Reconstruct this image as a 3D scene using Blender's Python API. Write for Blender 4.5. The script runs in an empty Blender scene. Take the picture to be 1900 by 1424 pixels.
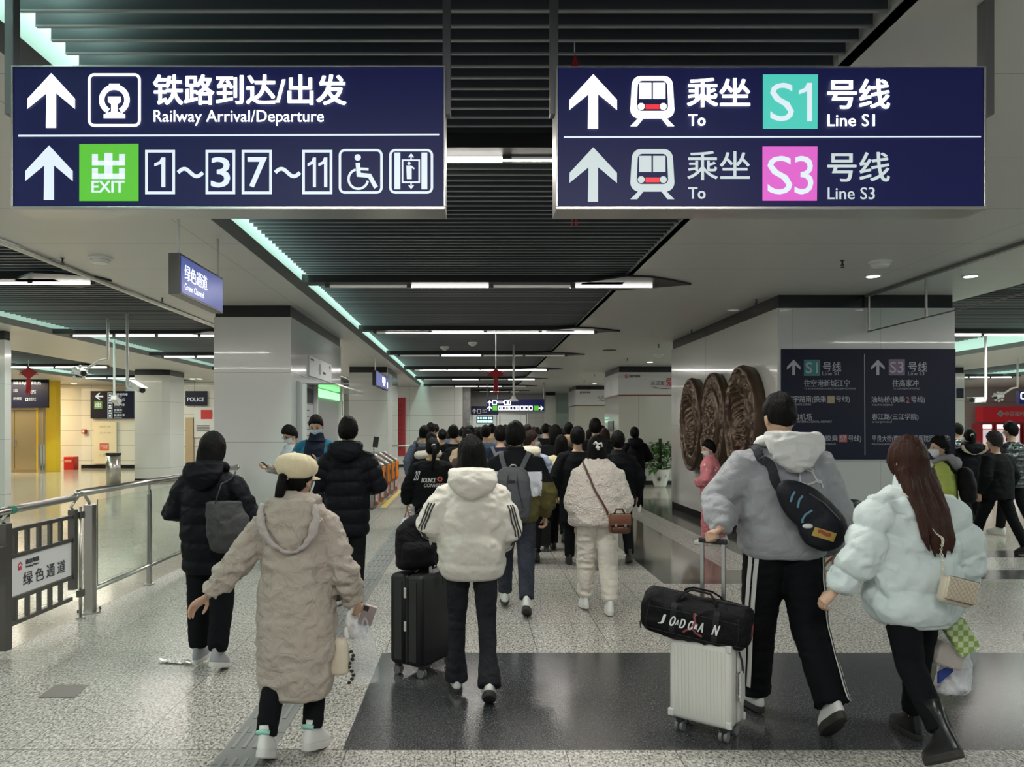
import bpy, bmesh, math, random
import numpy as np
from mathutils import Vector, Matrix, noise
from mathutils.bvhtree import BVHTree
random.seed(7); np.random.seed(7)
D = bpy.data; S = bpy.context.scene; COL = S.collection
PI = math.pi
# ------------------------------------------------------------------ camera, light, exposure
F = 1427.0; VX, VY = 878.0, 795.0; EYE = 1.65
cam_d = D.cameras.new('camera'); cam = D.objects.new('camera', cam_d); COL.objects.link(cam)
cam.location = (0, 0, EYE); cam.rotation_euler = (PI/2, 0, 0)
cam_d.sensor_width = 36; cam_d.lens = F/1900*36
cam_d.shift_x = (950-VX)/1900; cam_d.shift_y = (VY-712)/1900
cam_d.clip_start = 0.05; cam_d.clip_end = 200
S.camera = cam
S.view_settings.view_transform = 'Standard'; S.view_settings.look = 'None'
S.view_settings.exposure = 0.72; S.view_settings.gamma = 1.0; S.view_settings.use_curve_mapping = False
w = D.worlds.new('World'); S.world = w; w.use_nodes = True
w.node_tree.nodes['Background'].inputs[0].default_value = (0.90, 0.95, 1.0, 1)
w.node_tree.nodes['Background'].inputs[1].default_value = 0.20
try: S.cycles.max_bounces = 7; S.cycles.diffuse_bounces = 4; S.cycles.glossy_bounces = 3; S.cycles.transmission_bounces = 6; S.cycles.transparent_max_bounces = 8
except Exception: pass

def area_light(name, loc, sx, sy, power, color=(1, 1, 1), rot=(0, 0, 0), spread=PI):
    l = D.lights.new(name, 'AREA'); l.shape = 'RECTANGLE'; l.size = sx; l.size_y = sy; l.energy = power; l.color = color; l.spread = spread
    o = D.objects.new(name, l); o.location = loc; o.rotation_euler = rot; COL.objects.link(o); return o
TUBE = (1.0, 0.955, 0.89); MINT = (0.62, 1.0, 0.86)
for k in range(9):                                   # central corridor tubes, one every 4.6 m, plus the ones behind the camera
    area_light('tube_light', (0.2 if k < 7 else 1.2, 0.45+4.55*k-(.5 if k == 7 else 0), 3.40), 3.6 if k < 7 else 1.2, 0.12, 74 if k < 7 else 40, TUBE)
for k in range(8):                                   # left aisle and the two right aisles
    area_light('tube_light', (-6.2, 0.2+4.55*k, 3.40), 3.0, 0.12, 50, TUBE)
    area_light('tube_light', (9.3, 0.5+4.55*k, 3.40), 4.0, 0.12, 48, TUBE)
for k in range(2, 8):
    area_light('tube_light', (-12.3, 0.2+4.55*k, 3.40), 3.0, 0.12, 52, (1.0, 0.93, 0.74))
    area_light('tube_light', (16.8, 0.5+4.55*k, 3.40), 3.0, 0.12, 45, TUBE)
area_light('warm_hall_light', (-17.5, 28.5, 3.35), 3, 3, 280, (1.0, 0.80, 0.48))
for x, z, pw in ((-2.08, 3.86, 150), (-7.6, 4.1, 170), (-13.5, 4.2, 330), (11.4, 4.2, 420), (17.9, 4.2, 330)):   # cove strips shining on the fascia beside each recess
    area_light('cove_light', (x, 19.0, z), 0.06, 40, pw, MINT, (0, (.35 if x > 0 else -.35), 0))

# ------------------------------------------------------------------ materials
MATS = {}
def nt(name):
    m = D.materials.new(name); m.use_nodes = True; t = m.node_tree
    return m, t, t.nodes['Principled BSDF']
def mat(name, col, rough=0.6, metal=0.0, bump=0.0, bscale=60, var=0.0, vscale=8, emit=0.0, ecol=None, sheen=0.0, coat=0.0, alpha=1.0, aniso=None, trans=0.0, crease=0.0, cscale=9, spec=None):
    if name in MATS: return MATS[name]
    m, t, b = nt(name); N = t.nodes; L = t.links
    b.inputs['Base Color'].default_value = (*col, 1); b.inputs['Roughness'].default_value = rough; b.inputs['Metallic'].default_value = metal
    b.inputs['Sheen Weight'].default_value = sheen; b.inputs['Coat Weight'].default_value = coat; b.inputs['Alpha'].default_value = alpha
    b.inputs['Transmission Weight'].default_value = trans
    if spec is None and 'gloss' not in name and any(q in name for q in ('cloth', 'jacket', 'jeans', 'hair', 'coat_', 'sweat', 'nylon')): spec = .12
    if spec is not None: b.inputs['Specular IOR Level'].default_value = spec
    if emit: b.inputs['Emission Color'].default_value = (*(ecol or col), 1); b.inputs['Emission Strength'].default_value = emit
    if bump or var:
        tc = N.new('ShaderNodeTexCoord'); mp = N.new('ShaderNodeMapping'); L.new(tc.outputs['Object'], mp.inputs[0])
        if aniso: mp.inputs['Scale'].default_value = aniso
    if bump:
        n = N.new('ShaderNodeTexNoise'); n.inputs['Scale'].default_value = bscale; n.inputs['Detail'].default_value = 4; L.new(mp.outputs[0], n.inputs[0])
        bp = N.new('ShaderNodeBump'); bp.inputs['Strength'].default_value = bump; bp.inputs['Distance'].default_value = 0.01
        L.new(n.outputs[0], bp.inputs['Height']); L.new(bp.outputs[0], b.inputs['Normal'])
        if crease:                                          # sharp cloth folds: ridged, distorted noise
            c = N.new('ShaderNodeTexNoise'); c.inputs['Scale'].default_value = cscale; c.inputs['Detail'].default_value = 2.5; c.inputs['Distortion'].default_value = .9; L.new(mp.outputs[0], c.inputs[0])
            a1 = N.new('ShaderNodeMath'); a1.operation = 'SUBTRACT'; a1.inputs[1].default_value = .5; L.new(c.outputs[0], a1.inputs[0])
            a2 = N.new('ShaderNodeMath'); a2.operation = 'ABSOLUTE'; L.new(a1.outputs[0], a2.inputs[0])
            a3 = N.new('ShaderNodeMath'); a3.operation = 'POWER'; a3.inputs[1].default_value = .6; L.new(a2.outputs[0], a3.inputs[0])
            b2 = N.new('ShaderNodeBump'); b2.inputs['Strength'].default_value = crease; b2.inputs['Distance'].default_value = .03
            L.new(a3.outputs[0], b2.inputs['Height']); L.new(bp.outputs[0], b2.inputs['Normal']); L.new(b2.outputs[0], b.inputs['Normal'])
    if var:
        n = N.new('ShaderNodeTexNoise'); n.inputs['Scale'].default_value = vscale; n.inputs['Detail'].default_value = 3; L.new(mp.outputs[0], n.inputs[0])
        cr = N.new('ShaderNodeMapRange'); cr.inputs['From Min'].default_value = .3; cr.inputs['From Max'].default_value = .7; cr.inputs['To Min'].default_value = 1-var; cr.inputs['To Max'].default_value = 1+var
        L.new(n.outputs[0], cr.inputs[0])
        mx = N.new('ShaderNodeVectorMath'); mx.operation = 'SCALE'; mx.inputs[0].default_value = col; L.new(cr.outputs[0], mx.inputs['Scale']); L.new(mx.outputs[0], b.inputs['Base Color'])
    MATS[name] = m; return m
def line_mask(t, axis, period, width, offset=0.0, coord='Object'):
    """1 on a thin line every period along an axis"""
    N = t.nodes; L = t.links
    tc = N.new('ShaderNodeTexCoord'); sp = N.new('ShaderNodeSeparateXYZ'); L.new(tc.outputs[coord], sp.inputs[0])
    a = N.new('ShaderNodeMath'); a.operation = 'ADD'; a.inputs[1].default_value = -offset+1000*period; L.new(sp.outputs[axis], a.inputs[0])
    md = N.new('ShaderNodeMath'); md.operation = 'MODULO'; md.inputs[1].default_value = period; L.new(a.outputs[0], md.inputs[0])
    c = N.new('ShaderNodeMath'); c.operation = 'LESS_THAN'; c.inputs[1].default_value = width; L.new(md.outputs[0], c.inputs[0])
    return c.outputs[0]
def combine(t, outs):
    N = t.nodes; L = t.links; cur = outs[0]
    for o in outs[1:]:
        m = N.new('ShaderNodeMath'); m.operation = 'MAXIMUM'; L.new(cur, m.inputs[0]); L.new(o, m.inputs[1]); cur = m.outputs[0]
    return cur
def panel_mat(name, col, line_col, lines, rough=0.3, metal=0.0, coat=0.0, bump=0.0, wob=0.0):
    """smooth cladding with joints: lines = [(axis, period, width, offset)]"""
    if name in MATS: return MATS[name]
    m, t, b = nt(name); N = t.nodes; L = t.links
    k = combine(t, [line_mask(t, *l) for l in lines])
    mx = N.new('ShaderNodeMix'); mx.data_type = 'RGBA'; mx.inputs['A'].default_value = (*col, 1); mx.inputs['B'].default_value = (*line_col, 1); L.new(k, mx.inputs['Factor'])
    L.new(mx.outputs['Result'], b.inputs['Base Color']); b.inputs['Roughness'].default_value = rough; b.inputs['Metallic'].default_value = metal; b.inputs['Coat Weight'].default_value = coat
    if wob:
        n = N.new('ShaderNodeTexNoise'); n.inputs['Scale'].default_value = 1.3; n.inputs['Detail'].default_value = 1
        bp = N.new('ShaderNodeBump'); bp.inputs['Strength'].default_value = wob; bp.inputs['Distance'].default_value = 0.05; L.new(n.outputs[0], bp.inputs['Height']); L.new(bp.outputs[0], b.inputs['Normal'])
    MATS[name] = m; return m
def granite(name, base, dark, light, amount, rough, scale=95, jx=0.56, jy=0.85, ox=-0.09, oy=3.94):
    m, t, b = nt(name); N = t.nodes; L = t.links
    tc = N.new('ShaderNodeTexCoord'); mp = N.new('ShaderNodeMapping'); mp.inputs['Scale'].default_value = (1.0, 0.55, 1); L.new(tc.outputs['Object'], mp.inputs[0])
    n = N.new('ShaderNodeTexNoise'); n.inputs['Scale'].default_value = scale; n.inputs['Detail'].default_value = 2.0; n.inputs['Roughness'].default_value = .6; n.inputs['Distortion'].default_value = .6; L.new(mp.outputs[0], n.inputs[0])
    cr = N.new('ShaderNodeValToRGB'); e = cr.color_ramp.elements
    e[0].position = .36-amount*.02; e[0].color = (*dark, 1); e[1].position = .66; e[1].color = (*light, 1)
    x = cr.color_ramp.elements.new(.50); x.color = (*base, 1)
    L.new(n.outputs[0], cr.inputs[0])
    n2 = N.new('ShaderNodeTexNoise'); n2.inputs['Scale'].default_value = 1.1; n2.inputs['Detail'].default_value = 3; L.new(tc.outputs['Object'], n2.inputs[0])
    mr = N.new('ShaderNodeMapRange'); mr.inputs['To Min'].default_value = .9; mr.inputs['To Max'].default_value = 1.1; L.new(n2.outputs[0], mr.inputs[0])
    sc = N.new('ShaderNodeVectorMath'); sc.operation = 'SCALE'; L.new(cr.outputs[0], sc.inputs[0]); L.new(mr.outputs[0], sc.inputs['Scale'])
    k = combine(t, [line_mask(t, 0, jx, .006, ox), line_mask(t, 1, jy, .008, oy)])
    mx = N.new('ShaderNodeMix'); mx.data_type = 'RGBA'; mx.inputs['B'].default_value = (.05, .045, .04, 1); L.new(sc.outputs[0], mx.inputs['A'])
    kk = N.new('ShaderNodeMath'); kk.operation = 'MULTIPLY'; kk.inputs[1].default_value = .75; L.new(k, kk.inputs[0]); L.new(kk.outputs[0], mx.inputs['Factor'])
    L.new(mx.outputs['Result'], b.inputs['Base Color']); b.inputs['Roughness'].default_value = rough
    b.inputs['Specular IOR Level'].default_value = .6
    MATS[name] = m; return m
def fur_mat(name, col, scale=120, strength=1.0, dark=.7):
    m, t, b = nt(name); N = t.nodes; L = t.links
    tc = N.new('ShaderNodeTexCoord'); n = N.new('ShaderNodeTexVoronoi'); n.inputs['Scale'].default_value = scale; L.new(tc.outputs['Object'], n.inputs[0])
    n2 = N.new('ShaderNodeTexNoise'); n2.inputs['Scale'].default_value = scale*.5; n2.inputs['Detail'].default_value = 4; L.new(tc.outputs['Object'], n2.inputs[0])
    ad = N.new('ShaderNodeMath'); L.new(n.outputs[0], ad.inputs[0]); L.new(n2.outputs[0], ad.inputs[1])
    bp = N.new('ShaderNodeBump'); bp.inputs['Strength'].default_value = strength; bp.inputs['Distance'].default_value = .01; L.new(ad.outputs[0], bp.inputs['Height']); L.new(bp.outputs[0], b.inputs['Normal'])
    b.inputs['Base Color'].default_value = (*col, 1); b.inputs['Roughness'].default_value = .95; b.inputs['Sheen Weight'].default_value = .4
    MATS[name] = m; return m

# ------------------------------------------------------------------ mesh building
def _frame(d, up=Vector((0, 0, 1))):
    d = d.normalized()
    if abs(d.dot(up)) > .98: up = Vector((0, 1, 0))
    x = d.cross(up).normalized(); y = x.cross(d).normalized(); return x, y
WM = {}
def wm(o): return WM.get(o.name, Matrix.Identity(4)) if o else Matrix.Identity(4)
class MB:
    def __init__(s): s.v = []; s.f = []; s.m = []; s.mi = 0; s.T = None
    def mset(s, i): s.mi = i; return s
    def add(s, vs, fs):
        o = len(s.v)
        if s.T is not None: vs = [s.T @ Vector(p) for p in vs]
        s.v += [tuple(p) for p in vs]; s.f += [tuple(i+o for i in f) for f in fs]; s.m += [s.mi]*len(fs); return s
    def box(s, x0, x1, y0, y1, z0, z1):
        return s.add([(x0,y0,z0),(x1,y0,z0),(x1,y1,z0),(x0,y1,z0),(x0,y0,z1),(x1,y0,z1),(x1,y1,z1),(x0,y1,z1)],
                     [(0,3,2,1),(4,5,6,7),(0,1,5,4),(1,2,6,5),(2,3,7,6),(3,0,4,7)])
    def obox(s, c, size, rot=(0,0,0)):
        M = Matrix.Translation(c) @ Matrix(tuple(map(tuple, __import__('mathutils').Euler(rot).to_matrix()))).to_4x4()
        a, b, d = size[0]/2, size[1]/2, size[2]/2
        vs = [M @ Vector(p) for p in ((-a,-b,-d),(a,-b,-d),(a,b,-d),(-a,b,-d),(-a,-b,d),(a,-b,d),(a,b,d),(-a,b,d))]
        return s.add(vs, [(0,3,2,1),(4,5,6,7),(0,1,5,4),(1,2,6,5),(2,3,7,6),(3,0,4,7)])
    def quad(s, a, b, c, d): return s.add([a, b, c, d], [(0,1,2,3)])
    def tube(s, path, r, n=10, closed=False, up=None, sy=1.0):
        P = [Vector(p) for p in path]; k = len(P)
        R = r if isinstance(r, (list, tuple)) else [r]*k
        if len(R) != k: R = list(np.interp(np.linspace(0, 1, k), np.linspace(0, 1, len(R)), R))
        vs = []; fs = []; px = None
        for i in range(k):
            if closed: d = P[(i+1) % k]-P[i-1]
            else: d = P[min(i+1, k-1)]-P[max(i-1, 0)]
            d = d.normalized() if d.length > 1e-9 else Vector((0,0,1))
            if px is None: x, y = _frame(d, up or Vector((0,0,1)))
            else:
                x = (px-d*px.dot(d)); x = x.normalized() if x.length > 1e-6 else _frame(d)[0]; y = d.cross(x).normalized()*-1
            px = x
            for j in range(n):
                a = 2*PI*j/n; vs.append(P[i]+x*(math.cos(a)*R[i])+y*(math.sin(a)*R[i]*sy))
        for i in range(k if closed else k-1):
            for j in range(n):
                a = i*n+j; b = i*n+(j+1) % n; c = ((i+1) % k)*n+(j+1) % n; e = ((i+1) % k)*n+j; fs.append((a, b, c, e))
        if not closed: fs.append(tuple(range(n-1, -1, -1))); fs.append(tuple((k-1)*n+j for j in range(n)))
        return s.add(vs, fs)
    def cyl(s, p0, p1, r, r1=None, n=16): return s.tube([p0, p1], [r, r if r1 is None else r1], n)
    def ball_tube(s, path, r, n=10):
        """tube with rounded ends"""
        P = [Vector(p) for p in path]; R = r if isinstance(r, (list, tuple)) else [r]*len(P)
        d0 = (P[0]-P[1]).normalized(); d1 = (P[-1]-P[-2]).normalized()
        Q = [P[0]+d0*R[0]*.95, P[0]+d0*R[0]*.6]+P+[P[-1]+d1*R[-1]*.6, P[-1]+d1*R[-1]*.95]
        return s.tube(Q, [R[0]*.25, R[0]*.78]+list(R)+[R[-1]*.78, R[-1]*.25], n)
    def ell(s, c, r, nu=16, nv=10, M=None):
        vs = [(0,0,-1)]; fs = []
        for i in range(1, nv):
            t = -PI/2+PI*i/nv
            for j in range(nu): a = 2*PI*j/nu; vs.append((math.cos(t)*math.cos(a), math.cos(t)*math.sin(a), math.sin(t)))
        vs.append((0,0,1))
        for j in range(nu): fs.append((0, 1+(j+1) % nu, 1+j))
        for i in range(nv-2):
            for j in range(nu): a = 1+i*nu+j; b = 1+i*nu+(j+1) % nu; fs.append((a, b, b+nu, a+nu))
        top = len(vs)-1
        for j in range(nu): fs.append((top, 1+(nv-2)*nu+j, 1+(nv-2)*nu+(j+1) % nu))
        c = Vector(c); vs = [Vector((p[0]*r[0], p[1]*r[1], p[2]*r[2])) for p in vs]
        if M is not None: vs = [M @ p for p in vs]
        return s.add([p+c for p in vs], fs)
    def stack(s, secs, n=28, e=2.0):
        """rings of superellipses: (z, hx, hy, cx, cy)"""
        vs = []; fs = []
        for q in secs:
            z, hx, hy = q[:3]; cx = q[3] if len(q) > 3 else 0; cy = q[4] if len(q) > 4 else 0
            for j in range(n):
                a = 2*PI*j/n; ca, sa = math.cos(a), math.sin(a)
                vs.append((cx+hx*math.copysign(abs(ca)**(2/e), ca), cy+hy*math.copysign(abs(sa)**(2/e), sa), z))
        k = len(secs)
        for i in range(k-1):
            for j in range(n): a = i*n+j; b = i*n+(j+1) % n; fs.append((a, b, b+n, a+n))
        fs.append(tuple(range(n-1, -1, -1))); fs.append(tuple((k-1)*n+j for j in range(n)))
        return s.add(vs, fs)
    def lathe(s, prof, c=(0,0,0), n=24, axis=None):
        vs = []; fs = []; c = Vector(c)
        for r, z in prof:
            for j in range(n): a = 2*PI*j/n; vs.append(Vector((r*math.cos(a), r*math.sin(a), z)))
        if axis is not None:
            q = Vector((0,0,1)).rotation_difference(Vector(axis)); vs = [q @ p for p in vs]
        for i in range(len(prof)-1):
            for j in range(n): a = i*n+j; b = i*n+(j+1) % n; fs.append((a, b, b+n, a+n))
        fs.append(tuple(range(n-1, -1, -1))); fs.append(tuple((len(prof)-1)*n+j for j in range(n)))
        return s.add([p+c for p in vs], fs)
    def prism(s, poly, f0, f1):
        """poly = 2D points; f0, f1 map (u, v) to a 3D point on the two faces"""
        n = len(poly); vs = [f0(*p) for p in poly]+[f1(*p) for p in poly]
        return s.add(vs, [tuple(range(n-1, -1, -1)), tuple(range(n, 2*n))]+[(i, (i+1) % n, n+(i+1) % n, n+i) for i in range(n)])
    def build(s, name, mats, parent=None, smooth=False, bevel=0, local=False, origin=None, auto=None):
        me = D.meshes.new(name)
        V = np.array([tuple(p) for p in s.v], dtype=float)
        if parent is not None:
            if not local:
                Mi = wm(parent).inverted(); V = V @ np.array(Mi.to_3x3()).T+np.array(Mi.translation)
            loc = (0, 0, 0)
        else:
            loc = origin if origin is not None else ((V[:,0].min()+V[:,0].max())/2, (V[:,1].min()+V[:,1].max())/2, V[:,2].min())
            V = V-np.array(loc)
        me.from_pydata(V.tolist(), [], s.f)
        if not isinstance(mats, (list, tuple)): mats = [mats]
        for m in mats: me.materials.append(m)
        if len(mats) > 1: me.polygons.foreach_set('material_index', s.m)
        bm = bmesh.new(); bm.from_mesh(me); bmesh.ops.recalc_face_normals(bm, faces=bm.faces); bm.to_mesh(me); bm.free()
        if smooth or auto:
            me.polygons.foreach_set('use_smooth', [True]*len(me.polygons))
            if auto: me.set_sharp_from_angle(angle=math.radians(auto))
        me.update()
        o = D.objects.new(name, me); COL.objects.link(o)
        if parent is not None: o.parent = parent
        else: o.location = loc; WM[o.name] = Matrix.Translation(loc)
        if parent is not None: WM[o.name] = wm(parent).copy()
        if bevel:
            b = o.modifiers.new('bevel', 'BEVEL'); b.width = bevel; b.segments = 2; b.limit_method = 'ANGLE'; b.angle_limit = math.radians(40)
        return o
def tag(o, label=None, cat=None, group=None, kind=None):
    if label: o['label'] = label
    if cat: o['category'] = cat
    if group: o['group'] = group
    if kind: o['kind'] = kind
    return o
def thing(name, label, cat, loc=(0,0,0), rotz=0.0, group=None):
    o = D.objects.new(name, None); COL.objects.link(o); o.location = loc; o.rotation_euler = (0, 0, rotz); o.empty_display_size = .1
    WM[o.name] = Matrix.Translation(loc) @ Matrix.Rotation(rotz, 4, 'Z')
    return tag(o, label, cat, group)
def copy_tree(o, parent=None):
    c = o.copy(); COL.objects.link(c); c.parent = parent
    for ch in list(o.children): copy_tree(ch, c)
    return c
def px(x, y, Y): return Vector(((x-VX)/F*Y, Y, EYE+(VY-y)/F*Y))
_glyph = {}
def glyphs(body, off=0.0):
    k = (body, off)
    if k in _glyph: return _glyph[k]
    c = D.curves.new('lettering', 'FONT'); c.body = body; c.size = 1; c.offset = off; c.resolution_u = 3; c.fill_mode = 'FRONT'
    o = D.objects.new('lettering', c); COL.objects.link(o)
    dg = bpy.context.evaluated_depsgraph_get(); dg.update(); me = o.evaluated_get(dg).to_mesh()
    v = np.array([tuple(p.co) for p in me.vertices]).reshape(-1, 3); f = [tuple(p.vertices) for p in me.polygons]
    o.to_mesh_clear(); D.objects.remove(o); D.curves.remove(c)
    if len(v): v[:,0] -= v[:,0].min(); v[:,1] -= v[:,1].min()
    _glyph[k] = (v, f); return v, f
def text_to(mb, body, x0, y0, x1, y1, fn, off=0.0):
    """lettering stretched to the rectangle (x0,y0)-(x1,y1) (y downwards), mapped by fn(u, v)"""
    if body == '1':                                    # a one with a flag
        W = x1-x0; H = y1-y0; a = x0+W*.62; b = x1-W*.02; poly_to(mb, [(a,y0),(b,y0),(b,y1),(a,y1)], fn)
        poly_to(mb, [(a,y0),(a,y0+H*.22),(x0,y0+H*.30),(x0,y0+H*.20),(x0+W*.45,y0+H*.13)], fn); return
    v, f = glyphs(body, 0.0)
    if not len(v): return
    w_, h_ = v[:,0].max(), v[:,1].max(); k = off*(y1-y0)/h_*.75
    um, vm = (x0+x1)/2, (y0+y1)/2; q0 = Vector(fn(um, vm)); e_ = max(abs(x1-x0), abs(y1-y0))*.01
    nn = (Vector(fn(um+e_, vm))-q0).cross(Vector(fn(um, vm+e_))-q0); nn = nn.normalized() if nn.length > 0 else Vector((0,-1,0))
    if nn.dot(Vector((0,0,EYE))-q0) < 0: nn = -nn
    for i_, (dx, dy) in enumerate([(0,0)] if off < .004 else [(-k,-k),(k,-k),(-k,k),(k,k)] if off < .012 else [(-k,-k),(k,-k),(-k,k),(k,k),(0,0),(1.3*k,0),(-1.3*k,0)]):   # bolder strokes
        mb.add([Vector(fn(x0+(x1-x0)*p[0]/w_+dx, y1-(y1-y0)*p[1]/h_+dy))+nn*.0004*i_ for p in v], f)
def poly_to(mb, pts, fn, fn2=None):
    if fn2 is None: mb.add([fn(*p) for p in pts], [tuple(range(len(pts)))])
    else: mb.prism(pts, fn, fn2)
def ring_pts(cx, cy, rx, ry, n=28, a0=0, a1=2*PI): return [(cx+rx*math.cos(a0+(a1-a0)*i/n), cy+ry*math.sin(a0+(a1-a0)*i/n)) for i in range(n+1)]
def stroke(mb, pts, w_, fn, closed=False):
    """flat line of width w_ through 2D points"""
    n = len(pts); L = []; R = []
    for i in range(n):
        a = pts[i-1] if (i > 0 or closed) else pts[i]; b = pts[(i+1) % n] if (i < n-1 or closed) else pts[i]
        p = pts[i]; d1 = np.array([p[0]-a[0], p[1]-a[1]], float); d2 = np.array([b[0]-p[0], b[1]-p[1]], float)
        if np.hypot(*d1) < 1e-9: d1 = d2
        if np.hypot(*d2) < 1e-9: d2 = d1
        d1 /= np.hypot(*d1); d2 /= np.hypot(*d2); n1 = np.array([-d1[1], d1[0]]); n2 = np.array([-d2[1], d2[0]]); m = n1+n2
        m /= max(np.hypot(*m), 1e-6); k = w_/2/max(m.dot(n1), .35)
        L.append((p[0]+m[0]*k, p[1]+m[1]*k)); R.append((p[0]-m[0]*k, p[1]-m[1]*k))
    vs = [fn(*q) for q in L]+[fn(*q) for q in R]
    fs = [(i, i+1, n+i+1, n+i) for i in range(n-1)]
    if closed: fs.append((n-1, 0, n, 2*n-1))
    mb.add(vs, fs)
def rrect(x0, y0, x1, y1, r, n=5):
    o = []
    for cx, cy, a in ((x1-r, y0+r, -PI/2), (x1-r, y1-r, 0), (x0+r, y1-r, PI/2), (x0+r, y0+r, PI)):
        for i in range(n+1): t = a+PI/2*i/n; o.append((cx+r*math.cos(t), cy+r*math.sin(t)))
    return o
# ================================================================== SETTING
CZ = 3.45
M_gran = granite('granite_light', (.37,.35,.32), (.11,.103,.095), (.63,.605,.565), 1, .24, 80)
M_beige = granite('granite_polished_beige', (.42,.39,.33), (.27,.24,.20), (.52,.49,.43), 1, .13, 60)
M_dark = granite('granite_dark', (.050,.052,.055), (.02,.02,.022), (.105,.107,.112), 1, .20, 130)
M_grey = granite('granite_mid_grey', (.085,.085,.078), (.05,.05,.046), (.13,.13,.12), 1, .10, 120)
M_brown = granite('granite_brown', (.16,.14,.115), (.10,.085,.07), (.21,.19,.16), 1, .09, 120)
M_soffit = panel_mat('soffit_panel', (.56,.555,.54), (.20,.20,.19), [(1, 1.2, .006, 0.3), (0, 3.7, .006, 1.1)], .38, 0, 0, 0, .05)
M_fascia = mat('fascia_grey', (.17,.175,.18), .45, .2)
M_cove = mat('cove_white', (.74,.80,.77), .5)
M_slat = mat('slat_charcoal', (.075,.082,.095), .42, .2)
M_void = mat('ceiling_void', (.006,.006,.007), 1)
M_clad = panel_mat('pillar_cladding', (.57,.58,.56), (.22,.22,.21), [(2, 1.02, .007, .42)], .14, 0, .4, 0, .03)
M_blockside = panel_mat('block_side_cladding', (.60,.60,.565), (.25,.25,.23), [(2, 1.6, .006, 0.10), (1, 5.1, .012, 0.42)], .16, 0, .5, 0, .06)
M_blockfront = panel_mat('block_front_cladding', (.56,.58,.57), (.28,.28,.27), [(0, 1.19, .005, -1.0)], .2, 0, .3)
M_wall = panel_mat('wall_panel', (.66,.655,.62), (.24,.235,.22), [(2, .62, .014, .31), (0, 1.9, .014, .4)], .22, 0, .2)
M_band = mat('band_black', (.006,.007,.010), .25)
M_stone = mat('stone_grey', (.22,.22,.21), .12, var=.2, vscale=5)
M_steel = mat('brushed_steel', (.50,.49,.46), .28, 1.0, aniso=(1,1,40), bump=.05, bscale=40)
M_steeld = mat('satin_steel_dark', (.17,.165,.155), .38, .9)
M_chrome = mat('polished_steel', (.62,.61,.58), .16, 1.0)
M_white = mat('painted_white', (.78,.78,.77), .4)
M_black = mat('black_plastic', (.012,.012,.013), .45)
M_tubeon = mat('tube_lit', (1,1,.95), .5, emit=3.6, ecol=(1.0,.98,.90))
M_tubemid = mat('tube_half_lit', (1,1,.95), .5, emit=1.2, ecol=(1.0,.97,.88))
M_tubeoff = mat('tube_off_faint_glow', (.75,.75,.70), .3, emit=.10, ecol=(1,.97,.9))  # switched-off tubes given a faint added glow
M_lampon = mat('downlight_lit', (1,1,.95), .5, emit=4, ecol=(1.0,.97,.85))

def floor_kind(x, y):
    if 3.94 < y < 5.65 and x > -.67: return 1
    if x < -3.46: return 4
    if y > 8.15 and x > 2.02:
        if x > 4.1 and y < 10.36: return 1 if (8.4 < y < 8.95 or y > 9.8) else 0
        if x > 6.5: return 4
        if y < 8.4 or x < 2.31: return 2
        if y < 8.95 or x < 2.95: return 3
        if x < 3.48: return 2 if 16.6 < y < 17.3 else 0
        if y > 18: return 4
        return 2
    return 0
xs = [-40,-3.46,-.67,2.02,2.31,2.95,3.48,4.1,6.5,40]; ys = [-4,3.94,5.65,8.15,8.4,8.95,9.8,10.36,16.6,17.3,18,60]
mb = MB()
for i in range(len(xs)-1):
    for j in range(len(ys)-1):
        mb.mset(floor_kind((xs[i]+xs[i+1])/2, (ys[j]+ys[j+1])/2)); mb.quad((xs[i],ys[j],0),(xs[i+1],ys[j],0),(xs[i+1],ys[j+1],0),(xs[i],ys[j+1],0))
mb.mset(0); mb.box(-40,40,-4,60,-.12,-.02)
tag(mb.build('floor', [M_gran,M_dark,M_grey,M_brown,M_beige], origin=(0,0,0)), kind='structure')
# tactile guide strip let into the floor
mt, t_, b_ = nt('tactile_strip'); MATS['tactile_strip'] = mt
k_ = line_mask(t_, 1, .40, .012, 0); b_.inputs['Roughness'].default_value = .4
mx_ = t_.nodes.new('ShaderNodeMix'); mx_.data_type = 'RGBA'; mx_.inputs['A'].default_value = (.21,.21,.205,1); mx_.inputs['B'].default_value = (.08,.08,.08,1)
t_.links.new(k_, mx_.inputs['Factor']); t_.links.new(mx_.outputs['Result'], b_.inputs['Base Color'])
mb = MB(); mb.box(-1.28,-1.02,1.5,26,-.01,.004)
o = tag(mb.build('guide_strip', mt), 'grey tactile guide strip with raised bars running down the floor', 'guide strip')
mb = MB()
for r_ in range(65):
    for c_ in range(4): x = -1.245+c_*.055; mb.box(x, x+.02, 1.55+r_*.40, 1.55+r_*.40+.28, .003, .009)
mb.build('raised_bar', mat('tactile_bar', (.30,.30,.30), .3, .3), o)

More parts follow.
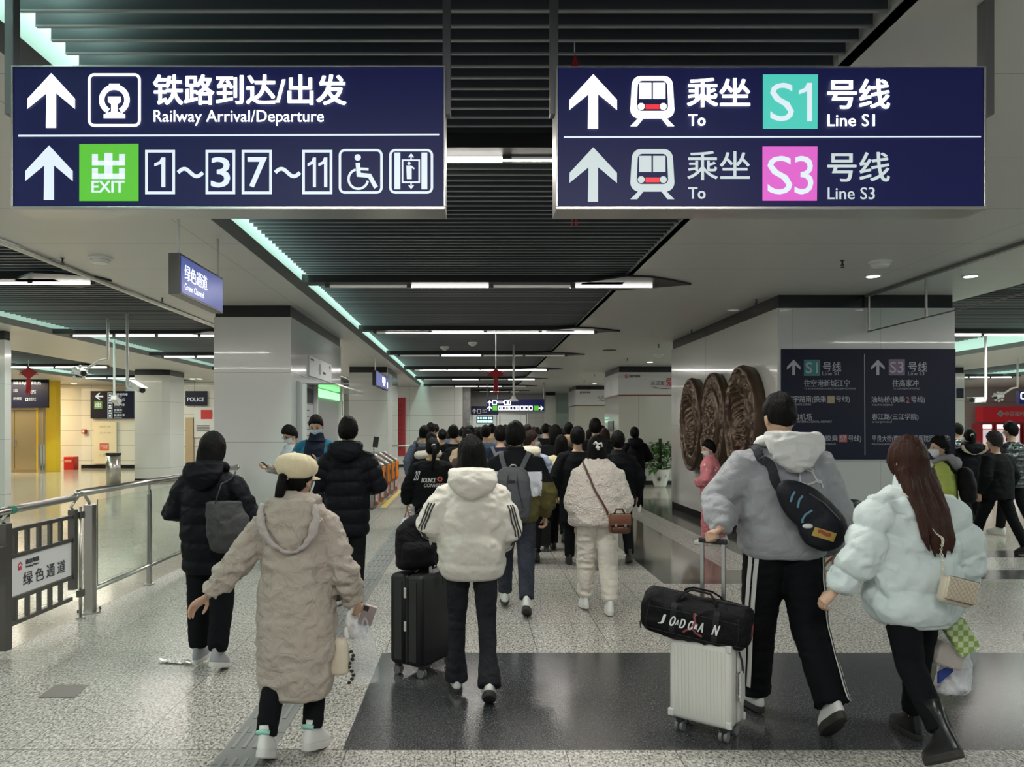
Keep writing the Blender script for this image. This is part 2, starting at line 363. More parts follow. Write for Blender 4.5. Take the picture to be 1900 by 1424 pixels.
# ---- ceiling: flat soffit strips with slatted recesses between them
def soffit(x0, x1, y0=-1, y1=40):
    mb = MB(); mb.box(x0, x1, y0, y1, CZ, CZ+.04); tag(mb.build('ceiling', M_soffit, origin=(0,0,CZ)), kind='structure')
soffit(-40,-14.1); soffit(-10.6,-8.06); soffit(-4.5,-2.26); soffit(1.85,6.86); soffit(12.06,15.2); soffit(18.56,40)
LAMPY = {-7.5: (9.3,14.6,18.9,23.4), -13.1: (22.2,27.0), -2.015: [5.02+4.5414*i for i in range(8)], -7.82: (9.3,14.6,18.9,23.4), 6.88: (14.5,26), -13.85: (22.2,27.0), 15.22: (26.5,)}
def slats(x0, x1, y0, y1, step=.13):
    mb = MB(); y = y0
    while y < y1:
        if all(abs(y-q+.04) > .15 for q in LAMPY[x0]): mb.mset(0).box(x0, x1, y, y+.012, 3.508, 3.60); mb.mset(1).box(x0, x1, y-.002, y+.016, 3.50, 3.508)
        y += step
    tag(mb.build('ceiling_slats', [M_slat, mat('slat_edge_lightened', (.30,.31,.32), .4, .3)], origin=(0,0,3.5)), kind='structure')  # lower slat edges in a lighter colour, painting in the light they catch
slats(-2.015, 1.84, 1.2, 39.9); slats(-7.5, -4.52, 3.0, 31.8, .15); slats(6.88, 10.4, 4.0, 34, .15); slats(-13.1,-10.62, 14, 32, .2); slats(15.22, 17.3, 14, 34, .2)
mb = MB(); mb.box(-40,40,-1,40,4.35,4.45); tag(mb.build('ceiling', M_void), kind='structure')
def cove(xw, sgn, y1=40, name='trim_1'):
    """lit fascia beside a recess; sgn +1: the wall looks to +x"""
    mb = MB(); s = sgn
    mb.mset(0).add([(xw-.06*s,-1,CZ),(xw-.06*s,y1,CZ),(xw,y1,3.55),(xw,-1,3.55)], [(0,1,2,3)])
    mb.mset(1).add([(xw,-1,3.55),(xw,y1,3.55),(xw,y1,4.35),(xw,-1,4.35)], [(0,1,2,3)])
    tag(mb.build(name, [M_fascia,M_cove], origin=(0,0,CZ)), kind='structure')
cove(-2.2, 1, 32.5, 'trim_1'); cove(-8.0, 1, 40, 'trim_2'); cove(-14.04, 1, 40, 'trim_3'); cove(12.0, -1, 40, 'trim_4'); cove(18.5, -1, 40, 'trim_5')
mb = MB(); mb.box(1.85,1.87,-1,40,CZ,4.35); mb.box(-4.52,-4.50,-1,40,CZ,4.35); mb.box(6.84,6.86,-1,40,CZ,4.35); mb.box(-10.62,-10.6,-1,40,CZ,4.35); mb.box(15.18,15.2,-1,40,CZ,4.35)
tag(mb.build('trim_6', M_soffit, origin=(0,0,CZ)), kind='structure')
mb = MB(); mb.tube([(-4.5,-1,CZ-.0),(-4.5,32,CZ-.0)], .05, 16); tag(mb.build('trim_7', M_chrome, smooth=True), kind='structure')
mb = MB(); mb.box(5.27,5.33,-1,10.36,CZ-.035,CZ); tag(mb.build('trim_8', M_fascia), kind='structure')

# ---- linear lamps across the recesses
def lamp(Y, x0, x1, tip, on, label, group, th=.10, tz=3.405):
    t = thing('linear_lamp', label, 'ceiling lamp', ((x0+x1)/2, Y, 3.39), 0, group)
    mb = MB(); mb.prism([(x1-.55, Y-.09),(x1-.08, Y-.50),(x1+.22, Y-.44),(x1+.5, Y-.25),(tip, Y+.02),(x1, Y+.42),(x1-.55, Y+.09)], lambda u, v: (u, v, 3.425), lambda u, v: (u, v, 3.447))
    mb.box(x0, x1-.04, Y-.16, Y+.075, 3.425, 3.52)
    mb.build('housing', mat('lamp_housing', (.012,.012,.014), .45), t)
    a, b = x0+.28, x1+.36; n = 4; w_ = (b-a)/n
    for i in range(n):
        mb = MB(); mb.tube([(a+i*w_+.02,Y,tz),(a+(i+1)*w_-.02,Y,tz)], .017, 10)
        mb.build('tube', (M_tubeoff, M_tubemid, M_tubeon)[on[i]], t, smooth=True)
    for i in range(n+1): mb = MB(); mb.box(a+i*w_-.03, a+i*w_+.03, Y-.02, Y+.02, tz-.02, 3.43); mb.build('bracket', M_steeld, t)
lamps = [(5.02,(0,2,0,2),'nearest lamp over the corridor, between the two big hanging signs'),
 (9.5,(0,2,0,2),'long lamp over the corridor, first one fully in view below the signs'),
 (14.1,(0,2,1,2),'corridor ceiling lamp, third one from the camera'),
 (18.6,(0,2,0,0),'corridor ceiling lamp above the two white smoke detectors, fourth from the camera'),
 (23.2,(0,1,1,2),'corridor ceiling lamp just behind the hanging red knot'),
 (27.7,(0,1,0,2),'corridor ceiling lamp, sixth one from the camera'),
 (32.3,(0,1,1,0),'corridor ceiling lamp, second one from the far end'),
 (36.8,(0,1,0,0),'farthest corridor ceiling lamp before the end wall')]
for Y, on, lb in lamps: lamp(Y, -2.08 if Y < 36 else .0, 1.88, 2.70, on, lb, 'lamps over the corridor')
lamp(9.3, -7.9, -4.95, -4.38, (1,0,1,2), 'lamp over the left aisle, nearest one at the left edge', 'lamps over the left aisle')
for Y, lb in ((14.6,'lamp over the left aisle, just left of the big pillar'), (18.9,'lamp over the left aisle, tucked behind the big pillar edge'), (23.4,'farthest visible lamp over the left aisle')):
    lamp(Y, -7.9, -4.75, -4.4, (1,2,2,2), lb, 'lamps over the left aisle')
for Y, lb in ((14.5,'lamp over the right aisle, just right of the blue line panel'), (26,'farther lamp over the right aisle')):
    lamp(Y, 6.95, 11.6, 12.2, (2,2,1,2), lb, 'lamps over the right aisle')
lamp(22.2, -13.9,-10.9,-10.5, (2,1,2,2), 'lamp in the far left hall, nearer one', 'lamps in the far left hall'); lamp(27.0, -13.9,-10.9,-10.5, (2,2,1,2), 'lamp in the far left hall, farther one', 'lamps in the far left hall')
lamp(26.5, 15.3,18.2,18.7, (2,1,2,2), 'lamp in the far right hall', 'lamps in the far right hall')

# ---- pillars and walls
def pillar(x0, x1, y0, y1, name='pillar', m=None, band=.17):
    mb = MB(); mb.mset(0).box(x0, x1, y0, y1, .12, CZ-band)
    mb.mset(1).box(x0+.015, x1-.015, y0+.015, y1-.015, CZ-band, CZ); mb.box(x0+.01, x1-.01, y0+.01, y1-.01, 0, .12)
    return tag(mb.build(name, [m or M_clad, M_band]), kind='structure')
pillar(-3.80,-2.67,11.27,15.5)
pillar(-3.64,-2.50,22.5,25.5)
pillar(-10.4,-8.62,14.15,14.35)
mb = MB()                                              # rear left pillar with a bevelled corner
pl = [(-10.39,23.6),(-9.55,23.6),(-9.37,23.75),(-9.37,24.9),(-10.39,24.9)]
mb.mset(0).prism(pl, lambda u, v: (u,v,.1), lambda u, v: (u,v,3.28)); mb.mset(1).prism(pl, lambda u, v: (u,v,0), lambda u, v: (u,v,.1)); mb.prism(pl, lambda u, v: (u*.999,v*1.0005,3.28), lambda u, v: (u*.999,v*1.0005,CZ))
tag(mb.build('pillar', [M_clad,M_band]), kind='structure')
mb = MB(); x0, x1, y0, y1 = 4.1, 6.49, 10.36, 15.9    # big block right of the corridor
mb.mset(0).box(x0, x1, y0+.004, y1, .14, 3.27); mb.mset(1).box(x0+.004, x1-.004, y0, y0+.03, .14, 3.27)
mb.mset(2).box(x0-.0+.02, x1-.02, y0+.02, y1-.02, 3.27, CZ); mb.box(x0+.01, x1-.01, y0+.01, y1-.01, 0, .14)
tag(mb.build('pillar', [M_blockside,M_blockfront,M_band]), kind='structure')
M_clad2 = panel_mat('pillar_cladding_cream', (.56,.555,.50), (.28,.27,.25), [(0, 1.05, .008, 0.14)], .13, 0, .5, 0, .03)
M_banner = mat('banner_white', (.62,.63,.64), .35)
for (xa, xb, ya, yb) in ((4.24,7.2,22.4,24.8),(4.33,7.2,32.5,34.9)):
    pillar(xa, xb, ya, yb, m=M_clad2, band=.17)
pillar(3.6,4.1,38.2,39.2, m=M_clad2)
# far walls
def wall(name, x0, x1, y0, y1, z0=0, z1=CZ, m=None):
    mb = MB(); mb.box(x0,x1,y0,y1,z0,z1); return tag(mb.build(name, m or M_wall, origin=(x0,y0,0)), kind='structure')
wall('wall_left', -5.0,-.45,32.5,33.0, .12, CZ+.5); wall('baseboard_left', -5.0,-.45,32.52,33,0,.12, M_band)
mb = MB(); mb.add([(-.45,32.5,0),(-.12,36,0),(-.12,36,4),(-.45,32.5,4)], [(0,1,2,3)]); mb.box(-.55,-.12,33.0,40,0,4); tag(mb.build('wall_corner', M_stone), kind='structure')
wall('wall_booth', -11.1,-5.0,29.5,29.7) if True else None
wall('wall_far_left', -16.1,-5.0,31.6,32.0, .15, CZ); wall('baseboard_far', -16.1,-5.0,31.58,32.0,0,.15, M_band)
mb = MB(); mb.add([(-16.1,31.6,0),(-24,29.0,0),(-24,29.0,CZ),(-16.1,31.6,CZ)], [(0,1,2,3)]); tag(mb.build('wall_left', M_wall, origin=(-16.1,31.6,0)), kind='structure')
wall('wall_end', -.2, 7.4, 40, 40.3, 2.42, 4.3, mat('end_header', (.42,.42,.41), .3)); wall('wall_end', 2.85, 7.4, 40, 40.3, 0, 2.42)
wall('wall_right', 7.2, 40, 34.0, 34.4, 0, CZ+.3, panel_mat('wall_panel_grey', (.46,.455,.44), (.2,.2,.2), [(2, .62, .02, .31)], .3))
wall('wall_beyond', -3, 6, 50, 50.3, 0, 4); 
# dark stone-free joints: glass doors at the corridor end
M_glass = mat('clear_glass', (.93,.97,.96), .02, trans=1.0); M_glass.node_tree.nodes['Principled BSDF'].inputs['IOR'].default_value = 1.1
for i, (xa, xb) in enumerate(((-.1,1.25),(1.35,2.8))):
    t = thing('glass_door', ('left','right')[i]+' steel framed glass door panel at the corridor end', 'door', ((xa+xb)/2, 39.9, 0))
    mb = MB(); mb.box(xa,xa+.06,39.85,39.93,0,2.42); mb.box(xb-.06,xb,39.85,39.93,0,2.42); mb.box(xa+.06,xb-.06,39.85,39.93,2.34,2.42); mb.build('frame', M_steel, t)
    mb = MB(); mb.box(xa+.06,xb-.06,39.88,39.89,0,2.34); mb.build('pane', M_glass, t)
area_light('end_hall_light', (1.3,45,3.6), 4, 6, 160, (1,1,.92))
# ================================================================== SIGNS
NAVY = (.006,.009,.055)
M_navy = mat('sign_navy', (.007,.010,.055), .42, emit=.22, ecol=(.008,.011,.085), spec=.3)
M_navyd = mat('panel_navy', (.007,.009,.030), .40, spec=.25)
M_w1 = mat('sign_white_bright', (1,1,1), .4, emit=.95, ecol=(.96,1.0,1.0))
M_w2 = mat('sign_white', (.25,.27,.30), .4, emit=.50, ecol=(.80,.92,1.0))
M_w3 = mat('sign_white_soft', (.2,.22,.22), .4, emit=.40, ecol=(.78,.90,.92))
M_red = mat('sign_red', (.6,.03,.04), .4, emit=.45, ecol=(.85,.03,.05))
M_green = mat('sign_green', (.04,.16,.02), .4, emit=.42, ecol=(.13,.68,.045))
M_teal = mat('sign_teal', (.03,.16,.14), .4, emit=.44, ecol=(.09,.75,.62))
M_mag = mat('sign_magenta', (.18,.04,.15), .4, emit=.48, ecol=(.84,.14,.68))
M_alu = mat('sign_aluminium', (.55,.55,.54), .3, .9)
M_tubefr = mat('hanger_steel', (.20,.20,.21), .42, .8)
def panel_fn(Y, dy=0): return lambda u, v: tuple(px(u, v, Y)-Vector((0, dy, 0)))
def layer(name, mats, parent, draw):
    mb = MB(); draw(mb); return mb.build(name, mats, parent)
ARROW = [(96,136.5),(140,184),(140,203),(105,173.6),(105,238),(86,238),(87,174),(51.6,203),(52,184)]
def arrow_at(dx, dy, sc=1.0, c=(96,187), rot=0):
    o = []
    for x, y in ARROW:
        a, b = (x-c[0])*sc, (y-c[1])*sc
        if rot == 90: a, b = -b, a
        if rot == -90: a, b = b, -a
        o.append((dx+a, dy+b))
    return o
def arrow_draw(mb, pts, fn):       # concave: head as two arms plus stem
    t, ra, rb, ri, sb, sb2, li, lb, la = pts
    poly_to(mb, [t, ra, rb, ri, ((ri[0]+li[0])/2, (t[1]+ri[1])/2 if True else 0)], fn); poly_to(mb, [t, ((ri[0]+li[0])/2, (t[1]+ri[1])/2), li, lb, la], fn)
    poly_to(mb, [((ri[0]+li[0])/2, (t[1]+ri[1])/2), ri, sb, sb2, li], fn)
Y0 = 3.2; fs = panel_fn(Y0, .004); fs2 = panel_fn(Y0, .006)
def big_sign(name, label, u0, u1, v0, v1, posts):
    t = thing(name, label, 'sign', tuple(px((u0+u1)/2, v1, Y0)), 0, 'big hanging direction signs')
    a, b = px(u0, v1, Y0), px(u1, v0, Y0)
    mb = MB(); mb.box(a.x, b.x, Y0+.002, Y0+.13, a.z, b.z); mb.build('face', M_navy, t)
    mb = MB(); th = .012
    mb.box(a.x-.01, b.x+.01, Y0-.006, Y0+.14, b.z, b.z+.005); mb.box(a.x-.01, b.x+.01, Y0-.008, Y0+.14, a.z-th, a.z)
    mb.box(a.x-.01, a.x-.002, Y0-.006, Y0+.14, a.z, b.z); mb.box(b.x+.002, b.x+.01, Y0-.006, Y0+.14, a.z, b.z); mb.build('frame', M_alu, t, bevel=.002)
    for p0, p1 in posts:
        q = px(p0, 208, Y0+.08); r = px(p1, 208, Y0+.08)
        mb = MB(); mb.box(q.x, r.x, Y0+.03, Y0+.08, 2.97, 3.62); mb.build('hanger', M_tubefr, t, bevel=.003)
    return t
SL = big_sign('direction_sign', 'large lit blue hanging sign with railway arrival text and exit numbers, left one', 26, 822, 125, 384, ((21,38),(822,837)))
SR = big_sign('direction_sign', 'large lit blue hanging sign with teal S1 and magenta S3 squares, right one', 1036, 1824, 126, 384, ((1019,1034),(1812,1831)))
# -- left sign
mb = MB(); arrow_draw(mb, arrow_at(96,187), fs); mb.build('arrow', M_w1, SL)
mb = MB(); arrow_draw(mb, arrow_at(92,321), fs); mb.build('arrow', M_w2, SL)
mb = MB(); stroke(mb, rrect(166.5,139.5,259.5,233.5,9), 5, fs, True)
ring = ring_pts(213,186,23.5,23.5,34, math.radians(118), math.radians(422)); stroke(mb, ring, 10, fs)
poly_to(mb, [(203,156),(223,156),(223,166),(203,166)], fs)
poly_to(mb, [(201,180),(225,180),(225,190),(219,194),(219,208),(233,213),(233,220),(193,220),(193,213),(207,208),(207,194),(201,190)], fs)
mb.build('railway_emblem', M_w1, SL)
mb = MB(); text_to(mb, '铁路到达/出发', 286, 140, 642, 195, fs, .022); mb.build('lettering', M_w1, SL); mb = MB(); text_to(mb, 'Railway Arrival/Departure', 286, 205, 601, 234, fs, .006); mb.build('lettering', M_w1, SL)
mb = MB(); poly_to(mb, [(35,251),(815,249),(815,252),(35,254.5)], fs); mb.build('divider', M_w2, SL)
mb = MB(); poly_to(mb, [(148,268),(258,267.5),(258,374),(148,374)], fs)
g = mb.build('exit_square', M_green, SL)
mb = MB()
for r in ((195,285,210,333),(172,287,183,308),(222,287,233,308),(172,299,233,308),(172,313,183,333),(222,313,233,333),(172,323,233,333)): poly_to(mb, [(r[0],r[1]),(r[2],r[1]),(r[2],r[3]),(r[0],r[3])], fs2)
text_to(mb, 'EXIT', 172, 337, 232, 358, fs2, .02); mb.build('lettering', M_w2, g)
mb = MB()
for a, b in ((272.5,323),(384.5,434.5),(451.5,502.5),(563.5,614.5)): stroke(mb, [(a,281.5),(b,281.5),(b,358.5),(a,358.5)], 5, fs, True)
for s_, a, b in (('1',287,308),('3',393,427),('7',461,495),('1',571,587),('1',591,608)): text_to(mb, s_, a, 293, b, 348, fs, .012)
for a in (331,511):
    pts = [(a+t*46, 321-7*math.sin(t*2*PI)-3*(t-.5)*0) for t in np.linspace(0,1,18)]; stroke(mb, pts, 7, fs)
mb.build('exit_numbers', M_w2, SL)
mb = MB(); stroke(mb, rrect(631,279.5,708,358,9), 4.5, fs, True)
poly_to(mb, ring_pts(664,293,6,6,16)[:-1], fs); stroke(mb, [(664,303),(666,325),(686,327),(698,349)], 8, fs); stroke(mb, [(667,314),(684,315)], 5, fs)
stroke(mb, ring_pts(665,333,18,18,26, math.radians(10), math.radians(255)), 4.5, fs); mb.build('wheelchair_symbol', M_w2, SL)
mb = MB(); stroke(mb, rrect(724.5,279.5,801.5,358,9), 4.5, fs, True)
for a in (732,782): poly_to(mb, [(a,284),(a+11,284),(a+11,352),(a,352)], fs)
stroke(mb, [(747,298),(778,298),(778,339),(747,339)], 3, fs, True); poly_to(mb, ring_pts(759,304,3,3,12)[:-1], fs); poly_to(mb, [(754,308),(764,308),(764,333),(755,333)], fs); stroke(mb, [(763,310),(769,314)], 3, fs)
for v, d in ((291,-1),(346,1)): stroke(mb, [(758.5,v-d*2),(763,v+d*4),(767.5,v-d*2)], 2.5, fs); stroke(mb, [(763,v-d*6),(763,v+d*3)], 2.5, fs)
mb.build('lift_symbol', M_w2, SL)
# -- right sign
for dy, mw, sq, s_, col in ((0, M_w1, M_teal, 'S1', 0), (135.5, M_w3, M_mag, 'S3', 1)):
    mb = MB(); arrow_draw(mb, arrow_at(1100.5, 189.5+dy-.5), fs); mb.build('arrow', mw, SR)
    mb = MB(); body = rrect(1169,142+dy,1251,221+dy,17); body2 = [(1210+(x-1210)*(1.0 if y > 190+dy else .93), y) for x, y in body]
    poly_to(mb, body2, fs); poly_to(mb, [(1184,220+dy),(1194,220+dy),(1182,235+dy),(1169,235+dy)], fs); poly_to(mb, [(1226,220+dy),(1236,220+dy),(1251,235+dy),(1238,235+dy)], fs)
    tr = mb.build('train_symbol', mw, SR)
    fn_ = panel_fn(Y0, .0055); mb = MB(); poly_to(mb, [(1210+(x-1210)*(1.0 if y > 190+dy else .94), y) for x, y in rrect(1181,151+dy,1239,207+dy,9)], fn_); mb.build('cab_front', M_navy, tr)
    fn_ = panel_fn(Y0, .007); mb = MB()
    for r in ((1185,155,1208,185),(1211,155,1234,185)): poly_to(mb, [(r[0],r[1]+dy),(r[2],r[1]+dy),(r[2],r[3]+dy),(r[0],r[3]+dy)], fn_)
    for c in (1189,1230): poly_to(mb, ring_pts(c,199+dy,6.5,6.5,16)[:-1], fn_)
    mb.build('cab_window', mw, tr)
    mb = MB(); poly_to(mb, [(1197,195+dy),(1223,195+dy),(1223,204+dy),(1197,204+dy)], fn_); mb.build('red_bumper', M_red, tr)
    mb = MB(); text_to(mb, '乘坐', 1275, 146+dy, 1390, 199+dy, fs, .022 if dy == 0 else .01); mb.build('lettering', mw, SR); mb = MB(); text_to(mb, 'To', 1277, 213+dy, 1308, 234+dy, fs, .02); mb.build('lettering', mw, SR); mb = MB()
    text_to(mb, '号线', 1535, 148+dy, 1649, 202+dy, fs, .022 if dy == 0 else .014); mb.build('lettering', mw, SR); mb = MB(); text_to(mb, 'Line '+s_, 1535, 213+dy, 1622, 235+dy, fs, .008); mb.build('lettering', mw, SR)
    mb = MB(); poly_to(mb, [(1415-col,139+dy-2*col),(1517-col,139+dy-2*col),(1516-col,240+dy-2*col),(1415-col,240+dy-2*col)], fs); q = mb.build('line_square', sq, SR)
    mb = MB(); text_to(mb, s_[0], 1428-5*col, 155+dy, 1472-3*col, 226+dy, fs2, .0); text_to(mb, s_[1], 1481-8*col, 155+dy, 1506+2*col, 226+dy, fs2, .0); mb.build('line_number', M_w2, q)
mb = MB(); poly_to(mb, [(1046,253.5),(1819,253),(1819,255.5),(1046,257)], fs); mb.build('divider', M_w2, SR)

# -- big line panel on the block front
Yb = 10.355; fb = panel_fn(Yb, .012); fb2 = panel_fn(Yb, .016)
a, b = px(1449,853,Yb), px(1772,648,Yb)
t = thing('line_panel', 'navy wall panel listing S1 and S3 line stations', 'sign', (px(1610,853,Yb).x, Yb, a.z))
mb = MB(); mb.box(a.x, b.x, Yb-.01, Yb-.001, a.z, b.z); mb.build('board', M_navyd, t)
M_pw = mat('panel_lettering', (.42,.44,.50), .5); M_pt = mat('panel_teal', (.03,.20,.22), .4); M_pp = mat('panel_purple', (.20,.13,.24), .4); M_py = mat('panel_yellow', (.40,.30,.12), .4); M_pr = mat('panel_red', (.45,.12,.12), .4)
mb = MB()
for dx, s_ in ((0,'S1'),(157,'S3')):
    pts = arrow_at(1472+dx*.994, 682, .285, (96,187)); arrow_draw(mb, pts, fb)
def T(s_, x0, y0, x1, y1, off=.006): text_to(mb, s_, x0, y0, x1, y1, fb, off)
T('号线',1526,672,1560,690); T('Line S1',1525,690,1555,697,.0); T('号线',1684,672,1719,690); T('Line S3',1684,690,1714,697,0)
T('往空港新城江宁',1491,705,1576,718); T('To KONGGANGXINCHENGJIANGNING',1491,720,1587,724,0)
T('翔宇路南(换乘',1459,735,1532,749); T('号线)',1550,735,1576,748); T('XIANGYULUNAN',1470,749,1504,753,0)
T('禄口机场',1459,768,1506,780); T('LUKOU INTERNATIONAL AIRPORT',1459,781,1543,785,0)
T('空港新城江宁(换乘',1452,808,1554,821); T('号线)',1573,808,1597,821); T('KONGGANGXINCHENGJIANGNING',1452,823,1550,827,0)
T('往高家冲',1655,705,1703,718); T('To GAOJIACHONG',1655,720,1706,724,0)
T('油坊桥(换乘',1616,736,1678,749); T('号线)',1689,736,1715,749); T('YOUFANGQIAO',1617,750,1656,754,0)
T('春江路(三江学院)',1617,768,1703,781); T('CHUNJIANGLU',1617,782,1654,786,0)
T('平良大街(南京市儿童医院河西分院)',1617,808,1762,822); T('PINGLIANGDAJIE',1617,823,1660,827,0)
poly_to(mb, [(1602.5,657),(1603.7,657),(1604.7,845),(1603.5,845)], fb)
mb.build('lettering', M_pw, t)
mb = MB(); T2 = [(1491,668,1521,698)]; poly_to(mb, [(1491,668),(1521,668),(1521,698),(1491,698)], fb); q = mb.build('line_square', M_pt, t)
mb = MB(); text_to(mb,'S1',1494,673,1516,693,fb2,.005); mb.build('line_number', M_pw, q)
mb = MB(); poly_to(mb, [(1648,667),(1678,667),(1678,697),(1648,697)], fb); q = mb.build('line_square', M_pp, t)
mb = MB(); text_to(mb,'S3',1650,672,1675,692,fb2,.005); mb.build('line_number', M_pw, q)
mb = MB(); poly_to(mb, [(1534,735),(1548,735),(1548,749),(1534,749)], fb); q = mb.build('line_square', M_py, t); mb = MB(); text_to(mb,'S9',1536,737,1546,747,fb2,.005); mb.build('line_number', M_pw, q)
mb = MB(); poly_to(mb, [(1556,807),(1571,807),(1571,821),(1556,821)], fb); q = mb.build('line_square', M_pr, t); mb = MB(); text_to(mb,'S7',1558,809,1569,819,fb2,.005); mb.build('line_number', M_pw, q)
mb = MB(); text_to(mb,'2',1680,737,1686,748,fb,.02); mb.build('line_number', M_pr, t)

# -- side panels hung lengthwise (seen at an angle)
def side_sign(name, label, X, y0, y1, z0, z1, draw, dark=M_steeld):
    t = thing(name, label, 'sign', (X,(y0+y1)/2,z0))
    mb = MB(); mb.box(X-.10, X-.002, y0, y1, z0, z1); mb.build('cabinet', dark, t, bevel=.004)
    mb = MB(); mb.box(X-.002, X+.002, y0+.02, y1-.02, z0+.02, z1-.02); mb.build('face', mat('side_sign_blue', (.05,.06,.22), .3, emit=.36, ecol=(.10,.12,.42)), t)
    for y in (y0+.04, y1-.06):
        mb = MB(); mb.tube([(X-.03,y,z1-.12),(X-.03,y,CZ+.0)], .013, 10); mb.build('hanger', M_white, t, smooth=True)
    mb = MB(); draw(mb, lambda u, v: (X+.005, y0+(y1-y0)*u, z1-(z1-z0)*v)); mb.build('lettering', M_w1, t)
side_sign('channel_sign', 'lit blue hanging sign with white green channel lettering near the left pillar', -2.40, 6.30, 7.38, 2.75, 3.09,
          lambda mb, fn: (text_to(mb, '绿色通道', .08, .22, .58, .60, fn, .0), text_to(mb, 'Green Channel', .08, .68, .50, .84, fn, .0)))
side_sign('exit_sign', 'small dark hanging sign with green edge beside the second left pillar', -2.42, 19.2, 22.0, 2.72, 3.10,
          lambda mb, fn: (poly_to(mb, [(.45,.2),(.7,.2),(.7,.6),(.45,.6)], fn), poly_to(mb, [(.5,.65),(.68,.65),(.68,.8),(.5,.8)], fn), poly_to(mb, [(.85,.4),(.92,.4),(.92,.8),(.85,.8)], fn)), M_black)

# -- far hanging sign with two rows, dark sign behind it
Yf = 30; ff = panel_fn(Yf, .02); t = thing('direction_sign', 'lit two row exit sign hanging over the crowd at the corridor end', 'sign', tuple(px(957,763,Yf)))
a, b = px(903,763,Yf), px(1010,742,Yf)
mb = MB(); mb.box(a.x,b.x,Yf,Yf+.15,a.z,b.z); mb.build('face', M_navy, t)
for u in (903.8,1009.5): p = px(u,742,Yf); mb = MB(); mb.tube([(p.x,Yf+.07,p.z),(p.x,Yf+.07,CZ+.06)], .02, 8); mb.build('hanger', M_tubefr, t)
mb = MB(); arrow_draw(mb, arrow_at(908.5,747.5,.085), ff); arrow_draw(mb, arrow_at(908.5,757.7,.095), ff)
for r in ((914,744,921,751),(923,745,934,748),(936,744,941,751),(943,744,947,751)): stroke(mb, [(r[0],r[1]),(r[2],r[1]),(r[2],r[3]),(r[0],r[3])], 1.4, ff, True)
for u in (925,932,938,946,952,958,966,974,982): stroke(mb, [(u,754),(u+5.5,754),(u+5.5,761),(u,761)], 1.3, ff, True)
text_to(mb, '1', 926.6,755.3,928.6,760, ff, .03); text_to(mb,'7',939.6,755.3,942,760,ff,.03); text_to(mb,'11',959.4,755.3,962.4,760,ff,.03)
arrow_draw(mb, arrow_at(1004,757.7,.09, rot=90), ff)
mb.build('lettering', M_w1, t)
for u in (914,991): mb = MB(); poly_to(mb, [(u,753.3),(u+8.5,753.3),(u+8.5,762),(u,762)], ff); mb.build('exit_square', M_green, t)
Yg = 38; fg = panel_fn(Yg,.02); a, b = px(874,770,Yg), px(925,754,Yg); t = thing('direction_sign', 'unlit dark direction sign above the left glass door', 'sign', tuple(px(900,770,Yg)))
mb = MB(); mb.box(a.x,b.x,Yg,Yg+.1,a.z,b.z); mb.build('board', M_navyd, t)
mb = MB(); arrow_draw(mb, arrow_at(880,763,.09), fg); stroke(mb, [(886,760),(892,760),(892,767),(886,767)], 1.3, fg, True); text_to(mb,'出口',895,759,903,767,fg); mb.build('lettering', M_pw, t)
for u in (876,923): p = px(u,754,Yg); mb = MB(); mb.tube([(p.x,Yg+.05,p.z),(p.x,Yg+.05,CZ+.05)], .02, 6); mb.build('hanger', M_tubefr, t)
# lit sign seen through the glass
Yh = 46; fh = panel_fn(Yh,.02); a, b = px(884,786,Yh), px(915,773,Yh); t = thing('direction_sign', 'small lit green sign seen through the left glass door', 'sign', tuple(px(900,786,Yh)))
mb = MB(); mb.box(a.x,b.x,Yh,Yh+.1,a.z,b.z); mb.build('face', M_navy, t)
mb = MB()
for i in range(6): u = 886+i*4.8; poly_to(mb, [(u,774.5),(u+3,774.5),(u+3,778),(u,778)], fh); poly_to(mb, [(u,780.5),(u+4,780.5),(u+4,784.5),(u,784.5)], fh)
mb.build('lettering', mat('sign_mint', (.5,1,.7), .5, emit=1.2, ecol=(.4,1,.6)), t)
for u in (886,913): p = px(u,773,Yh); mb = MB(); mb.tube([(p.x,Yh+.05,p.z),(p.x,Yh+.05,4.35)], .02, 6); mb.build('hanger', M_tubefr, t)

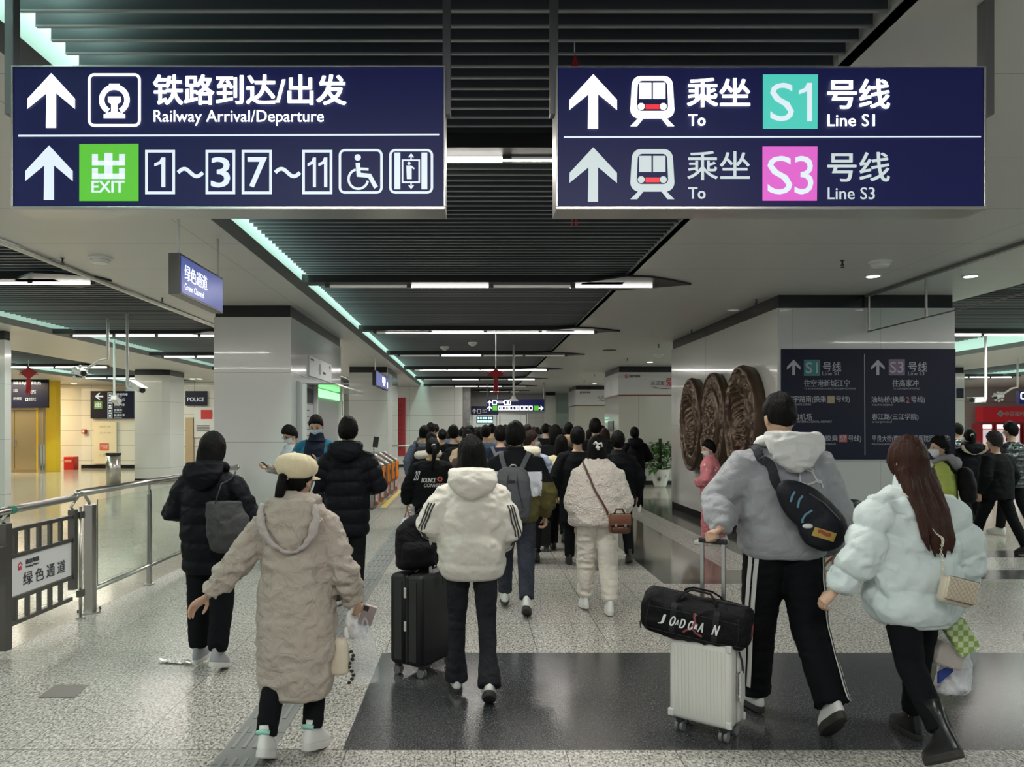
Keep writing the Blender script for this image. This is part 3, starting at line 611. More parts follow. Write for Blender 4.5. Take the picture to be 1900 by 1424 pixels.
# -- advertising bands on the right hand pillars
def emblem_house(mb, fn, cx, cy, s):
    stroke(mb, [(cx-s,cy-.1*s),(cx,cy-s),(cx+s,cy-.1*s)], .35*s, fn); stroke(mb, [(cx-.7*s,cy),(cx-.7*s,cy+.9*s),(cx-.25*s,cy+.9*s),(cx-.25*s,cy+.2*s),(cx+.25*s,cy+.2*s),(cx+.25*s,cy+.9*s),(cx+.7*s,cy+.9*s),(cx+.7*s,cy)], .3*s, fn)
M_ink = mat('ink_dark', (.05,.05,.06), .6); M_inkred = mat('ink_red', (.50,.04,.05), .6)
for (X0, X1, Yp, Yr, lb, u0, u1) in ((4.24,7.19,22.4,24.8,'white banner band around the pillar behind the potted plant',1148,1262),(4.33,7.19,32.5,34.9,'white banner band around the farther right pillar',1068,1150)):
    t = thing('banner', lb, 'banner', ((X0+X1)/2,Yp,2.75), 0, 'banners on the right pillars')
    z0, z1 = 2.62, 3.28
    mb = MB(); mb.box(X0-.012, X1, Yp-.012, Yp-.002, z0, z1); mb.box(X0-.012, X0-.002, Yp-.002, Yr, z0, z1); mb.build('sheet', M_banner, t)
    mb = MB(); mb.box(X0-.016, X1, Yp-.016, Yp-.0125, z0-.03, z0+.01); mb.box(X0-.016, X0-.0125, Yp-.0125, Yr, z0-.03, z0+.01); mb.build('red_border', mat('border_brown', (.22,.08,.06), .5), t)
    sc = (u1-u0)/114; fn = lambda u, v, X0=X0, Yp=Yp: (X0+u, Yp-.02, v)
    mb = MB(); text_to(mb, '南京地铁', .30, 3.13, .62, 3.20, lambda u, v: fn(u, 6.33-v), .03); text_to(mb, '从这里', .93, 2.90, 1.33, 3.03, lambda u, v: fn(u, 5.93-v), .0); text_to(mb, '上南京', 1.66, 2.90, 2.03, 3.03, lambda u, v: fn(u, 5.93-v), .0); text_to(mb, 'CONG ZHE LI AI SHANG NAN JING', .95, 2.80, 2.0, 2.83, lambda u, v: fn(u, 5.63-v), 0); mb.build('lettering', M_ink, t)
    mb = MB(); text_to(mb, '爱', 1.36, 2.86, 1.62, 3.12, lambda u, v: fn(u, 5.98-v), .01); emblem_house(mb, lambda u, v: fn(u, 6.33-v), .22, 3.165, .05)
    stroke(mb, [(1.0+.7*i/12, 2.86-.06*math.sin(PI*i/12)) for i in range(13)], .015, fn); mb.build('red_emblem', M_inkred, t)
    mb = MB(); fx = lambda u, v: (X0-.02, Yp+u, v)
    for q in range(4): stroke(mb, ring_pts(1.1+.16*(q % 2), 2.80+.09*q, .10, .06, 12), .012, fx)
    stroke(mb, [(1.18,2.68),(1.18,3.15)], .012, fx); mb.build('leaf_drawing', mat('ink_pale', (.40,.42,.46), .6), t)
# small dark poster on the pillar side
mb = MB(); mb.box(4.215,4.238,23.2,24.1,1.55,1.87); tag(mb.build('poster', mat('poster_dark', (.06,.06,.065), .2, var=.6, vscale=9)), 'small dark framed poster on the lit side of the pillar', 'poster')
# ================================================================== FIXED OBJECTS
# ---- barrier along the left side
XB = -3.42
t = thing('glass_barrier', 'steel and glass barrier leading to the big left pillar', 'railing', (XB, 9, 0))
mb = MB(); mb.tube([(XB,6.68,1.085),(XB,11.1,1.085)], .032, 16); mb.ell((XB,6.66,1.085),(.036,.04,.036)); mb.ell((XB,11.13,1.085),(.042,.03,.042)); mb.build('handrail', M_steel, t, smooth=True)
mb = MB(); mb.tube([(XB,6.95,.20),(XB,11.1,.20)], .022, 12); mb.build('lower_rail', M_steel, t, smooth=True)
for y in (8.12, 9.6, 11.05):
    mb = MB(); mb.box(XB-.018,XB+.018,y-.028,y+.028,0,.96); mb.tube([(XB,y,.95),(XB,y,1.06)], .013, 8); mb.lathe([(.055,0),(.055,.012)], (XB,y,0), 16); mb.build('post', M_steel, t, bevel=.003)
M_pane = mat('barrier_glass', (.86,.93,.89), .03, trans=1.0); M_pane.node_tree.nodes['Principled BSDF'].inputs['IOR'].default_value = 1.15
for a, b in ((7.0,8.08),(8.16,9.56),(9.64,11.0)): mb = MB(); mb.box(XB-.004,XB+.004,a,b,.225,1.00); mb.build('pane', M_pane, t)
t = thing('barrier_post', 'double steel gate post between the green channel gate and glass barrier', 'post', (XB, 6.78, 0))
mb = MB(); mb.box(XB-.05,XB+.03,6.84,6.93,0,.97); mb.build('square_post', M_steel, t, bevel=.006)
mb = MB(); mb.tube([(XB+.02,6.66,0),(XB+.02,6.66,.97)], .014, 10); mb.build('hinge_rod', M_steel, t, smooth=True)
for z in (.22,.90): mb = MB(); mb.box(XB+.00,XB+.04,6.62,6.70,z-.03,z+.03); mb.build('hinge', M_steeld, t, bevel=.004)
mb = MB(); mb.lathe([(.09,0),(.09,.012)], (XB-.01,6.88,0), 20); mb.lathe([(.04,0),(.04,.015)], (XB+.02,6.66,0), 16); mb.build('base_plate', M_steel, t)
for dx, dy in ((-.07,-.07),(.06,.07)): mb = MB(); mb.cyl((XB-.01+dx,6.88+dy,.012),(XB-.01+dx,6.88+dy,.04), .009, n=8); mb.build('bolt', M_steeld, t)
# curved neck between post and rail
mb = MB(); mb.tube([(XB-.01,6.88,.96),(XB-.01,6.86,1.0),(XB,6.80,1.03),(XB,6.76,1.07)], .014, 8); mb.build('rail_neck', M_steel, t, smooth=True)
# gate leaf
t = thing('barrier_gate', 'steel barred gate with white green channel plate at left edge', 'gate', (XB, 5.9, 0.03))
ya, yb = 5.62, 6.60
mb = MB(); mb.box(XB-.035,XB+.035,ya-.05,ya+.03,.03,.955); mb.build('stile', M_steeld, t, bevel=.004)
mb = MB(); mb.box(XB-.03,XB+.03,yb-.06,yb,.27,.955); mb.build('stile', M_steeld, t, bevel=.004)
for z in (.895,.70,.38,.20):
    mb = MB(); mb.box(XB-.018,XB+.018,ya+.03,yb-.06,z-.016,z+.016); mb.build('crossbar', M_steeld, t, bevel=.003)
for z0, z1 in ((.716,.879),(.216,.364)):
    for i in range(5): y = ya+.12+i*.158; mb = MB(); mb.box(XB-.012,XB+.012,y-.018,y+.018,z0,z1); mb.build('bar', M_steeld, t)
mb = MB(); mb.box(XB-.006,XB+.006,ya+.035,yb-.065,.40,.682); pl_ = mb.build('plate', mat('plate_white', (.72,.72,.73), .35), t)
fp = lambda u, v: (XB+.008, ya+.035+u*.88, .682-v*.282)
mb = MB(); text_to(mb, '绿', .20,.46,.34,.82, fp, .01); text_to(mb,'色',.385,.46,.52,.82,fp,.01); text_to(mb,'通',.565,.46,.70,.82,fp,.01); text_to(mb,'道',.745,.46,.88,.82,fp,.01)
text_to(mb, '南京地铁', .24,.12,.44,.25, fp, .03); text_to(mb, 'Nanjing Metro', .24,.29,.44,.36, fp, .02); mb.build('lettering', M_ink, pl_)
mb = MB(); emblem_house(mb, lambda u, v: fp(u*.3205, v), .49, .25, .10); mb.build('red_house_emblem', mat('emblem_red', (.55,.02,.03), .5), pl_)
mb = MB(); mb.tube([(XB,4.9,1.035),(XB,5.7,1.045),(XB,6.58,1.055)], .030, 16); mb.ell((XB,6.6,1.055),(.034,.03,.034)); mb.build('handrail', M_steel, t, smooth=True)
for y in (ya-.01,yb-.03): mb = MB(); mb.tube([(XB,y,.95),(XB,y-.03,.98),(XB,y+.03,1.02),(XB,y+.04,1.04)], .012, 8); mb.build('rail_neck', M_steel, t, smooth=True)
mb = MB(); mb.tube([(XB,5.66,1.044),(XB,5.72,1.045)], .0325, 16); mb.build('green_sticker', mat('sticker_green', (.02,.22,.14), .4), t)
t = thing('latch_post', 'steel latch box post cut off by the left photo edge', 'post', (XB, 5.40, 0))
mb = MB(); mb.box(XB-.03,XB+.03,5.36,5.43,0,.93); mb.build('post', M_steel, t, bevel=.003)
mb = MB(); mb.box(XB-.04,XB+.045,5.34,5.57,.56,.80); mb.build('latch_box', M_steeld, t, bevel=.004)

# ---- turnstiles seen end-on
M_or = mat('turnstile_orange', (.85,.23,.02), .4); M_stk = mat('sticker_red', (.55,.04,.03), .45); M_stw = mat('sticker_white', (.75,.65,.62), .5)
for i in range(5):
    y = 16.2+i*1.02
    t = thing('turnstile', ('nearest','second','third','fourth','farthest')[i]+' ticket gate with orange end face in the row beside the left pillar', 'ticket gate', (-2.5, y, 0), 0, 'ticket gates')
    mb = MB(); x0, x1 = -3.4, -2.02
    mb.prism([(x0,0.0),(x1,0.0),(x1,.82),(x1-.32,1.03),(x0,1.03)], lambda u, v: (u, y-.13, v), lambda u, v: (u, y+.13, v)); mb.build('cabinet', M_steel, t, bevel=.008)
    mb = MB(); mb.prism([(x1-.32,1.033),(x1+.004,.824),(x1+.012,.83),(x1-.315,1.045)], lambda u, v: (u, y-.135, v), lambda u, v: (u, y+.135, v)); tp = mb.build('sloped_top', M_white, t)
    mb = MB()
    for q in (.2,.55): mb.prism([(x1-.32+.32*q,1.047-.215*q),(x1-.32+.32*(q+.25),1.047-.215*(q+.25)),(x1-.32+.32*(q+.25),1.051-.215*(q+.25)),(x1-.32+.32*q,1.051-.215*q)], lambda u, v: (u+.003, y-.07, v+.003), lambda u, v: (u+.003, y+.07, v+.003))
    mb.build('reader_mark', M_stk, tp)
    mb = MB(); mb.box(x1, x1+.05, y-.135, y+.12, .38, .80); en = mb.build('end_panel', M_or, t, bevel=.01)
    mb = MB(); mb.lathe([(.055,0),(.055,.008)], (x1+.05,y,.62), 20, axis=(1,0,0)); mb.build('ticket_slot', M_black, en)
    mb = MB(); mb.box(x1, x1+.02, y-.13, y+.11, .04, .37); st = mb.build('sticker', M_stk, t)
    mb = MB(); mb.box(x1+.02, x1+.022, y-.09, y-.02, .1, .33); mb.box(x1+.02, x1+.022, y+.03, y+.08, .2, .30); mb.box(x1-.02, x1+.018, y-.133, y-.131, .12, .30); mb.build('sticker_figure', M_stw, st)
# stainless cabinet nearest
t = thing('gate_cabinet', 'plain stainless cabinet in front of the orange ticket gates', 'cabinet', (-2.55,15.75,0))
mb = MB(); mb.box(-2.66,-2.06,15.55,15.98,.03,.90); mb.build('body', M_steel, t, bevel=.01)
mb = MB(); mb.box(-2.70,-2.02,15.52,16.0,0,.05); mb.build('plinth', M_steeld, t)
mb = MB(); mb.box(-2.62,-2.32,15.543,15.549,.1,.84); mb.build('door', mat('cabinet_door', (.42,.42,.40), .35, .8), t, bevel=.003)
mb = MB(); mb.lathe([(.012,0),(.012,.012)], (-2.36,15.543,.5), 12, axis=(0,-1,0)); mb.build('lock', M_black, t)
mb = MB(); mb.box(-2.10,-1.95,16.9,17.5,.001,.003); mb.add([(-1.93,15.9,.004),(-1.80,15.9,.004),(-1.88,20.5,.004),(-1.98,20.5,.004)], [(0,1,2,3)])
tag(mb.build('floor_tape', mat('tape_yellow', (.62,.42,.06), .5)), 'yellow tape line on the floor beside the ticket gates', 'floor marking')
t = thing('card_reader', 'slim black card reader on a short stand above the gates', 'reader', (-2.18,17.22,.9))
p = Vector((-2.18,17.22,1.34)); mb = MB(); mb.obox((p.x,p.y,p.z),(.12,.03,.24),(0,math.radians(8),0)); mb.build('screen', M_black, t, bevel=.004); mb = MB(); mb.tube([(p.x-.05,p.y,.90),(p.x-.05,p.y,p.z-.03)], .015, 8); mb.build('stand', M_steel, t)
# steel rail behind the gates
t = thing('steel_rail', 'horizontal steel rail behind the ticket gates', 'railing', (-2.0,24,0)); mb = MB(); mb.tube([(-2.9,24,1.10),(-1.35,24,1.10)], .03, 10); mb.build('rail', M_steel, t, smooth=True)
for x in (-2.85,-1.9,-1.4): mb = MB(); mb.tube([(x,24,0),(x,24,1.10)], .025, 10); mb.build('post', M_steel, t, smooth=True)

# ---- red banner on the far left wall
t = thing('vertical_banner', 'tall red couplet banner on the white far wall', 'banner', tuple(px(742,845,32.4)))
a, b = px(733,846,32.4), px(752,738,32.4); mb = MB(); mb.box(a.x,b.x,32.42,32.47,a.z,b.z); mb.build('cloth', mat('banner_red', (.36,.018,.022), .5), t)
fr = panel_fn(32.4,.0); mb = MB()
for i, ch in enumerate('乘地铁平安回家过大年'): text_to(mb, ch, 738.5, 750+i*8.8, 747, 756.5+i*8.8, fr, .0)
mb.build('lettering', mat('banner_dark', (.16,.010,.012), .6), t)
# station help desk in the pillar side
XS = -2.67
t = thing('help_booth', 'glass canopied information booth on the big pillar side', 'booth', (XS+.2,13.3,0))
mb = MB(); mb.box(XS+.002,XS+.52,12.0,15.2,2.33,2.36); mb.build('canopy', mat('canopy_glass', (.30,.33,.32), .15, .3), t, bevel=.005)
mb = MB(); mb.box(XS+.002,XS+.06,11.62,15.35,1.0,2.36); mb.build('back_panel', mat('booth_grey', (.36,.37,.37), .3), t)
for y in (11.75, 12.62, 14.9): mb = MB(); mb.box(XS+.06,XS+.11,y,y+.09,1.0,2.33); mb.build('post', M_white, t)
mb = MB(); mb.box(XS+.06,XS+.10,12.75,14.8,2.18,2.31); mb.build('lit_strip', mat('booth_green', (.3,.8,.3), .5, emit=1.3, ecol=(.25,.85,.30)), t)
for y0_, y1_, z0_, z1_, m_, nm in ((11.9,12.5,2.05,2.28,M_navyd,'blue_notice'),(11.9,12.5,1.15,2.02,M_banner,'white_notice'),(15.02,15.32,1.9,2.2,M_band,'dark_notice'),(15.02,15.32,1.2,1.85,M_banner,'white_notice')):
    mb = MB(); mb.box(XS+.061,XS+.068,y0_,y1_,z0_,z1_); q = mb.build(nm, m_, t)
    if nm == 'white_notice':
        mb = MB()
        for k in range(7): zz = z1_-.08-k*.10; mb.box(XS+.069,XS+.071,y0_+.05,y0_+.3-.02*(k % 3),zz-.012,zz)
        mb.build('printed_line', M_ink, q)
mb = MB(); mb.box(XS+.062,XS+.30,12.7,14.85,1.0,1.06); mb.build('counter', M_white, t)
t = thing('wall_notice', 'white framed notice above the booth on the big pillar', 'notice', (XS+.03,13.2,2.55))
mb = MB(); mb.box(XS+.001,XS+.03,12.42,14.35,2.50,2.83); mb.build('board', M_banner, t, bevel=.004)
mb = MB(); fx = lambda u, v: (XS+.034, u, v); poly_to(mb, ring_pts(13.25,2.66,.10,.10,14)[:-1], fx); mb.build('round_picture', mat('picture_grey', (.35,.34,.30), .6), t)
mb = MB(); poly_to(mb, [(12.5,2.76),(12.75,2.76),(12.75,2.79),(12.5,2.79)], fx); poly_to(mb, [(13.5,2.60),(13.75,2.60),(13.75,2.64),(13.5,2.64)], fx); poly_to(mb, [(14.1,2.74),(14.2,2.74),(14.2,2.79),(14.1,2.79)], fx); mb.build('printed_line', M_ink, t)

# ---- carved bronze discs on the block side
mb_, tb_, bb_ = nt('carved_bronze'); M_bronze = mb_; bb_.inputs['Base Color'].default_value = (.10,.066,.045,1); bb_.inputs['Metallic'].default_value = .65; bb_.inputs['Roughness'].default_value = .36
n_ = tb_.nodes.new('ShaderNodeTexNoise'); n_.inputs['Scale'].default_value = 28; n_.inputs['Detail'].default_value = 5; c_ = tb_.nodes.new('ShaderNodeTexCoord'); tb_.links.new(c_.outputs['Object'], n_.inputs[0])
bp_ = tb_.nodes.new('ShaderNodeBump'); bp_.inputs['Strength'].default_value = .35; bp_.inputs['Distance'].default_value = .02; tb_.links.new(n_.outputs[0], bp_.inputs['Height']); tb_.links.new(bp_.outputs[0], bb_.inputs['Normal'])
def spiral_relief(u, v, cells, amp=.03):
    h = 0
    for cx, cy, r, sg in cells:
        d = math.hypot(u-cx, v-cy)
        if d < r:
            a = math.atan2(v-cy, u-cx)*sg; h = max(h, amp*(1-d/r)**.25*(.55+.45*math.cos(a-d/r*11)))
    return h
def disc(name, label, yc, zc, R, depth, style, seed, ky=.82):
    rnd = random.Random(seed); NR, NA = 64, 150
    cells = [((R*.80)*math.cos(a), (R*.80)*math.sin(a), R*.135, (-1)**k) for k, a in enumerate(np.linspace(0, 2*PI, 17)[:-1])]
    cells += [((R*q)*math.cos(a+.3), (R*q)*math.sin(a+.3), R*.12, (-1)**k) for q in (.18,.38) for k, a in enumerate(np.linspace(0, 2*PI, 5 if q < .3 else 10)[:-1])] if style == 0 else []
    V = []; FC = []
    for i in range(NR+1):
        r = i/NR
        for j in range(NA):
            a = 2*PI*j/NA; y, z = R*r*math.cos(a), R*r*math.sin(a); h = depth
            for rr, ww, hh in ((.62,.022,.035),(.67,.016,-.02),(.96,.03,.03),(.56,.012,-.02)): h += hh*math.exp(-((r-rr)/ww)**2)
            if r < .58: h += (-.05 if style else .035)+.012*math.sin(r*60)*(1 if style else .3)
            h += spiral_relief(y, z, cells)+.008*noise.noise((y*14, z*14, seed))
            if style:                                     # dragon: thick mane across the top, curling neck down into the centre
                aa = (a-PI*.5+PI) % (2*PI)-PI
                if abs(aa) < 1.5 and r > .45: fd = min(1, (r-.45)/.1)*min(1, max(0, (.97-r)/.12)); h += fd*(.07*math.cos(aa/1.5*PI/2)*(.6+.4*abs(math.sin(aa*9+r*8)))+.02*noise.noise((y*9, z*9, seed+3)))
                cy, cz = R*.22*math.sin((z/R+.2)*3.2), z
                if r < .62: h += .11*math.exp(-((y-cy-R*.05)/(R*.13))**2)*min(1, (.62-r)/.08)
                dsp = math.hypot(y+R*.0, z+R*.42)
                if dsp < R*.2: h += .03*math.cos(dsp/R*60)
            if r > .985: h -= .03
            edge = 1.0+(.018*noise.noise((math.cos(a)*5, math.sin(a)*5, seed)) if style and a < PI else 0)
            V.append((4.10-h, yc+y*edge*ky, zc+z*edge))
    n0 = len(V)
    for j in range(NA): a = 2*PI*j/NA; V.append((4.095, yc+ky*R*.97*math.cos(a), zc+R*.97*math.sin(a)))
    for i in range(NR):
        for j in range(NA): a = i*NA+j; b = i*NA+(j+1) % NA; FC.append((a, b, b+NA, a+NA))
    for j in range(NA): FC.append((NR*NA+j, NR*NA+(j+1) % NA, n0+(j+1) % NA, n0+j))
    FC.append(tuple(n0+j for j in range(NA)))
    mb = MB(); mb.add(V, FC); o = mb.build(name, M_bronze, smooth=True, origin=(4.1,yc,zc)); tag(o, label, 'wall sculpture', 'carved bronze discs')
disc('carved_disc', 'carved bronze disc with dragon relief, farthest of three on the wall', 14.0, 1.72, .85, .15, 1, 3, .74)
disc('carved_disc', 'round bronze disc with scroll carving, middle one of three', 12.82, 1.76, .82, .12, 0, 5)
disc('carved_disc', 'carved bronze disc with dragon relief, nearest and largest of three', 11.36, 1.75, .83, .16, 1, 9, .80)

# ---- potted plant
t = thing('potted_plant', 'leafy green plant in a white patterned pot beside the pillar', 'plant', (5.25,21.6,0))
mb = MB(); mb.lathe([(.15,0),(.17,.04),(.19,.10),(.26,.36),(.28,.46),(.275,.50),(.25,.50),(.24,.44)], (5.25,21.6,0), 28); pot = mb.build('pot', mat('pot_white', (.74,.74,.70), .2), t, smooth=True)
mb = MB(); fxx = lambda u, v: (5.25+u, 21.6-math.sqrt(max(.001,(.205+.17*(v-.1))**2-u*u))-.012, v)
for q in range(9): a = q*.7; stroke(mb, [(-.08,.22),(-.08+.06*math.cos(a),.22+.07*math.sin(a)+.02)], .014, fxx)
stroke(mb, [(.06,.28),(.10,.33),(.13,.29)], .012, fxx); mb.build('painted_sprig', mat('glaze_dark', (.10,.10,.09), .4), pot)
mb = MB(); mb.ell((5.25,21.6,.46),(.24,.24,.03)); mb.build('soil', mat('soil', (.04,.03,.02), .95), t)
mb = MB(); mb.tube([(5.25,21.6,.46),(5.25,21.6,1.36)], [.05,.045], 10); mb.build('stem', mat('moss_pole', (.02,.03,.015), .9), t)
rnd = random.Random(4); mb = MB()
for i in range(150):
    a = rnd.uniform(0, 2*PI); z0 = rnd.uniform(.5,1.22); L_ = rnd.uniform(.16,.30); sp = .10+.24*(1-(z0-.5)/.9)
    b = Vector((5.25+sp*math.cos(a), 21.6+sp*math.sin(a), z0)); d = Vector((math.cos(a)*.8, math.sin(a)*.8, rnd.uniform(-.5,.7))).normalized(); x, y = _frame(d); W = L_*.30
    mid = b+d*L_*.5+Vector((0,0,.02)); tip = b+d*L_-Vector((0,0,.05))
    mb.add([b, mid+x*W, mid-x*W, tip, mid-Vector((0,0,.02))], [(0,1,4),(0,4,2),(1,3,4),(4,3,2)]); mb.tube([(5.25,21.6,z0-.08),b], .005, 4)
mb.build('foliage', mat('leaf_green', (.055,.14,.035), .32, var=.5, vscale=9), t)

# ---- litter bin behind the grey sweatshirt
bx, by = 4.75, 9.75
t = thing('litter_bin', 'round steel litter bin with black top in front of the block', 'bin', (bx,by,0))
mb = MB(); mb.lathe([(.14,0.03),(.145,.05),(.145,.64),(.14,.65)], (bx,by,0), 28); mb.build('body', M_steel, t, smooth=True, auto=None)
mb = MB(); mb.lathe([(.15,.65),(.152,.66),(.152,.72),(.12,.745),(.05,.75)], (bx,by,0), 28); mb.build('lid', M_black, t, smooth=True)
mb = MB(); mb.lathe([(.13,0),(.13,.035)], (bx,by,0), 24); mb.build('base', M_black, t)
mb = MB()
for k in range(8):
    for q in range(3): a = -2.3+q*.35; x = bx+.147*math.cos(a); y = by+.147*math.sin(a); mb.obox((x,y,.42-.035*k),(.008,.022,.012),(0,0,a))
mb.build('sticker', mat('sticker_blue', (.35,.40,.60), .5), t)
t = thing('litter_bin', 'slim steel litter bin at the foot of the rear left pillar', 'bin', (-10.85,22.8,0)); mb = MB(); mb.lathe([(.2,0),(.2,.86)], (-10.62,22.7,0), 24); mb.build('body', M_steel, t, smooth=True, auto=None); mb = MB(); mb.lathe([(.21,.86),(.21,.92)], (-10.62,22.7,0), 24); mb.build('lid', M_black, t)

# ---- left hall: doors, yellow column, panels
Yw = 31.55
def flat_sign(name, label, cat, u0, v0, u1, v1, Y, m, draw=None, lm=None, th=.05):
    a, b = px(u0,v1,Y), px(u1,v0,Y); t = thing(name, label, cat, ((a.x+b.x)/2,Y,a.z)); mb = MB(); mb.box(a.x,b.x,Y,Y+th,a.z,b.z); mb.build('board', m, t)
    if draw: mb = MB(); draw(mb, panel_fn(Y,.012)); mb.build('lettering', lm or M_w3, t)
    return t
M_gold = mat('door_champagne', (.55,.45,.26), .3, .75, bump=.04, bscale=3, aniso=(1,1,.3)); Yd = 28.6
a, b = px(18,872,Yd), px(84,757,Yd); t = thing('metal_door', 'champagne metal double door under the blue departures panel', 'door', ((a.x+b.x)/2,Yd,0))
mb = MB(); mb.box(a.x,b.x,Yd,Yd+.06,0,b.z); mb.build('frame', M_gold, t)
for q0, q1 in ((.02,.14),(.16,.78),(.80,.96)): mb = MB(); mb.box(a.x+(b.x-a.x)*q0,a.x+(b.x-a.x)*q1,Yd-.04,Yd-.002,.12,b.z-.05); mb.build('leaf', M_gold, t, bevel=.01)
mb = MB(); mb.tube([(a.x+.25,Yd-.07,1.0),(a.x+.25,Yd-.07,1.25)], .02, 8); mb.build('handle', M_chrome, t)
a, b = px(84,866,Yd+.5), px(102,710,Yd+.5); mb = MB(); mb.prism([(a.x,Yd-.1),(b.x,Yd+.6),(b.x,Yd+.9),(a.x,Yd+.9)], lambda u,v:(u,v,0), lambda u,v:(u,v,CZ)); tag(mb.build('yellow_column', mat('paint_yellow', (.78,.52,.02), .4)), 'yellow painted column beside the metal door', 'column')
flat_sign('departures_panel','dark blue wall panel above the metal door at far left','sign',-20,703,90,757,28.4,M_navyd,lambda mb,fn:(text_to(mb,'铁路出发(北)售票处(北)',25,708,76,715,fn,.004),text_to(mb,'公交车',25,722,33,728,fn),text_to(mb,'长途汽车',55,724,67,731,fn),text_to(mb,'城市候机楼',25,737,40,743,fn),text_to(mb,'旅游大巴',54,738,67,744,fn),stroke(mb,[(48,739),(52,739),(52,744),(48,744)],1.2,fn,True)))
def dx_(mb, fn):
    arrow_draw(mb, arrow_at(184,736,.15,rot=-90), fn)
    for k in range(5): v = 729.5+k*9.6; stroke(mb,[(200.5,v),(208,v),(208,v+8),(200.5,v+8)],1,fn,True); poly_to(mb,[(202,v+3),(206.5,v+3),(206.5,v+6),(202,v+6)],fn)
    for k, s_ in enumerate(('城市候机楼','公交大巴','长途汽车','出租车','轨道公安')): v = 730+k*9.6; text_to(mb,s_,212,v,212+5*len(s_),v+4.5,fn,.004); text_to(mb,'Transit stop',212,v+5.6,226,v+7.6,fn)
q = flat_sign('direction_board','purple blue wall sign with left arrow and green exit square','sign',168,726,248,777,31.45,M_navyd,dx_,th=.145)
mb = MB(); fn = panel_fn(31.45,.012); poly_to(mb,[(175,745),(190,745),(190,759),(175,759)],fn); g = mb.build('exit_square', mat('exit_dull', (.16,.36,.10), .5), q); mb = MB(); text_to(mb,'出',177.5,747,187.5,755.5,panel_fn(31.45,.016),.02); mb.build('lettering', M_w3, g)
t = flat_sign('wall_door','cream service door with red notice below the arrow sign','door',174,783,216,861,31.5,mat('door_cream',(.70,.64,.50),.35))
for v0,v1,s_ in ((790,794,'消火栓'),(802,805,'灭火器'),(842,848,'火 警 119')): mb = MB(); text_to(mb,s_,184,v0,206,v1,panel_fn(31.5,.012)); mb.build('lettering', mat('ink_tan',(.50,.40,.26),.6), t)
mb = MB(); fn = panel_fn(31.5,.012); poly_to(mb,[(185,823),(202,823),(202,836),(185,836)],fn); q = mb.build('red_notice', mat('notice_red',(.60,.10,.07),.5), t); mb = MB(); text_to(mb,'严禁堵塞',187,825.5,200,833.5,panel_fn(31.5,.018)); mb.build('lettering', M_banner, q)
a = px(133,868,30.6); mb = MB(); mb.box(a.x-.22,a.x+.18,30.4,30.8,0,.52); mb.build('x', M_white) if False else None
t = thing('fire_box','red fire extinguisher box on the floor by the far left wall','fire box',(a.x,30.6,0)); mb.build('body', mat('fire_red',(.42,.015,.015),.35), t, bevel=.02)
mb = MB(); mb.box(a.x-.17,a.x+.10,30.38,30.40,.30,.40); mb.build('label', mat('label_pink',(.6,.25,.2),.5), t)
p = px(156,801,31.5); mb = MB(); mb.box(p.x-.08,p.x+.08,31.44,31.57,p.z-.09,p.z+.09); t = thing('alarm_box','small red fire alarm button on the far left wall','alarm',(p.x,31.5,p.z)); mb.build('case', mat('alarm_red',(.30,.02,.02),.4), t, bevel=.01); mb = MB(); mb.box(p.x-.04,p.x+.04,31.43,31.44,p.z-.04,p.z+.04); mb.build('button', M_white, t)
t = thing('post','slim steel post standing before the metal door','post',tuple(px(78,872,27.8))); p = px(78,0,27.8); mb = MB(); mb.box(p.x-.10,p.x-.03,27.75,27.85,0,1.05); mb.box(p.x+.03,p.x+.07,27.75,27.85,0,1.05); t.location.z = 0; WM[t.name] = Matrix.Translation(t.location); mb.build('shaft', M_chrome, t)
flat_sign('police_sign','dark POLICE sign between the rear pillar and big left pillar','sign',344,726,384,753,29.4,M_navyd,lambda mb,fn: text_to(mb,'POLICE',348,738,379,745,fn,.01))
t = flat_sign('notice_board','white notice board with red headings below the police sign','notice',360,757,400,812,29.44,M_banner)
for r_ in ((373,761,394,778),(383,802,394,812)): mb = MB(); fn = panel_fn(29.44,.012); poly_to(mb,[(r_[0],r_[1]),(r_[2],r_[1]),(r_[2],r_[3]),(r_[0],r_[3])],fn); mb.build('red_heading', mat('heading_red',(.50,.03,.03),.5), t)
mb = MB()
for k in range(4): stroke(mb,[(365,790+3*k),(389,790+3*k)],1.1,fn)
mb.build('printed_line', M_ink, t)
mb = MB(); a, b = px(344,850,29.4), px(358,775,29.4); mb.box(a.x,b.x,29.4,29.49,0,b.z); tag(mb.build('wooden_door', mat('door_tan',(.42,.32,.20),.5)), 'narrow tan door strip left of the notice board', 'door')

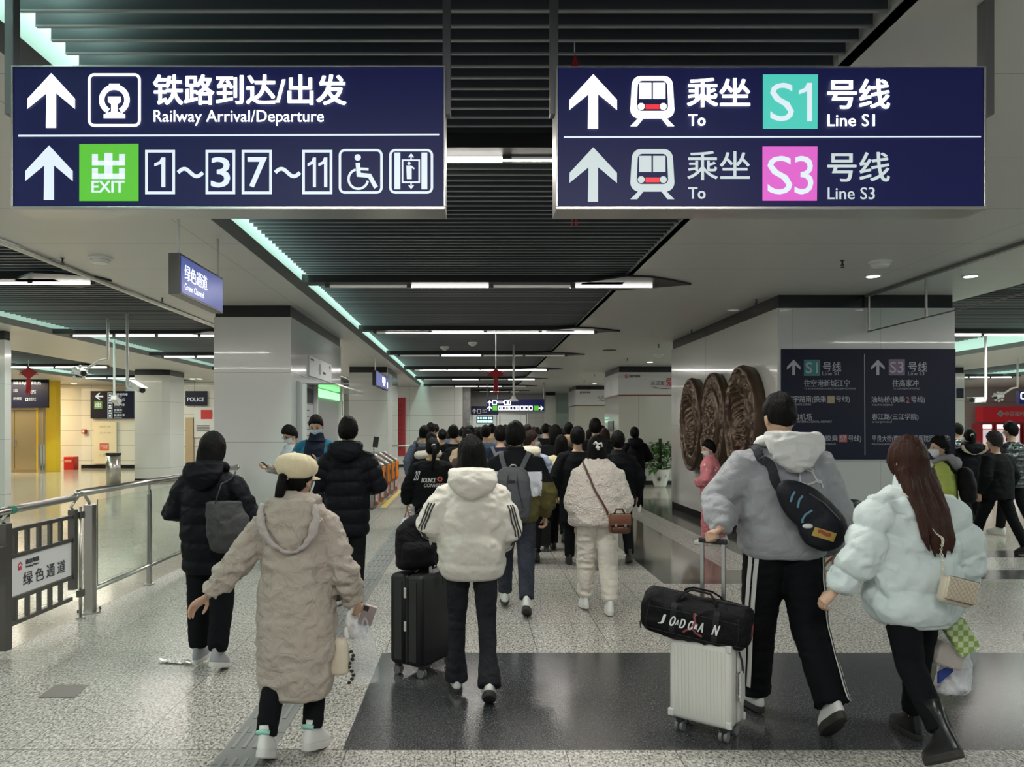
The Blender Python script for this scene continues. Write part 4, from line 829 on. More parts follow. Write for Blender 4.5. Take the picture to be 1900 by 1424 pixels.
# ---- right hall: lottery shop
Yk = 33.2
a, b = px(1824,784,Yk), px(1960,755,Yk)
t = thing('shop_sign','red lottery shop fascia sign at the right edge','sign',((a.x+b.x)/2,Yk,a.z)); mb = MB(); mb.box(a.x,b.x,Yk,Yk+.5,a.z,b.z); mb.build('fascia', mat('shop_red',(.50,.02,.03),.4,emit=.10,ecol=(.6,.02,.03)), t)
fn = panel_fn(Yk,.02); mb = MB(); text_to(mb,'中国福利彩票',1864,764,1918,773,fn,.02); mb.build('lettering', M_banner, t)
mb = MB()
for q in range(4): c = (1856+3.2*math.cos(q*PI/2), 768+3.2*math.sin(q*PI/2)); poly_to(mb, ring_pts(c[0],c[1],3,3,10)[:-1], fn)
mb.build('flower_emblem', M_banner, t)
for i, u in enumerate((1820,1846,1872,1898)):
    a, b = px(u,870,Yk-.2), px(u+24,786,Yk-.2); t = thing('vending_machine','red and white vending machine below the red shop sign, number '+('one','two','three','four')[i]+' from the left','vending machine',((a.x+b.x)/2,Yk,0),0,'vending machines')
    mb = MB(); mb.box(a.x,b.x,Yk-.2,Yk+.4,0,b.z); mb.build('cabinet', mat('machine_red',(.45,.02,.03),.4), t, bevel=.01)
    mb = MB(); mb.box(a.x+.08,b.x-.10,Yk-.215,Yk-.205,b.z-.22,b.z-.06); mb.build('lit_header', mat('machine_lit',(1,1,.95),.5,emit=1.6,ecol=(1,.96,.88)), t)
    mb = MB(); mb.box(a.x+.08,b.x-.10,Yk-.215,Yk-.205,.9,b.z-.25); s_ = mb.build('front_panel', mat('machine_panel',(.75,.66,.66),.4,emit=.35,ecol=(.9,.7,.7)), t)
    mb = MB(); mb.box(a.x+.16,b.x-.2,Yk-.222,Yk-.216,1.35,b.z-.42); mb.build('screen', mat('machine_screen',(.2,.3,.5),.2,emit=.5,ecol=(.3,.45,.7)), s_)
a, b = px(1891,750,26), px(1935,726,26); t = thing('hanging_sign','lit blue white sign cut by the right photo edge','sign',((a.x+b.x)/2,26,a.z)); mb = MB(); mb.box(a.x,b.x,26,26.15,a.z,b.z); mb.build('face', M_navy, t); mb = MB(); fn = panel_fn(26,.02); stroke(mb, rrect(1894,729,1912,741,3), 2.5, fn, True); mb.build('lettering', M_w1, t)
mb = MB(); mb.tube([(a.x+.3,26.07,b.z),(a.x+.3,26.07,CZ+.1)], .025, 8); mb.build('hanger', M_white, t)
# ceiling mounted pillar beyond block
pillar(13.3,14.5,22.7,24.0); 
flat_sign('pillar_plate','small navy plate on the pillar right of the block','sign',1775,721,1788,739,22.68,M_navyd,th=.01)
# ---- glass smoke curtain
XG = 5.30
t = thing('smoke_curtain','hanging clear glass smoke curtain with thin rods by the right block','glass panel',(XG,6,2.95))
mb = MB(); mb.box(XG-.003,XG+.003,1.0,10.34,2.955,CZ-.036); mb.build('pane', M_glass, t)
mb = MB(); mb.box(XG-.006,XG+.006,1.0,10.34,2.94,2.955); mb.build('edge_strip', M_steeld, t)
for y in (2.2,3.8,5.4,7.2,9.0,10.3): mb = MB(); mb.box(XG-.012,XG+.012,y-.010,y+.010,2.93,CZ-.036); mb.build('rod', M_steel, t)

# ---- ceiling fittings
def on_ceil(x, y): 
    Y = (CZ-EYE)*F/(VY-y); return (x-VX)/F*Y, Y
def sprinkler(x, y, lb):
    X, Y = on_ceil(x, y); t = thing('sprinkler', lb, 'sprinkler', (X,Y,CZ-.09), 0, 'ceiling sprinklers'); mb = MB(); mb.lathe([(.026,.0),(.009,-.010),(.009,-.04),(.020,-.045),(.020,-.05)], (X,Y,CZ), 12); mb.build('body', M_black, t)
    mb = MB(); mb.lathe([(.022,-.075),(.022,-.07)], (X,Y,CZ), 12); mb.tube([(X-.012,Y,CZ-.05),(X,Y,CZ-.075),(X+.012,Y,CZ-.05)], .003, 6); mb.build('deflector', M_black, t)
for x, y, lb in ((116,479,'black ceiling sprinkler over the left aisle, nearest the left photo edge'),(301,553,'black ceiling sprinkler left of the green channel sign'),(1563,484,'black ceiling sprinkler left of the right hand speaker grille'),(1403,556,'black ceiling sprinkler above the bronze discs'),(1283,612,'black ceiling sprinkler above the far end of the block'),
                 (1222,639,'black ceiling sprinkler beside the block far corner'),(1164,665,'black ceiling sprinkler before the banner pillar'),(1103,695,'black ceiling sprinkler before the second banner pillar'),(1084,706,'farthest black ceiling sprinkler on the right side')): sprinkler(x, y, lb)
def grille(x, y, lb, r=.12):
    X, Y = on_ceil(x, y); t = thing('ceiling_speaker', lb, 'speaker', (X,Y,CZ-.06), 0, 'round ceiling speakers'); mb = MB(); mb.lathe([(r,0),(r,-.015),(r*.85,-.02),(r*.8,-.045),(r*.7,-.05),(r*.68,-.062),(r*.5,-.066)], (X,Y,CZ), 28); mb.build('housing', M_white, t, auto=30)
    mb = MB(); mb.lathe([(r*.83,-.026),(r*.83,-.032)], (X,Y,CZ), 28); mb.build('groove', M_steeld, t)
grille(186,478,'round white ceiling speaker left of the green channel sign'); grille(1633,485,'round white ceiling speaker above the block'); grille(1222,658,'round white ceiling speaker near the far block corner')
def downlight(x, y, lb, r=.085, on=True):
    X, Y = on_ceil(x, y); t = thing('downlight', lb, 'ceiling light', (X,Y,CZ-.012), 0, 'round downlights'); mb = MB(); mb.lathe([(r,0),(r,-.008),(r*.86,-.010)], (X,Y,CZ), 28); mb.build('ring', M_white, t); mb = MB(); mb.lathe([(r*.8,-.0105),(r*.8,-.012)], (X,Y,CZ), 24); mb.build('lens', M_lampon if on else M_tubeoff, t)
for x, y, lb in ((1620,512,'lit round downlight above the navy line panel'),(1801,512,'lit round downlight right of the glass curtain'),(1361,575,'dim round downlight above the nearest bronze disc'),(1206,672,'lit round downlight before the banner pillar'),(1103,712,'lit round downlight before the second banner pillar')): downlight(x, y, lb, .09, x != 1361)
for x, y, lb in ((137,712,'lit round downlight in the far left hall'),(357,703,'lit downlight above the police sign'),(370,703,'second lit downlight above the police sign, right one')): downlight(x, y, lb, .13)
for x, y, lb in ((877,637,'white cone smoke detector, right one of the pair'),(825,645,'white cone smoke detector, left one of the pair')):
    Yq = (3.49-EYE)*F/(VY-y); X = (x-VX)/F*Yq; t = thing('smoke_detector', lb, 'smoke detector', (X,Yq,3.38), 0, 'smoke detectors'); mb = MB(); mb.lathe([(.10,.0),(.10,-.02),(.07,-.05),(.045,-.07),(.02,-.08)], (X,Yq,3.50), 24); mb.build('dome', M_white, t, smooth=True); mb = MB(); mb.lathe([(.103,.005),(.103,-.004)], (X,Yq,3.50), 24); mb.build('base', M_tubeoff, t)
X, Y = on_ceil(1131,650); mb = MB(); mb.lathe([(.16,0),(.16,-.01),(.1,-.015)], (X,Y,CZ), 20); tag(mb.build('ceiling_vent', M_black), 'small black round opening in the white soffit', 'ceiling vent')

# red hanging knots
def knot(x, y0, y1, Y, lb, s=1.0, kw=.28):
    top = px(x, y0, Y); H = (y1-y0)/F*Y; X = top.x; t = thing('knot_ornament', lb, 'ornament', (X,Y,top.z-H), 0, 'red knot ornaments'); MR = mat('knot_red', (.33,.012,.018), .7)
    mb = MB(); mb.tube([(X,Y,top.z),(X,Y,3.6)], .003*max(1,Y/6), 6); mb.build('cord', M_white, t)
    w_ = H*kw; c = top.z-H*.22; mb = MB(); mb.prism([(0,H*.2),(w_*.45,H*.1),(w_,0),(w_*.45,-H*.12),(0,-H*.22),(-w_*.45,-H*.12),(-w_,0),(-w_*.45,H*.1)], lambda u, v: (X+u,Y-.02,c+v), lambda u, v: (X+u,Y+.02,c+v))
    for q in range(4): mb.tube([(X+w_*(.9 if q % 2 else -.9), Y, c+.02), (X+w_*(1.15 if q % 2 else -1.15), Y, c+H*.05*(1 if q < 2 else -1)), (X+w_*(.6 if q % 2 else -.6), Y, c+H*.08*(1 if q < 2 else -1))], H*.012, 6)
    mb.build('knot', MR, t)
    mb = MB(); mb.box(X-w_*.28,X+w_*.28,Y-.012,Y+.012,c-H*.42,c-H*.20); mb.build('plaque', MR, t)
    for q in range(5): dx = (q-2)*w_*.16; mb = MB(); mb.tube([(X+dx*.6,Y,c-H*.42),(X+dx,Y,top.z-H*(.9+.1*(q % 2)))], w_*.07, 5); mb.build('tassel', MR, t)
knot(920,683,733,14,'red knot ornament hanging mid corridor above the crowd'); knot(53,680,735,21,'red knot ornament hanging before the far left blue panel'); knot(1066,97,420,3.75,'red knot ornament mostly hidden behind the S1 S3 sign', 1, .075)
# pole mounted fitting in the corridor
t = thing('pole_speaker','white bell shaped speaker on a long ceiling pole','speaker',tuple(px(953,748,17))); p = px(953,745,17); mb = MB(); mb.tube([(p.x,17,p.z+.1),(p.x,17,3.5)], .022, 10); mb.build('pole', M_white, t, smooth=True); mb = MB(); mb.lathe([(.11,0),(.10,.02),(.05,.06),(.04,.12)], tuple(p), 20); mb.build('bell', M_white, t, smooth=True)
# surveillance cameras
def cctv(lb, base, body, look, ring=None, ceil_=CZ):
    bx, by, bz = base; t = thing('security_camera', lb, 'camera', tuple(body), 0, 'ceiling surveillance cameras'); B = Vector(body); d = Vector(look).normalized()
    mb = MB(); mb.tube([(bx,by,ceil_+.1),(bx,by,bz+.12),(bx,by,bz+.03),(bx+(B.x-bx)*.3,by,bz-.0),(B.x,B.y,B.z-.03)], .024, 10); mb.build('pole', M_white, t, smooth=True)
    x, y = _frame(d); up = Vector((0,0,1)); M = Matrix((x, d, x.cross(d))).transposed().to_4x4(); M.translation = B
    mb = MB(); mb.T = M; mb.box(-.055,.055,-.19,.17,-.05,.05); mb.build('housing', M_white, t, bevel=.012)
    mb = MB(); mb.T = M; mb.box(-.062,.062,-.19,.24,.05,.058); mb.build('sunshield', M_white, t, bevel=.003)
    mb = MB(); mb.T = M; mb.lathe([(.045,.0),(.045,.03),(.03,.035)], (0,.17,0), 20, axis=(0,1,0)); mb.build('lens', M_black, t)
    if ring:
        mb = MB(); mb.T = M
        for q in range(8): a = 2*PI*q/8; mb.ell((.11*math.cos(a), .02, -.02+.11*math.sin(a)),(.03,.03,.03),10,6)
        mb.build('lamp_ring', M_white, t)
P1 = px(254,718,12.5); cctv('white bullet camera on a pole left of the big pillar', (px(236,0,12.5).x,12.5,P1.z-.02), P1, (1,-.8,-.45))
P1 = px(147,690,13); cctv('dark camera with round lamp ring in the left hall', (px(200,0,13).x,13,P1.z+.18), P1, (1,-.9,-.3), True)
P1 = px(215,744,16); cctv('camera on a slim pole before the arrow sign', (px(212,0,16).x,16,P1.z-.01), P1, (-.2,1,-.3))
P1 = px(1814,743,15); cctv('white bullet camera right of the block looking left', (px(1829,0,15).x,15,P1.z-.02), P1, (-1,-.5,-.05))
P1 = px(1853,735,20); cctv('silver camera on an arm near the red shop sign', (px(1888,0,20).x,20,P1.z+.2), P1, (-1,-.6,-.35), True)

# ---- things on the floor
mb = MB(); mb.add([tuple(Vector((*( (x-VX)/F*(EYE*F/(y-VY)), EYE*F/(y-VY)),.004))) for x, y in ((70,1296),(138,1296),(163,1272),(102,1272))], [(0,1,2,3)])
tag(mb.build('floor_plate', mat('plate_steel', (.32,.31,.29), .35, .8)), 'flat steel cover plate set in the floor at lower left', 'floor plate')
mb = MB(); rnd = random.Random(2); g = 14
V = []; FC = []
for i in range(g):
    for j in range(4):
        x = 295+65*i/(g-1); y = 1226+6*(j/3)+3*(i/(g-1)); Yq = EYE*F/(y-VY); V.append(((x-VX)/F*Yq, Yq, .004+rnd.random()*.014))
for i in range(g-1):
    for j in range(3): a = i*4+j; FC.append((a,a+1,a+5,a+4))
mb.add(V, FC); tag(mb.build('foil_wrapper', mat('foil', (.75,.75,.72), .25, .8)), 'crumpled silver wrapper lying on the floor behind the black coated woman', 'litter')
# ================================================================== PEOPLE
def vnoise(P, seed=0):
    """smooth value noise in -1..1 for an (n,3) array"""
    P = np.asarray(P, float); I = np.floor(P).astype(np.int64); f = P-I; f = f*f*(3-2*f)
    def h(i, j, k):
        n = (i*374761393+j*668265263+k*2147483647+seed*144665) & 0x7fffffff; n = ((n ^ (n >> 13))*1274126177) & 0x7fffffff
        return ((n ^ (n >> 16)) & 0xffff)/32767.5-1
    r = 0
    for a in (0, 1):
        for b in (0, 1):
            for c in (0, 1):
                w_ = (f[:,0] if a else 1-f[:,0])*(f[:,1] if b else 1-f[:,1])*(f[:,2] if c else 1-f[:,2]); r = r+w_*h(I[:,0]+a, I[:,1]+b, I[:,2]+c)
    return r
def fbm(P, seed=0, o=3):
    P = np.asarray(P, float); r = 0; a = 1
    for i in range(o): r = r+a*vnoise(P*(2**i), seed+i*7); a *= .5
    return r
def remesh(mb, voxel, iters=3, fac=.5):
    me = D.meshes.new('tmp'); me.from_pydata(mb.v, [], mb.f); bm = bmesh.new(); bm.from_mesh(me); bmesh.ops.recalc_face_normals(bm, faces=bm.faces); bm.to_mesh(me); bm.free()
    o = D.objects.new('tmp', me); COL.objects.link(o)
    m = o.modifiers.new('r', 'REMESH'); m.mode = 'VOXEL'; m.voxel_size = voxel
    if iters: s = o.modifiers.new('s', 'SMOOTH'); s.factor = fac; s.iterations = iters
    dg = bpy.context.evaluated_depsgraph_get(); dg.update(); ev = o.evaluated_get(dg).to_mesh()
    V = np.empty(len(ev.vertices)*3); ev.vertices.foreach_get('co', V); V = V.reshape(-1, 3); N = np.empty(len(V)*3); ev.vertices.foreach_get('normal', N); N = N.reshape(-1, 3)
    FC = [tuple(p.vertices) for p in ev.polygons]
    o.evaluated_get(dg).to_mesh_clear(); D.objects.remove(o); D.meshes.remove(me)
    return V, N, FC
def seg_info(V, a, b):
    a = np.array(a, float); b = np.array(b, float); d = b-a; L = np.linalg.norm(d); t = np.clip(((V-a) @ d)/max(L*L, 1e-9), 0, 1); q = a+t[:,None]*d
    return np.linalg.norm(V-q, axis=1), t*L
def put(V, FC, name, mats, parent, fm=None, smooth=True):
    mb = MB(); mb.v = [tuple(p) for p in V]; mb.f = FC; mb.m = fm if fm is not None else [0]*len(FC)
    return mb.build(name, mats, parent, smooth=smooth, local=True)
SKIN = mat('skin', (.50,.32,.22), .5, bump=.05, bscale=80); SKIN.node_tree.nodes['Principled BSDF'].inputs['Subsurface Weight'].default_value = .08
HAIR = mat('hair_black', (.004,.0035,.0035), .45, bump=.7, bscale=70, aniso=(3,3,.18), spec=.1); HAIRB = mat('hair_dark_brown', (.022,.013,.010), .38, bump=.7, bscale=70, aniso=(3,3,.18), spec=.1); HAIRR = mat('hair_red_brown', (.042,.017,.012), .36, bump=.6, bscale=60, aniso=(3,3,.25)); HAIRG = mat('hair_greying', (.035,.032,.030), .5, bump=.7, bscale=70, aniso=(3,3,.18), spec=.1)
MASK = mat('mask_cloth', (.74,.78,.82), .7); MASKB = mat('mask_blue', (.50,.66,.80), .7)
def dir_grid(nu=48, nv=36):
    U = []; FC = []
    for i in range(nv+1):
        t = -PI/2+PI*i/nv
        for j in range(nu): a = 2*PI*j/nu; U.append((math.cos(t)*math.sin(a), math.cos(t)*math.cos(a), math.sin(t)))
    for i in range(nv):
        for j in range(nu): a = i*nu+j; b = i*nu+(j+1) % nu; FC.append((a, b, b+nu, a+nu))
    return np.array(U), FC
def g(x, c, s): return np.exp(-((x-c)/s)**2)
def head_shape(U):
    ux, uy, uz = U.T; P = U*np.array([.074,.093,.116]); dn = np.clip(-uz, 0, 1); bk = np.clip(-uy, 0, 1); fr = np.clip(uy, 0, 1)
    P[:,0] *= 1-.27*dn**1.3; P[:,1] *= 1-.30*dn*bk
    P[:,1] += fr*(.026*g(ux,0,.15)*g(uz,-.22,.15)+.010*g(ux,0,.10)*g(uz,-.02,.16)-.010*g(np.abs(ux),.36,.17)*g(uz,.04,.11)+.005*g(uz,.17,.08)*g(ux,0,.5)+.006*g(ux,0,.22)*g(uz,-.50,.06)+.005*g(ux,0,.22)*g(uz,-.60,.05)-.004*g(ux,0,.3)*g(uz,-.55,.03)+.012*g(ux,0,.3)*g(uz,-.82,.16))
    P[:,2] += -.004*dn*fr
    return P
def sstep(x, a, b): t = np.clip((x-a)/(b-a), 0, 1); return t*t*(3-2*t)
def head_parts(R, M, hair, hmat, k, face=False, seed=0, mask=None, glasses=False, lod=0):
    """builds into the figure R: returns (V, F) of the head for the body mesh; hair, mask and glasses become parts"""
    U, FC = dir_grid(*((48,36) if not lod else (20,14))); M = M @ Matrix.Scale(k, 4); A = np.array(M.to_3x3()); T_ = np.array(M.translation)
    P = head_shape(U); Vh = P @ A.T+T_; F_ = list(FC); mbh = MB()
    for s in (-1, 1): mbh.ell((.077*s,-.008,-.008),(.011,.019,.032),12,8)
    e = np.array([tuple(p) for p in mbh.v]) @ A.T+T_; n0 = len(Vh); Vh = np.vstack([Vh, e]); F_ += [tuple(i+n0 for i in f) for f in mbh.f]
    # hair
    U, FC = dir_grid(*((72,48) if not lod else (24,16))); P = head_shape(U); ux, uy, uz = U.T; az = np.arctan2(ux, uy)
    front = .50 if hair in ('short','crop') else .42
    line = np.interp(np.abs(az)/PI, [0,.16,.30,.42,.52,.62,1], [front,front-.02,.30,.06,-.18,-.50,-.66] if hair != 'crop' else [front,front,.34,.12,-.02,-.30,-.46])
    if hair in ('bob','long'): line = np.interp(np.abs(az)/PI, [0,.10,.22,.34,.5,1], [.55,.45,.0,-.6,-.85,-.9])
    inside = sstep(uz-line, -.06, .07); th = {'short':.016,'crop':.010,'bob':.016,'long':.016,'pony':.013,'bun':.013}[hair]
    vol = th*(1+.5*np.clip(uz,0,1))+(.010*np.clip(uz,0,1) if hair in ('short','crop') else 0)
    st = vnoise(np.stack([az*9, uz*2.2, np.full(len(az), seed*3.1)], 1), seed)*.0035+vnoise(np.stack([ux*7, uy*7, uz*7], 1), seed+5)*.003
    if hair in ('short',): st += vnoise(np.stack([az*16, uz*9, ux*6], 1), seed+9)*.0035
    off = -.012*(1-inside)+(vol+st)*inside
    Nn = U/np.linalg.norm(U, axis=1)[:,None]; P = P+Nn*off[:,None]; P[:,2] += np.where(uz > .3, .004, 0)*inside
    mbx = MB(); mbx.v = [tuple(p) for p in P]; mbx.f = FC; lens = {'bob': .20, 'long': .34}.get(hair)
    if isinstance(lens, float):
        if hair == 'bob':
            mbx.stack([(.04,.080,.085,0,-.018),(-.02,.092,.085,0,-.022),(-.08,.094,.075,0,-.030),(-.13,.088,.062,0,-.036),(-.165,.076,.045,0,-.038)], 32, 2.3)
        else:
            mbx.stack([(.04,.080,.085,0,-.018),(-.04,.090,.082,0,-.026),(-.12,.092,.062,0,-.052)], 32, 2.2)
            for q in range(9):
                s = (q-4)/4; x0 = s*.075; sd = (seed+q)*1.7
                mbx.tube([(x0,-.055,-.04),(x0*1.1+.01*math.sin(sd),-.10,-.14),(x0*1.0+.02*math.sin(sd),-.165,-.25),(x0*.8+.03*math.sin(sd*1.3),-.205,-.36-.05*abs(math.sin(sd*2))),(x0*.6+.03*math.sin(sd*1.3),-.215,-.42-.07*abs(math.sin(sd*2)))], [.032,.034,.028,.018,.004], 10)
        V, N, F2 = remesh(mbx, .0065 if not lod else .014, 2); az = np.arctan2(V[:,0], V[:,1]); V = V+N*(vnoise(np.stack([az*14, V[:,2]*7, V[:,1]*8], 1), seed)*.004)[:,None]
    else: V, F2 = np.array(mbx.v), FC
    ho = put(V @ A.T+T_, F2, 'hair', hmat, R)
    if hair == 'pony':
        mb = MB(); mb.tube([(0,-.085,.03),(0,-.125,.025),(.004,-.145,-.04),(-.01,-.150,-.12),(-.03,-.155,-.20),(-.02,-.150,-.27)], [.018,.026,.030,.026,.016,.004], 12); mb.T = None
        V = np.array([tuple(p) for p in mb.v]) @ A.T+T_; put(V, mb.f, 'ponytail', hmat, R)
        mb = MB(); mb.tube([Vector((.022*math.cos(a), -.105+.004, .028+.022*math.sin(a))) for a in np.linspace(0, 2*PI, 13)[:-1]], .006, 6, closed=True); V = np.array([tuple(p) for p in mb.v]) @ A.T+T_; put(V, mb.f, 'hair_tie', MASK, R)
    if hair == 'bun':
        mb = MB(); mb.ell((0,-.095,.02),(.055,.035,.05),20,14); V = np.array([tuple(p) for p in mb.v]); V += (V-np.array([0,-.095,.02]))*(.12*vnoise(V*60, seed))[:,None]; put(V @ A.T+T_, mb.f, 'hair_bun', hmat, R)
    if mask is not None:
        V = []; F2 = []; nu, nv = 18, 12
        for i in range(nv+1):
            v = i/nv; uz0 = -.10-.80*v
            for j in range(nu+1):
                s = (j/nu*2-1); aa = s*1.22*(1-.12*abs(v-.4)); c = math.sqrt(max(0, 1-uz0*uz0)); V.append((c*math.sin(aa), c*math.cos(aa), uz0))
        Um = np.array(V); Pm = head_shape(Um); Pm = Pm+Um*.009; Pm[:,1] += .006*g(Um[:,0],0,.35)*np.clip(1-np.abs(Um[:,2]+.45)/.5, 0, 1)
        F2 = [(i*(nu+1)+j, i*(nu+1)+j+1, (i+1)*(nu+1)+j+1, (i+1)*(nu+1)+j) for i in range(nv) for j in range(nu)]
        n0 = len(Pm); Q = Pm-Um*.003; Pm = np.vstack([Pm, Q]); F2 += [tuple(i+n0 for i in reversed(f)) for f in F2]
        mo = put(Pm @ A.T+T_, F2, 'face_mask', mask, R); mb = MB()
        for s in (-1, 1):
            for z in (-.02,-.085): mb.tube([(s*.062,.050,z),(s*.074,.02,(z-.01)*.6),(s*.083,-.010,-.01)], .0015, 5)
        put(np.array([tuple(p) for p in mb.v]) @ A.T+T_, mb.f, 'ear_loop', mask, R)
    if face:
        for s in (-1, 1):
            mb = MB(); mb.ell((s*.029,.078,.004),(.014,.010,.0055),14,8); eo = put(np.array([tuple(p) for p in mb.v]) @ A.T+T_, mb.f, 'eye', mat('eye_dark', (.02,.012,.01), .2), R)
            mb = MB(); mb.tube([(s*.014,.090,.020),(s*.030,.088,.026),(s*.048,.078,.021)], [.002,.0035,.0015], 6); put(np.array([tuple(p) for p in mb.v]) @ A.T+T_, mb.f, 'eyebrow', hmat, R)
    if glasses:
        mb = MB()
        for s in (-1, 1):
            mb.tube([Vector((s*.032+.022*math.cos(a), .097, .002+.017*math.sin(a))) for a in np.linspace(0, 2*PI, 17)[:-1]], .0016, 5, closed=True); mb.tube([(s*.054,.095,.006),(s*.078,.06,.006),(s*.082,-.005,.0)], .0016, 5)
        mb.tube([(-.010,.098,.006),(.010,.098,.006)], .0016, 5); put(np.array([tuple(p) for p in mb.v]) @ A.T+T_, mb.f, 'glasses', M_black, R)
    return Vh, F_
def hand_mesh(wrist, d, palm, side, curl=.5, k=1.0, lod=0):
    """d: direction of the fingers, palm: direction the palm faces; side +1 puts the thumb at d x palm"""
    d = Vector(d).normalized(); palm = Vector(palm); palm = (palm-d*palm.dot(d)).normalized(); s = d.cross(palm).normalized()*side
    W = Vector(wrist); mb = MB(); k_ = k
    mb.tube([W-d*.03*k_, W+d*.02*k_, W+d*.05*k_, W+d*.085*k_], [.026*k_,.030*k_,.038*k_,.036*k_], 12, up=palm, sy=.5 if True else 1)
    for i in range(4):
        o = (i-1.5)*-.019*k_; L = (.075,.082,.076,.060)[i]*k_; b = W+d*(.082-.004*abs(i-1))*k_+s*o; a = 0; P = [b-d*.01*k_, b]
        for j, fr in enumerate((.45,.32,.23)):
            a += curl*(.9,1.2,.8)[j]; P.append(P[-1]+(d*math.cos(a)+palm*math.sin(a))*L*fr)
        mb.ball_tube(P, [.0095*k_,.0093*k_,.0088*k_,.008*k_,.0068*k_], 8)
    b = W+d*.022*k_+s*.026*k_+palm*.006*k_; t1 = b+(d*.55+s*.75+palm*.25).normalized()*.036*k_; t2 = t1+(d*.85+s*.25+palm*(.3+.5*curl)).normalized()*.03*k_; t3 = t2+(d*.9+palm*(.3+.6*curl)-s*.05).normalized()*.022*k_
    mb.ball_tube([b, t1, t2, t3], [.014*k_,.0115*k_,.0105*k_,.008*k_], 8)
    if lod: return np.array([tuple(p) for p in mb.v]), mb.f
    V, N, FC = remesh(mb, .0042, 2, .4); return V, FC

def ribbon(target, pts, width, mat_, name, parent, off=.006, thick=.004, world=None, n=40, smoothn=1):
    """band lying on a mesh: pts are 3D points in the mesh's own frame"""
    me = target.data; bv = BVHTree.FromPolygons([v.co.copy() for v in me.vertices], [tuple(p.vertices) for p in me.polygons])
    P = [Vector(p) for p in pts]; seg = [0]
    for i in range(1, len(P)): seg.append(seg[-1]+(P[i]-P[i-1]).length)
    C = []; NN = []
    for i in range(n+1):
        s = seg[-1]*i/n; j = max(q for q in range(len(seg)) if seg[q] <= s+1e-9); j = min(j, len(P)-2); f = (s-seg[j])/max(seg[j+1]-seg[j], 1e-9); p = P[j].lerp(P[j+1], f)
        loc, nor, _, _ = bv.find_nearest(p); C.append(loc); NN.append(nor)
    for _ in range(3):
        NN = [(NN[max(i-1,0)]+NN[i]*2+NN[min(i+1,n)]).normalized() for i in range(n+1)]
        C = [C[0]]+[(C[i-1]+C[i]*2+C[i+1])/4 for i in range(1, n)]+[C[-1]]
    V = []; FC = []
    for i in range(n+1):
        t = (C[min(i+1,n)]-C[max(i-1,0)]).normalized(); x = t.cross(NN[i]).normalized(); b = C[i]+NN[i]*off
        V += [b+x*width/2, b-x*width/2, b-x*width/2+NN[i]*thick, b+x*width/2+NN[i]*thick]
    for i in range(n):
        a = i*4
        for q in range(4): FC.append((a+q, a+(q+1) % 4, a+4+(q+1) % 4, a+4+q))
    FC += [(3,2,1,0), (n*4, n*4+1, n*4+2, n*4+3)]
    mb = MB()
    if world is not None: mb.T = world
    mb.add(V, FC); return mb.build(name, mat_, parent, smooth=False, local=world is None)

def leg_angles(a, kn, side, k, hipz, splay=.03, hx=.085):
    hip = Vector((side*hx*k, 0, hipz)); th = Vector((side*splay, math.sin(a), -math.cos(a))).normalized(); knee = hip+th*.42*k
    b = a-kn; sh = Vector((side*splay*.3, math.sin(b), -math.cos(b))).normalized(); return hip, knee, knee+sh*.40*k
def shoe(R, ank, pitch, yaw, k, mats, side, style='sneaker'):
    """pitch > 0: heel lifted"""
    M = Matrix.Translation(ank) @ Matrix.Rotation(yaw, 4, 'Z') @ Matrix.Rotation(-pitch, 4, 'X') @ Matrix.Scale(k, 4)
    mb = MB(); n = 24; out = []
    for i in range(n):
        a = 2*PI*i/n; y = .055+.135*math.sin(a); w_ = .043*abs(math.cos(a))**.75*(1 if y > .05 else .86); out.append((math.copysign(w_, math.cos(a)), y))
    def ring(z, s, ys=1.0, y0=0): return [(x*s, .055+(y-.055)*ys+y0, z) for x, y in out]
    rings = [ring(-.052,1.0,1.0), ring(-.035,1.02,1.0), ring(-.018,1.0,.96,-.004), ring(.0,.92,.80,-.022), ring(.018,.86,.60,-.045), ring(.045,.80,.42,-.062), ring(.07,.82,.40,-.062)]
    if style == 'boot': rings += [ring(.12,.86,.40,-.062), ring(.20,.92,.42,-.064)]
    if style == 'hidden': rings = rings[:5]
    V = [p for r in rings for p in r]; FC = [(i*n+j, i*n+(j+1) % n, (i+1)*n+(j+1) % n, (i+1)*n+j) for i in range(len(rings)-1) for j in range(n)]; FC += [tuple(range(n-1,-1,-1)), tuple((len(rings)-1)*n+j for j in range(n))]
    mb.T = M; mb.add(V, FC); up = mb.build('shoe', mats[0], R, smooth=True, local=True)
    mb = MB(); mb.T = M; rr = [ring(-.080,.98,.98), ring(-.075,1.06,1.02), ring(-.055,1.08,1.03), ring(-.044,1.05,1.02)]
    V = [p for r in rr for p in r]; FC = [(i*n+j, i*n+(j+1) % n, (i+1)*n+(j+1) % n, (i+1)*n+j) for i in range(3) for j in range(n)]+[tuple(range(n-1,-1,-1)), tuple(3*n+j for j in range(n))]
    mb.add(V, FC); mb.build('sole', mats[1], up, local=True)
    if style == 'sneaker' and len(mats) > 2:
        mb = MB(); mb.T = M; mb.tube([(-.03,-.06,.035),(0,-.075,.04),(.03,-.06,.035)], .012, 8); mb.build('heel_tab', mats[2], up, smooth=True, local=True)
    return up

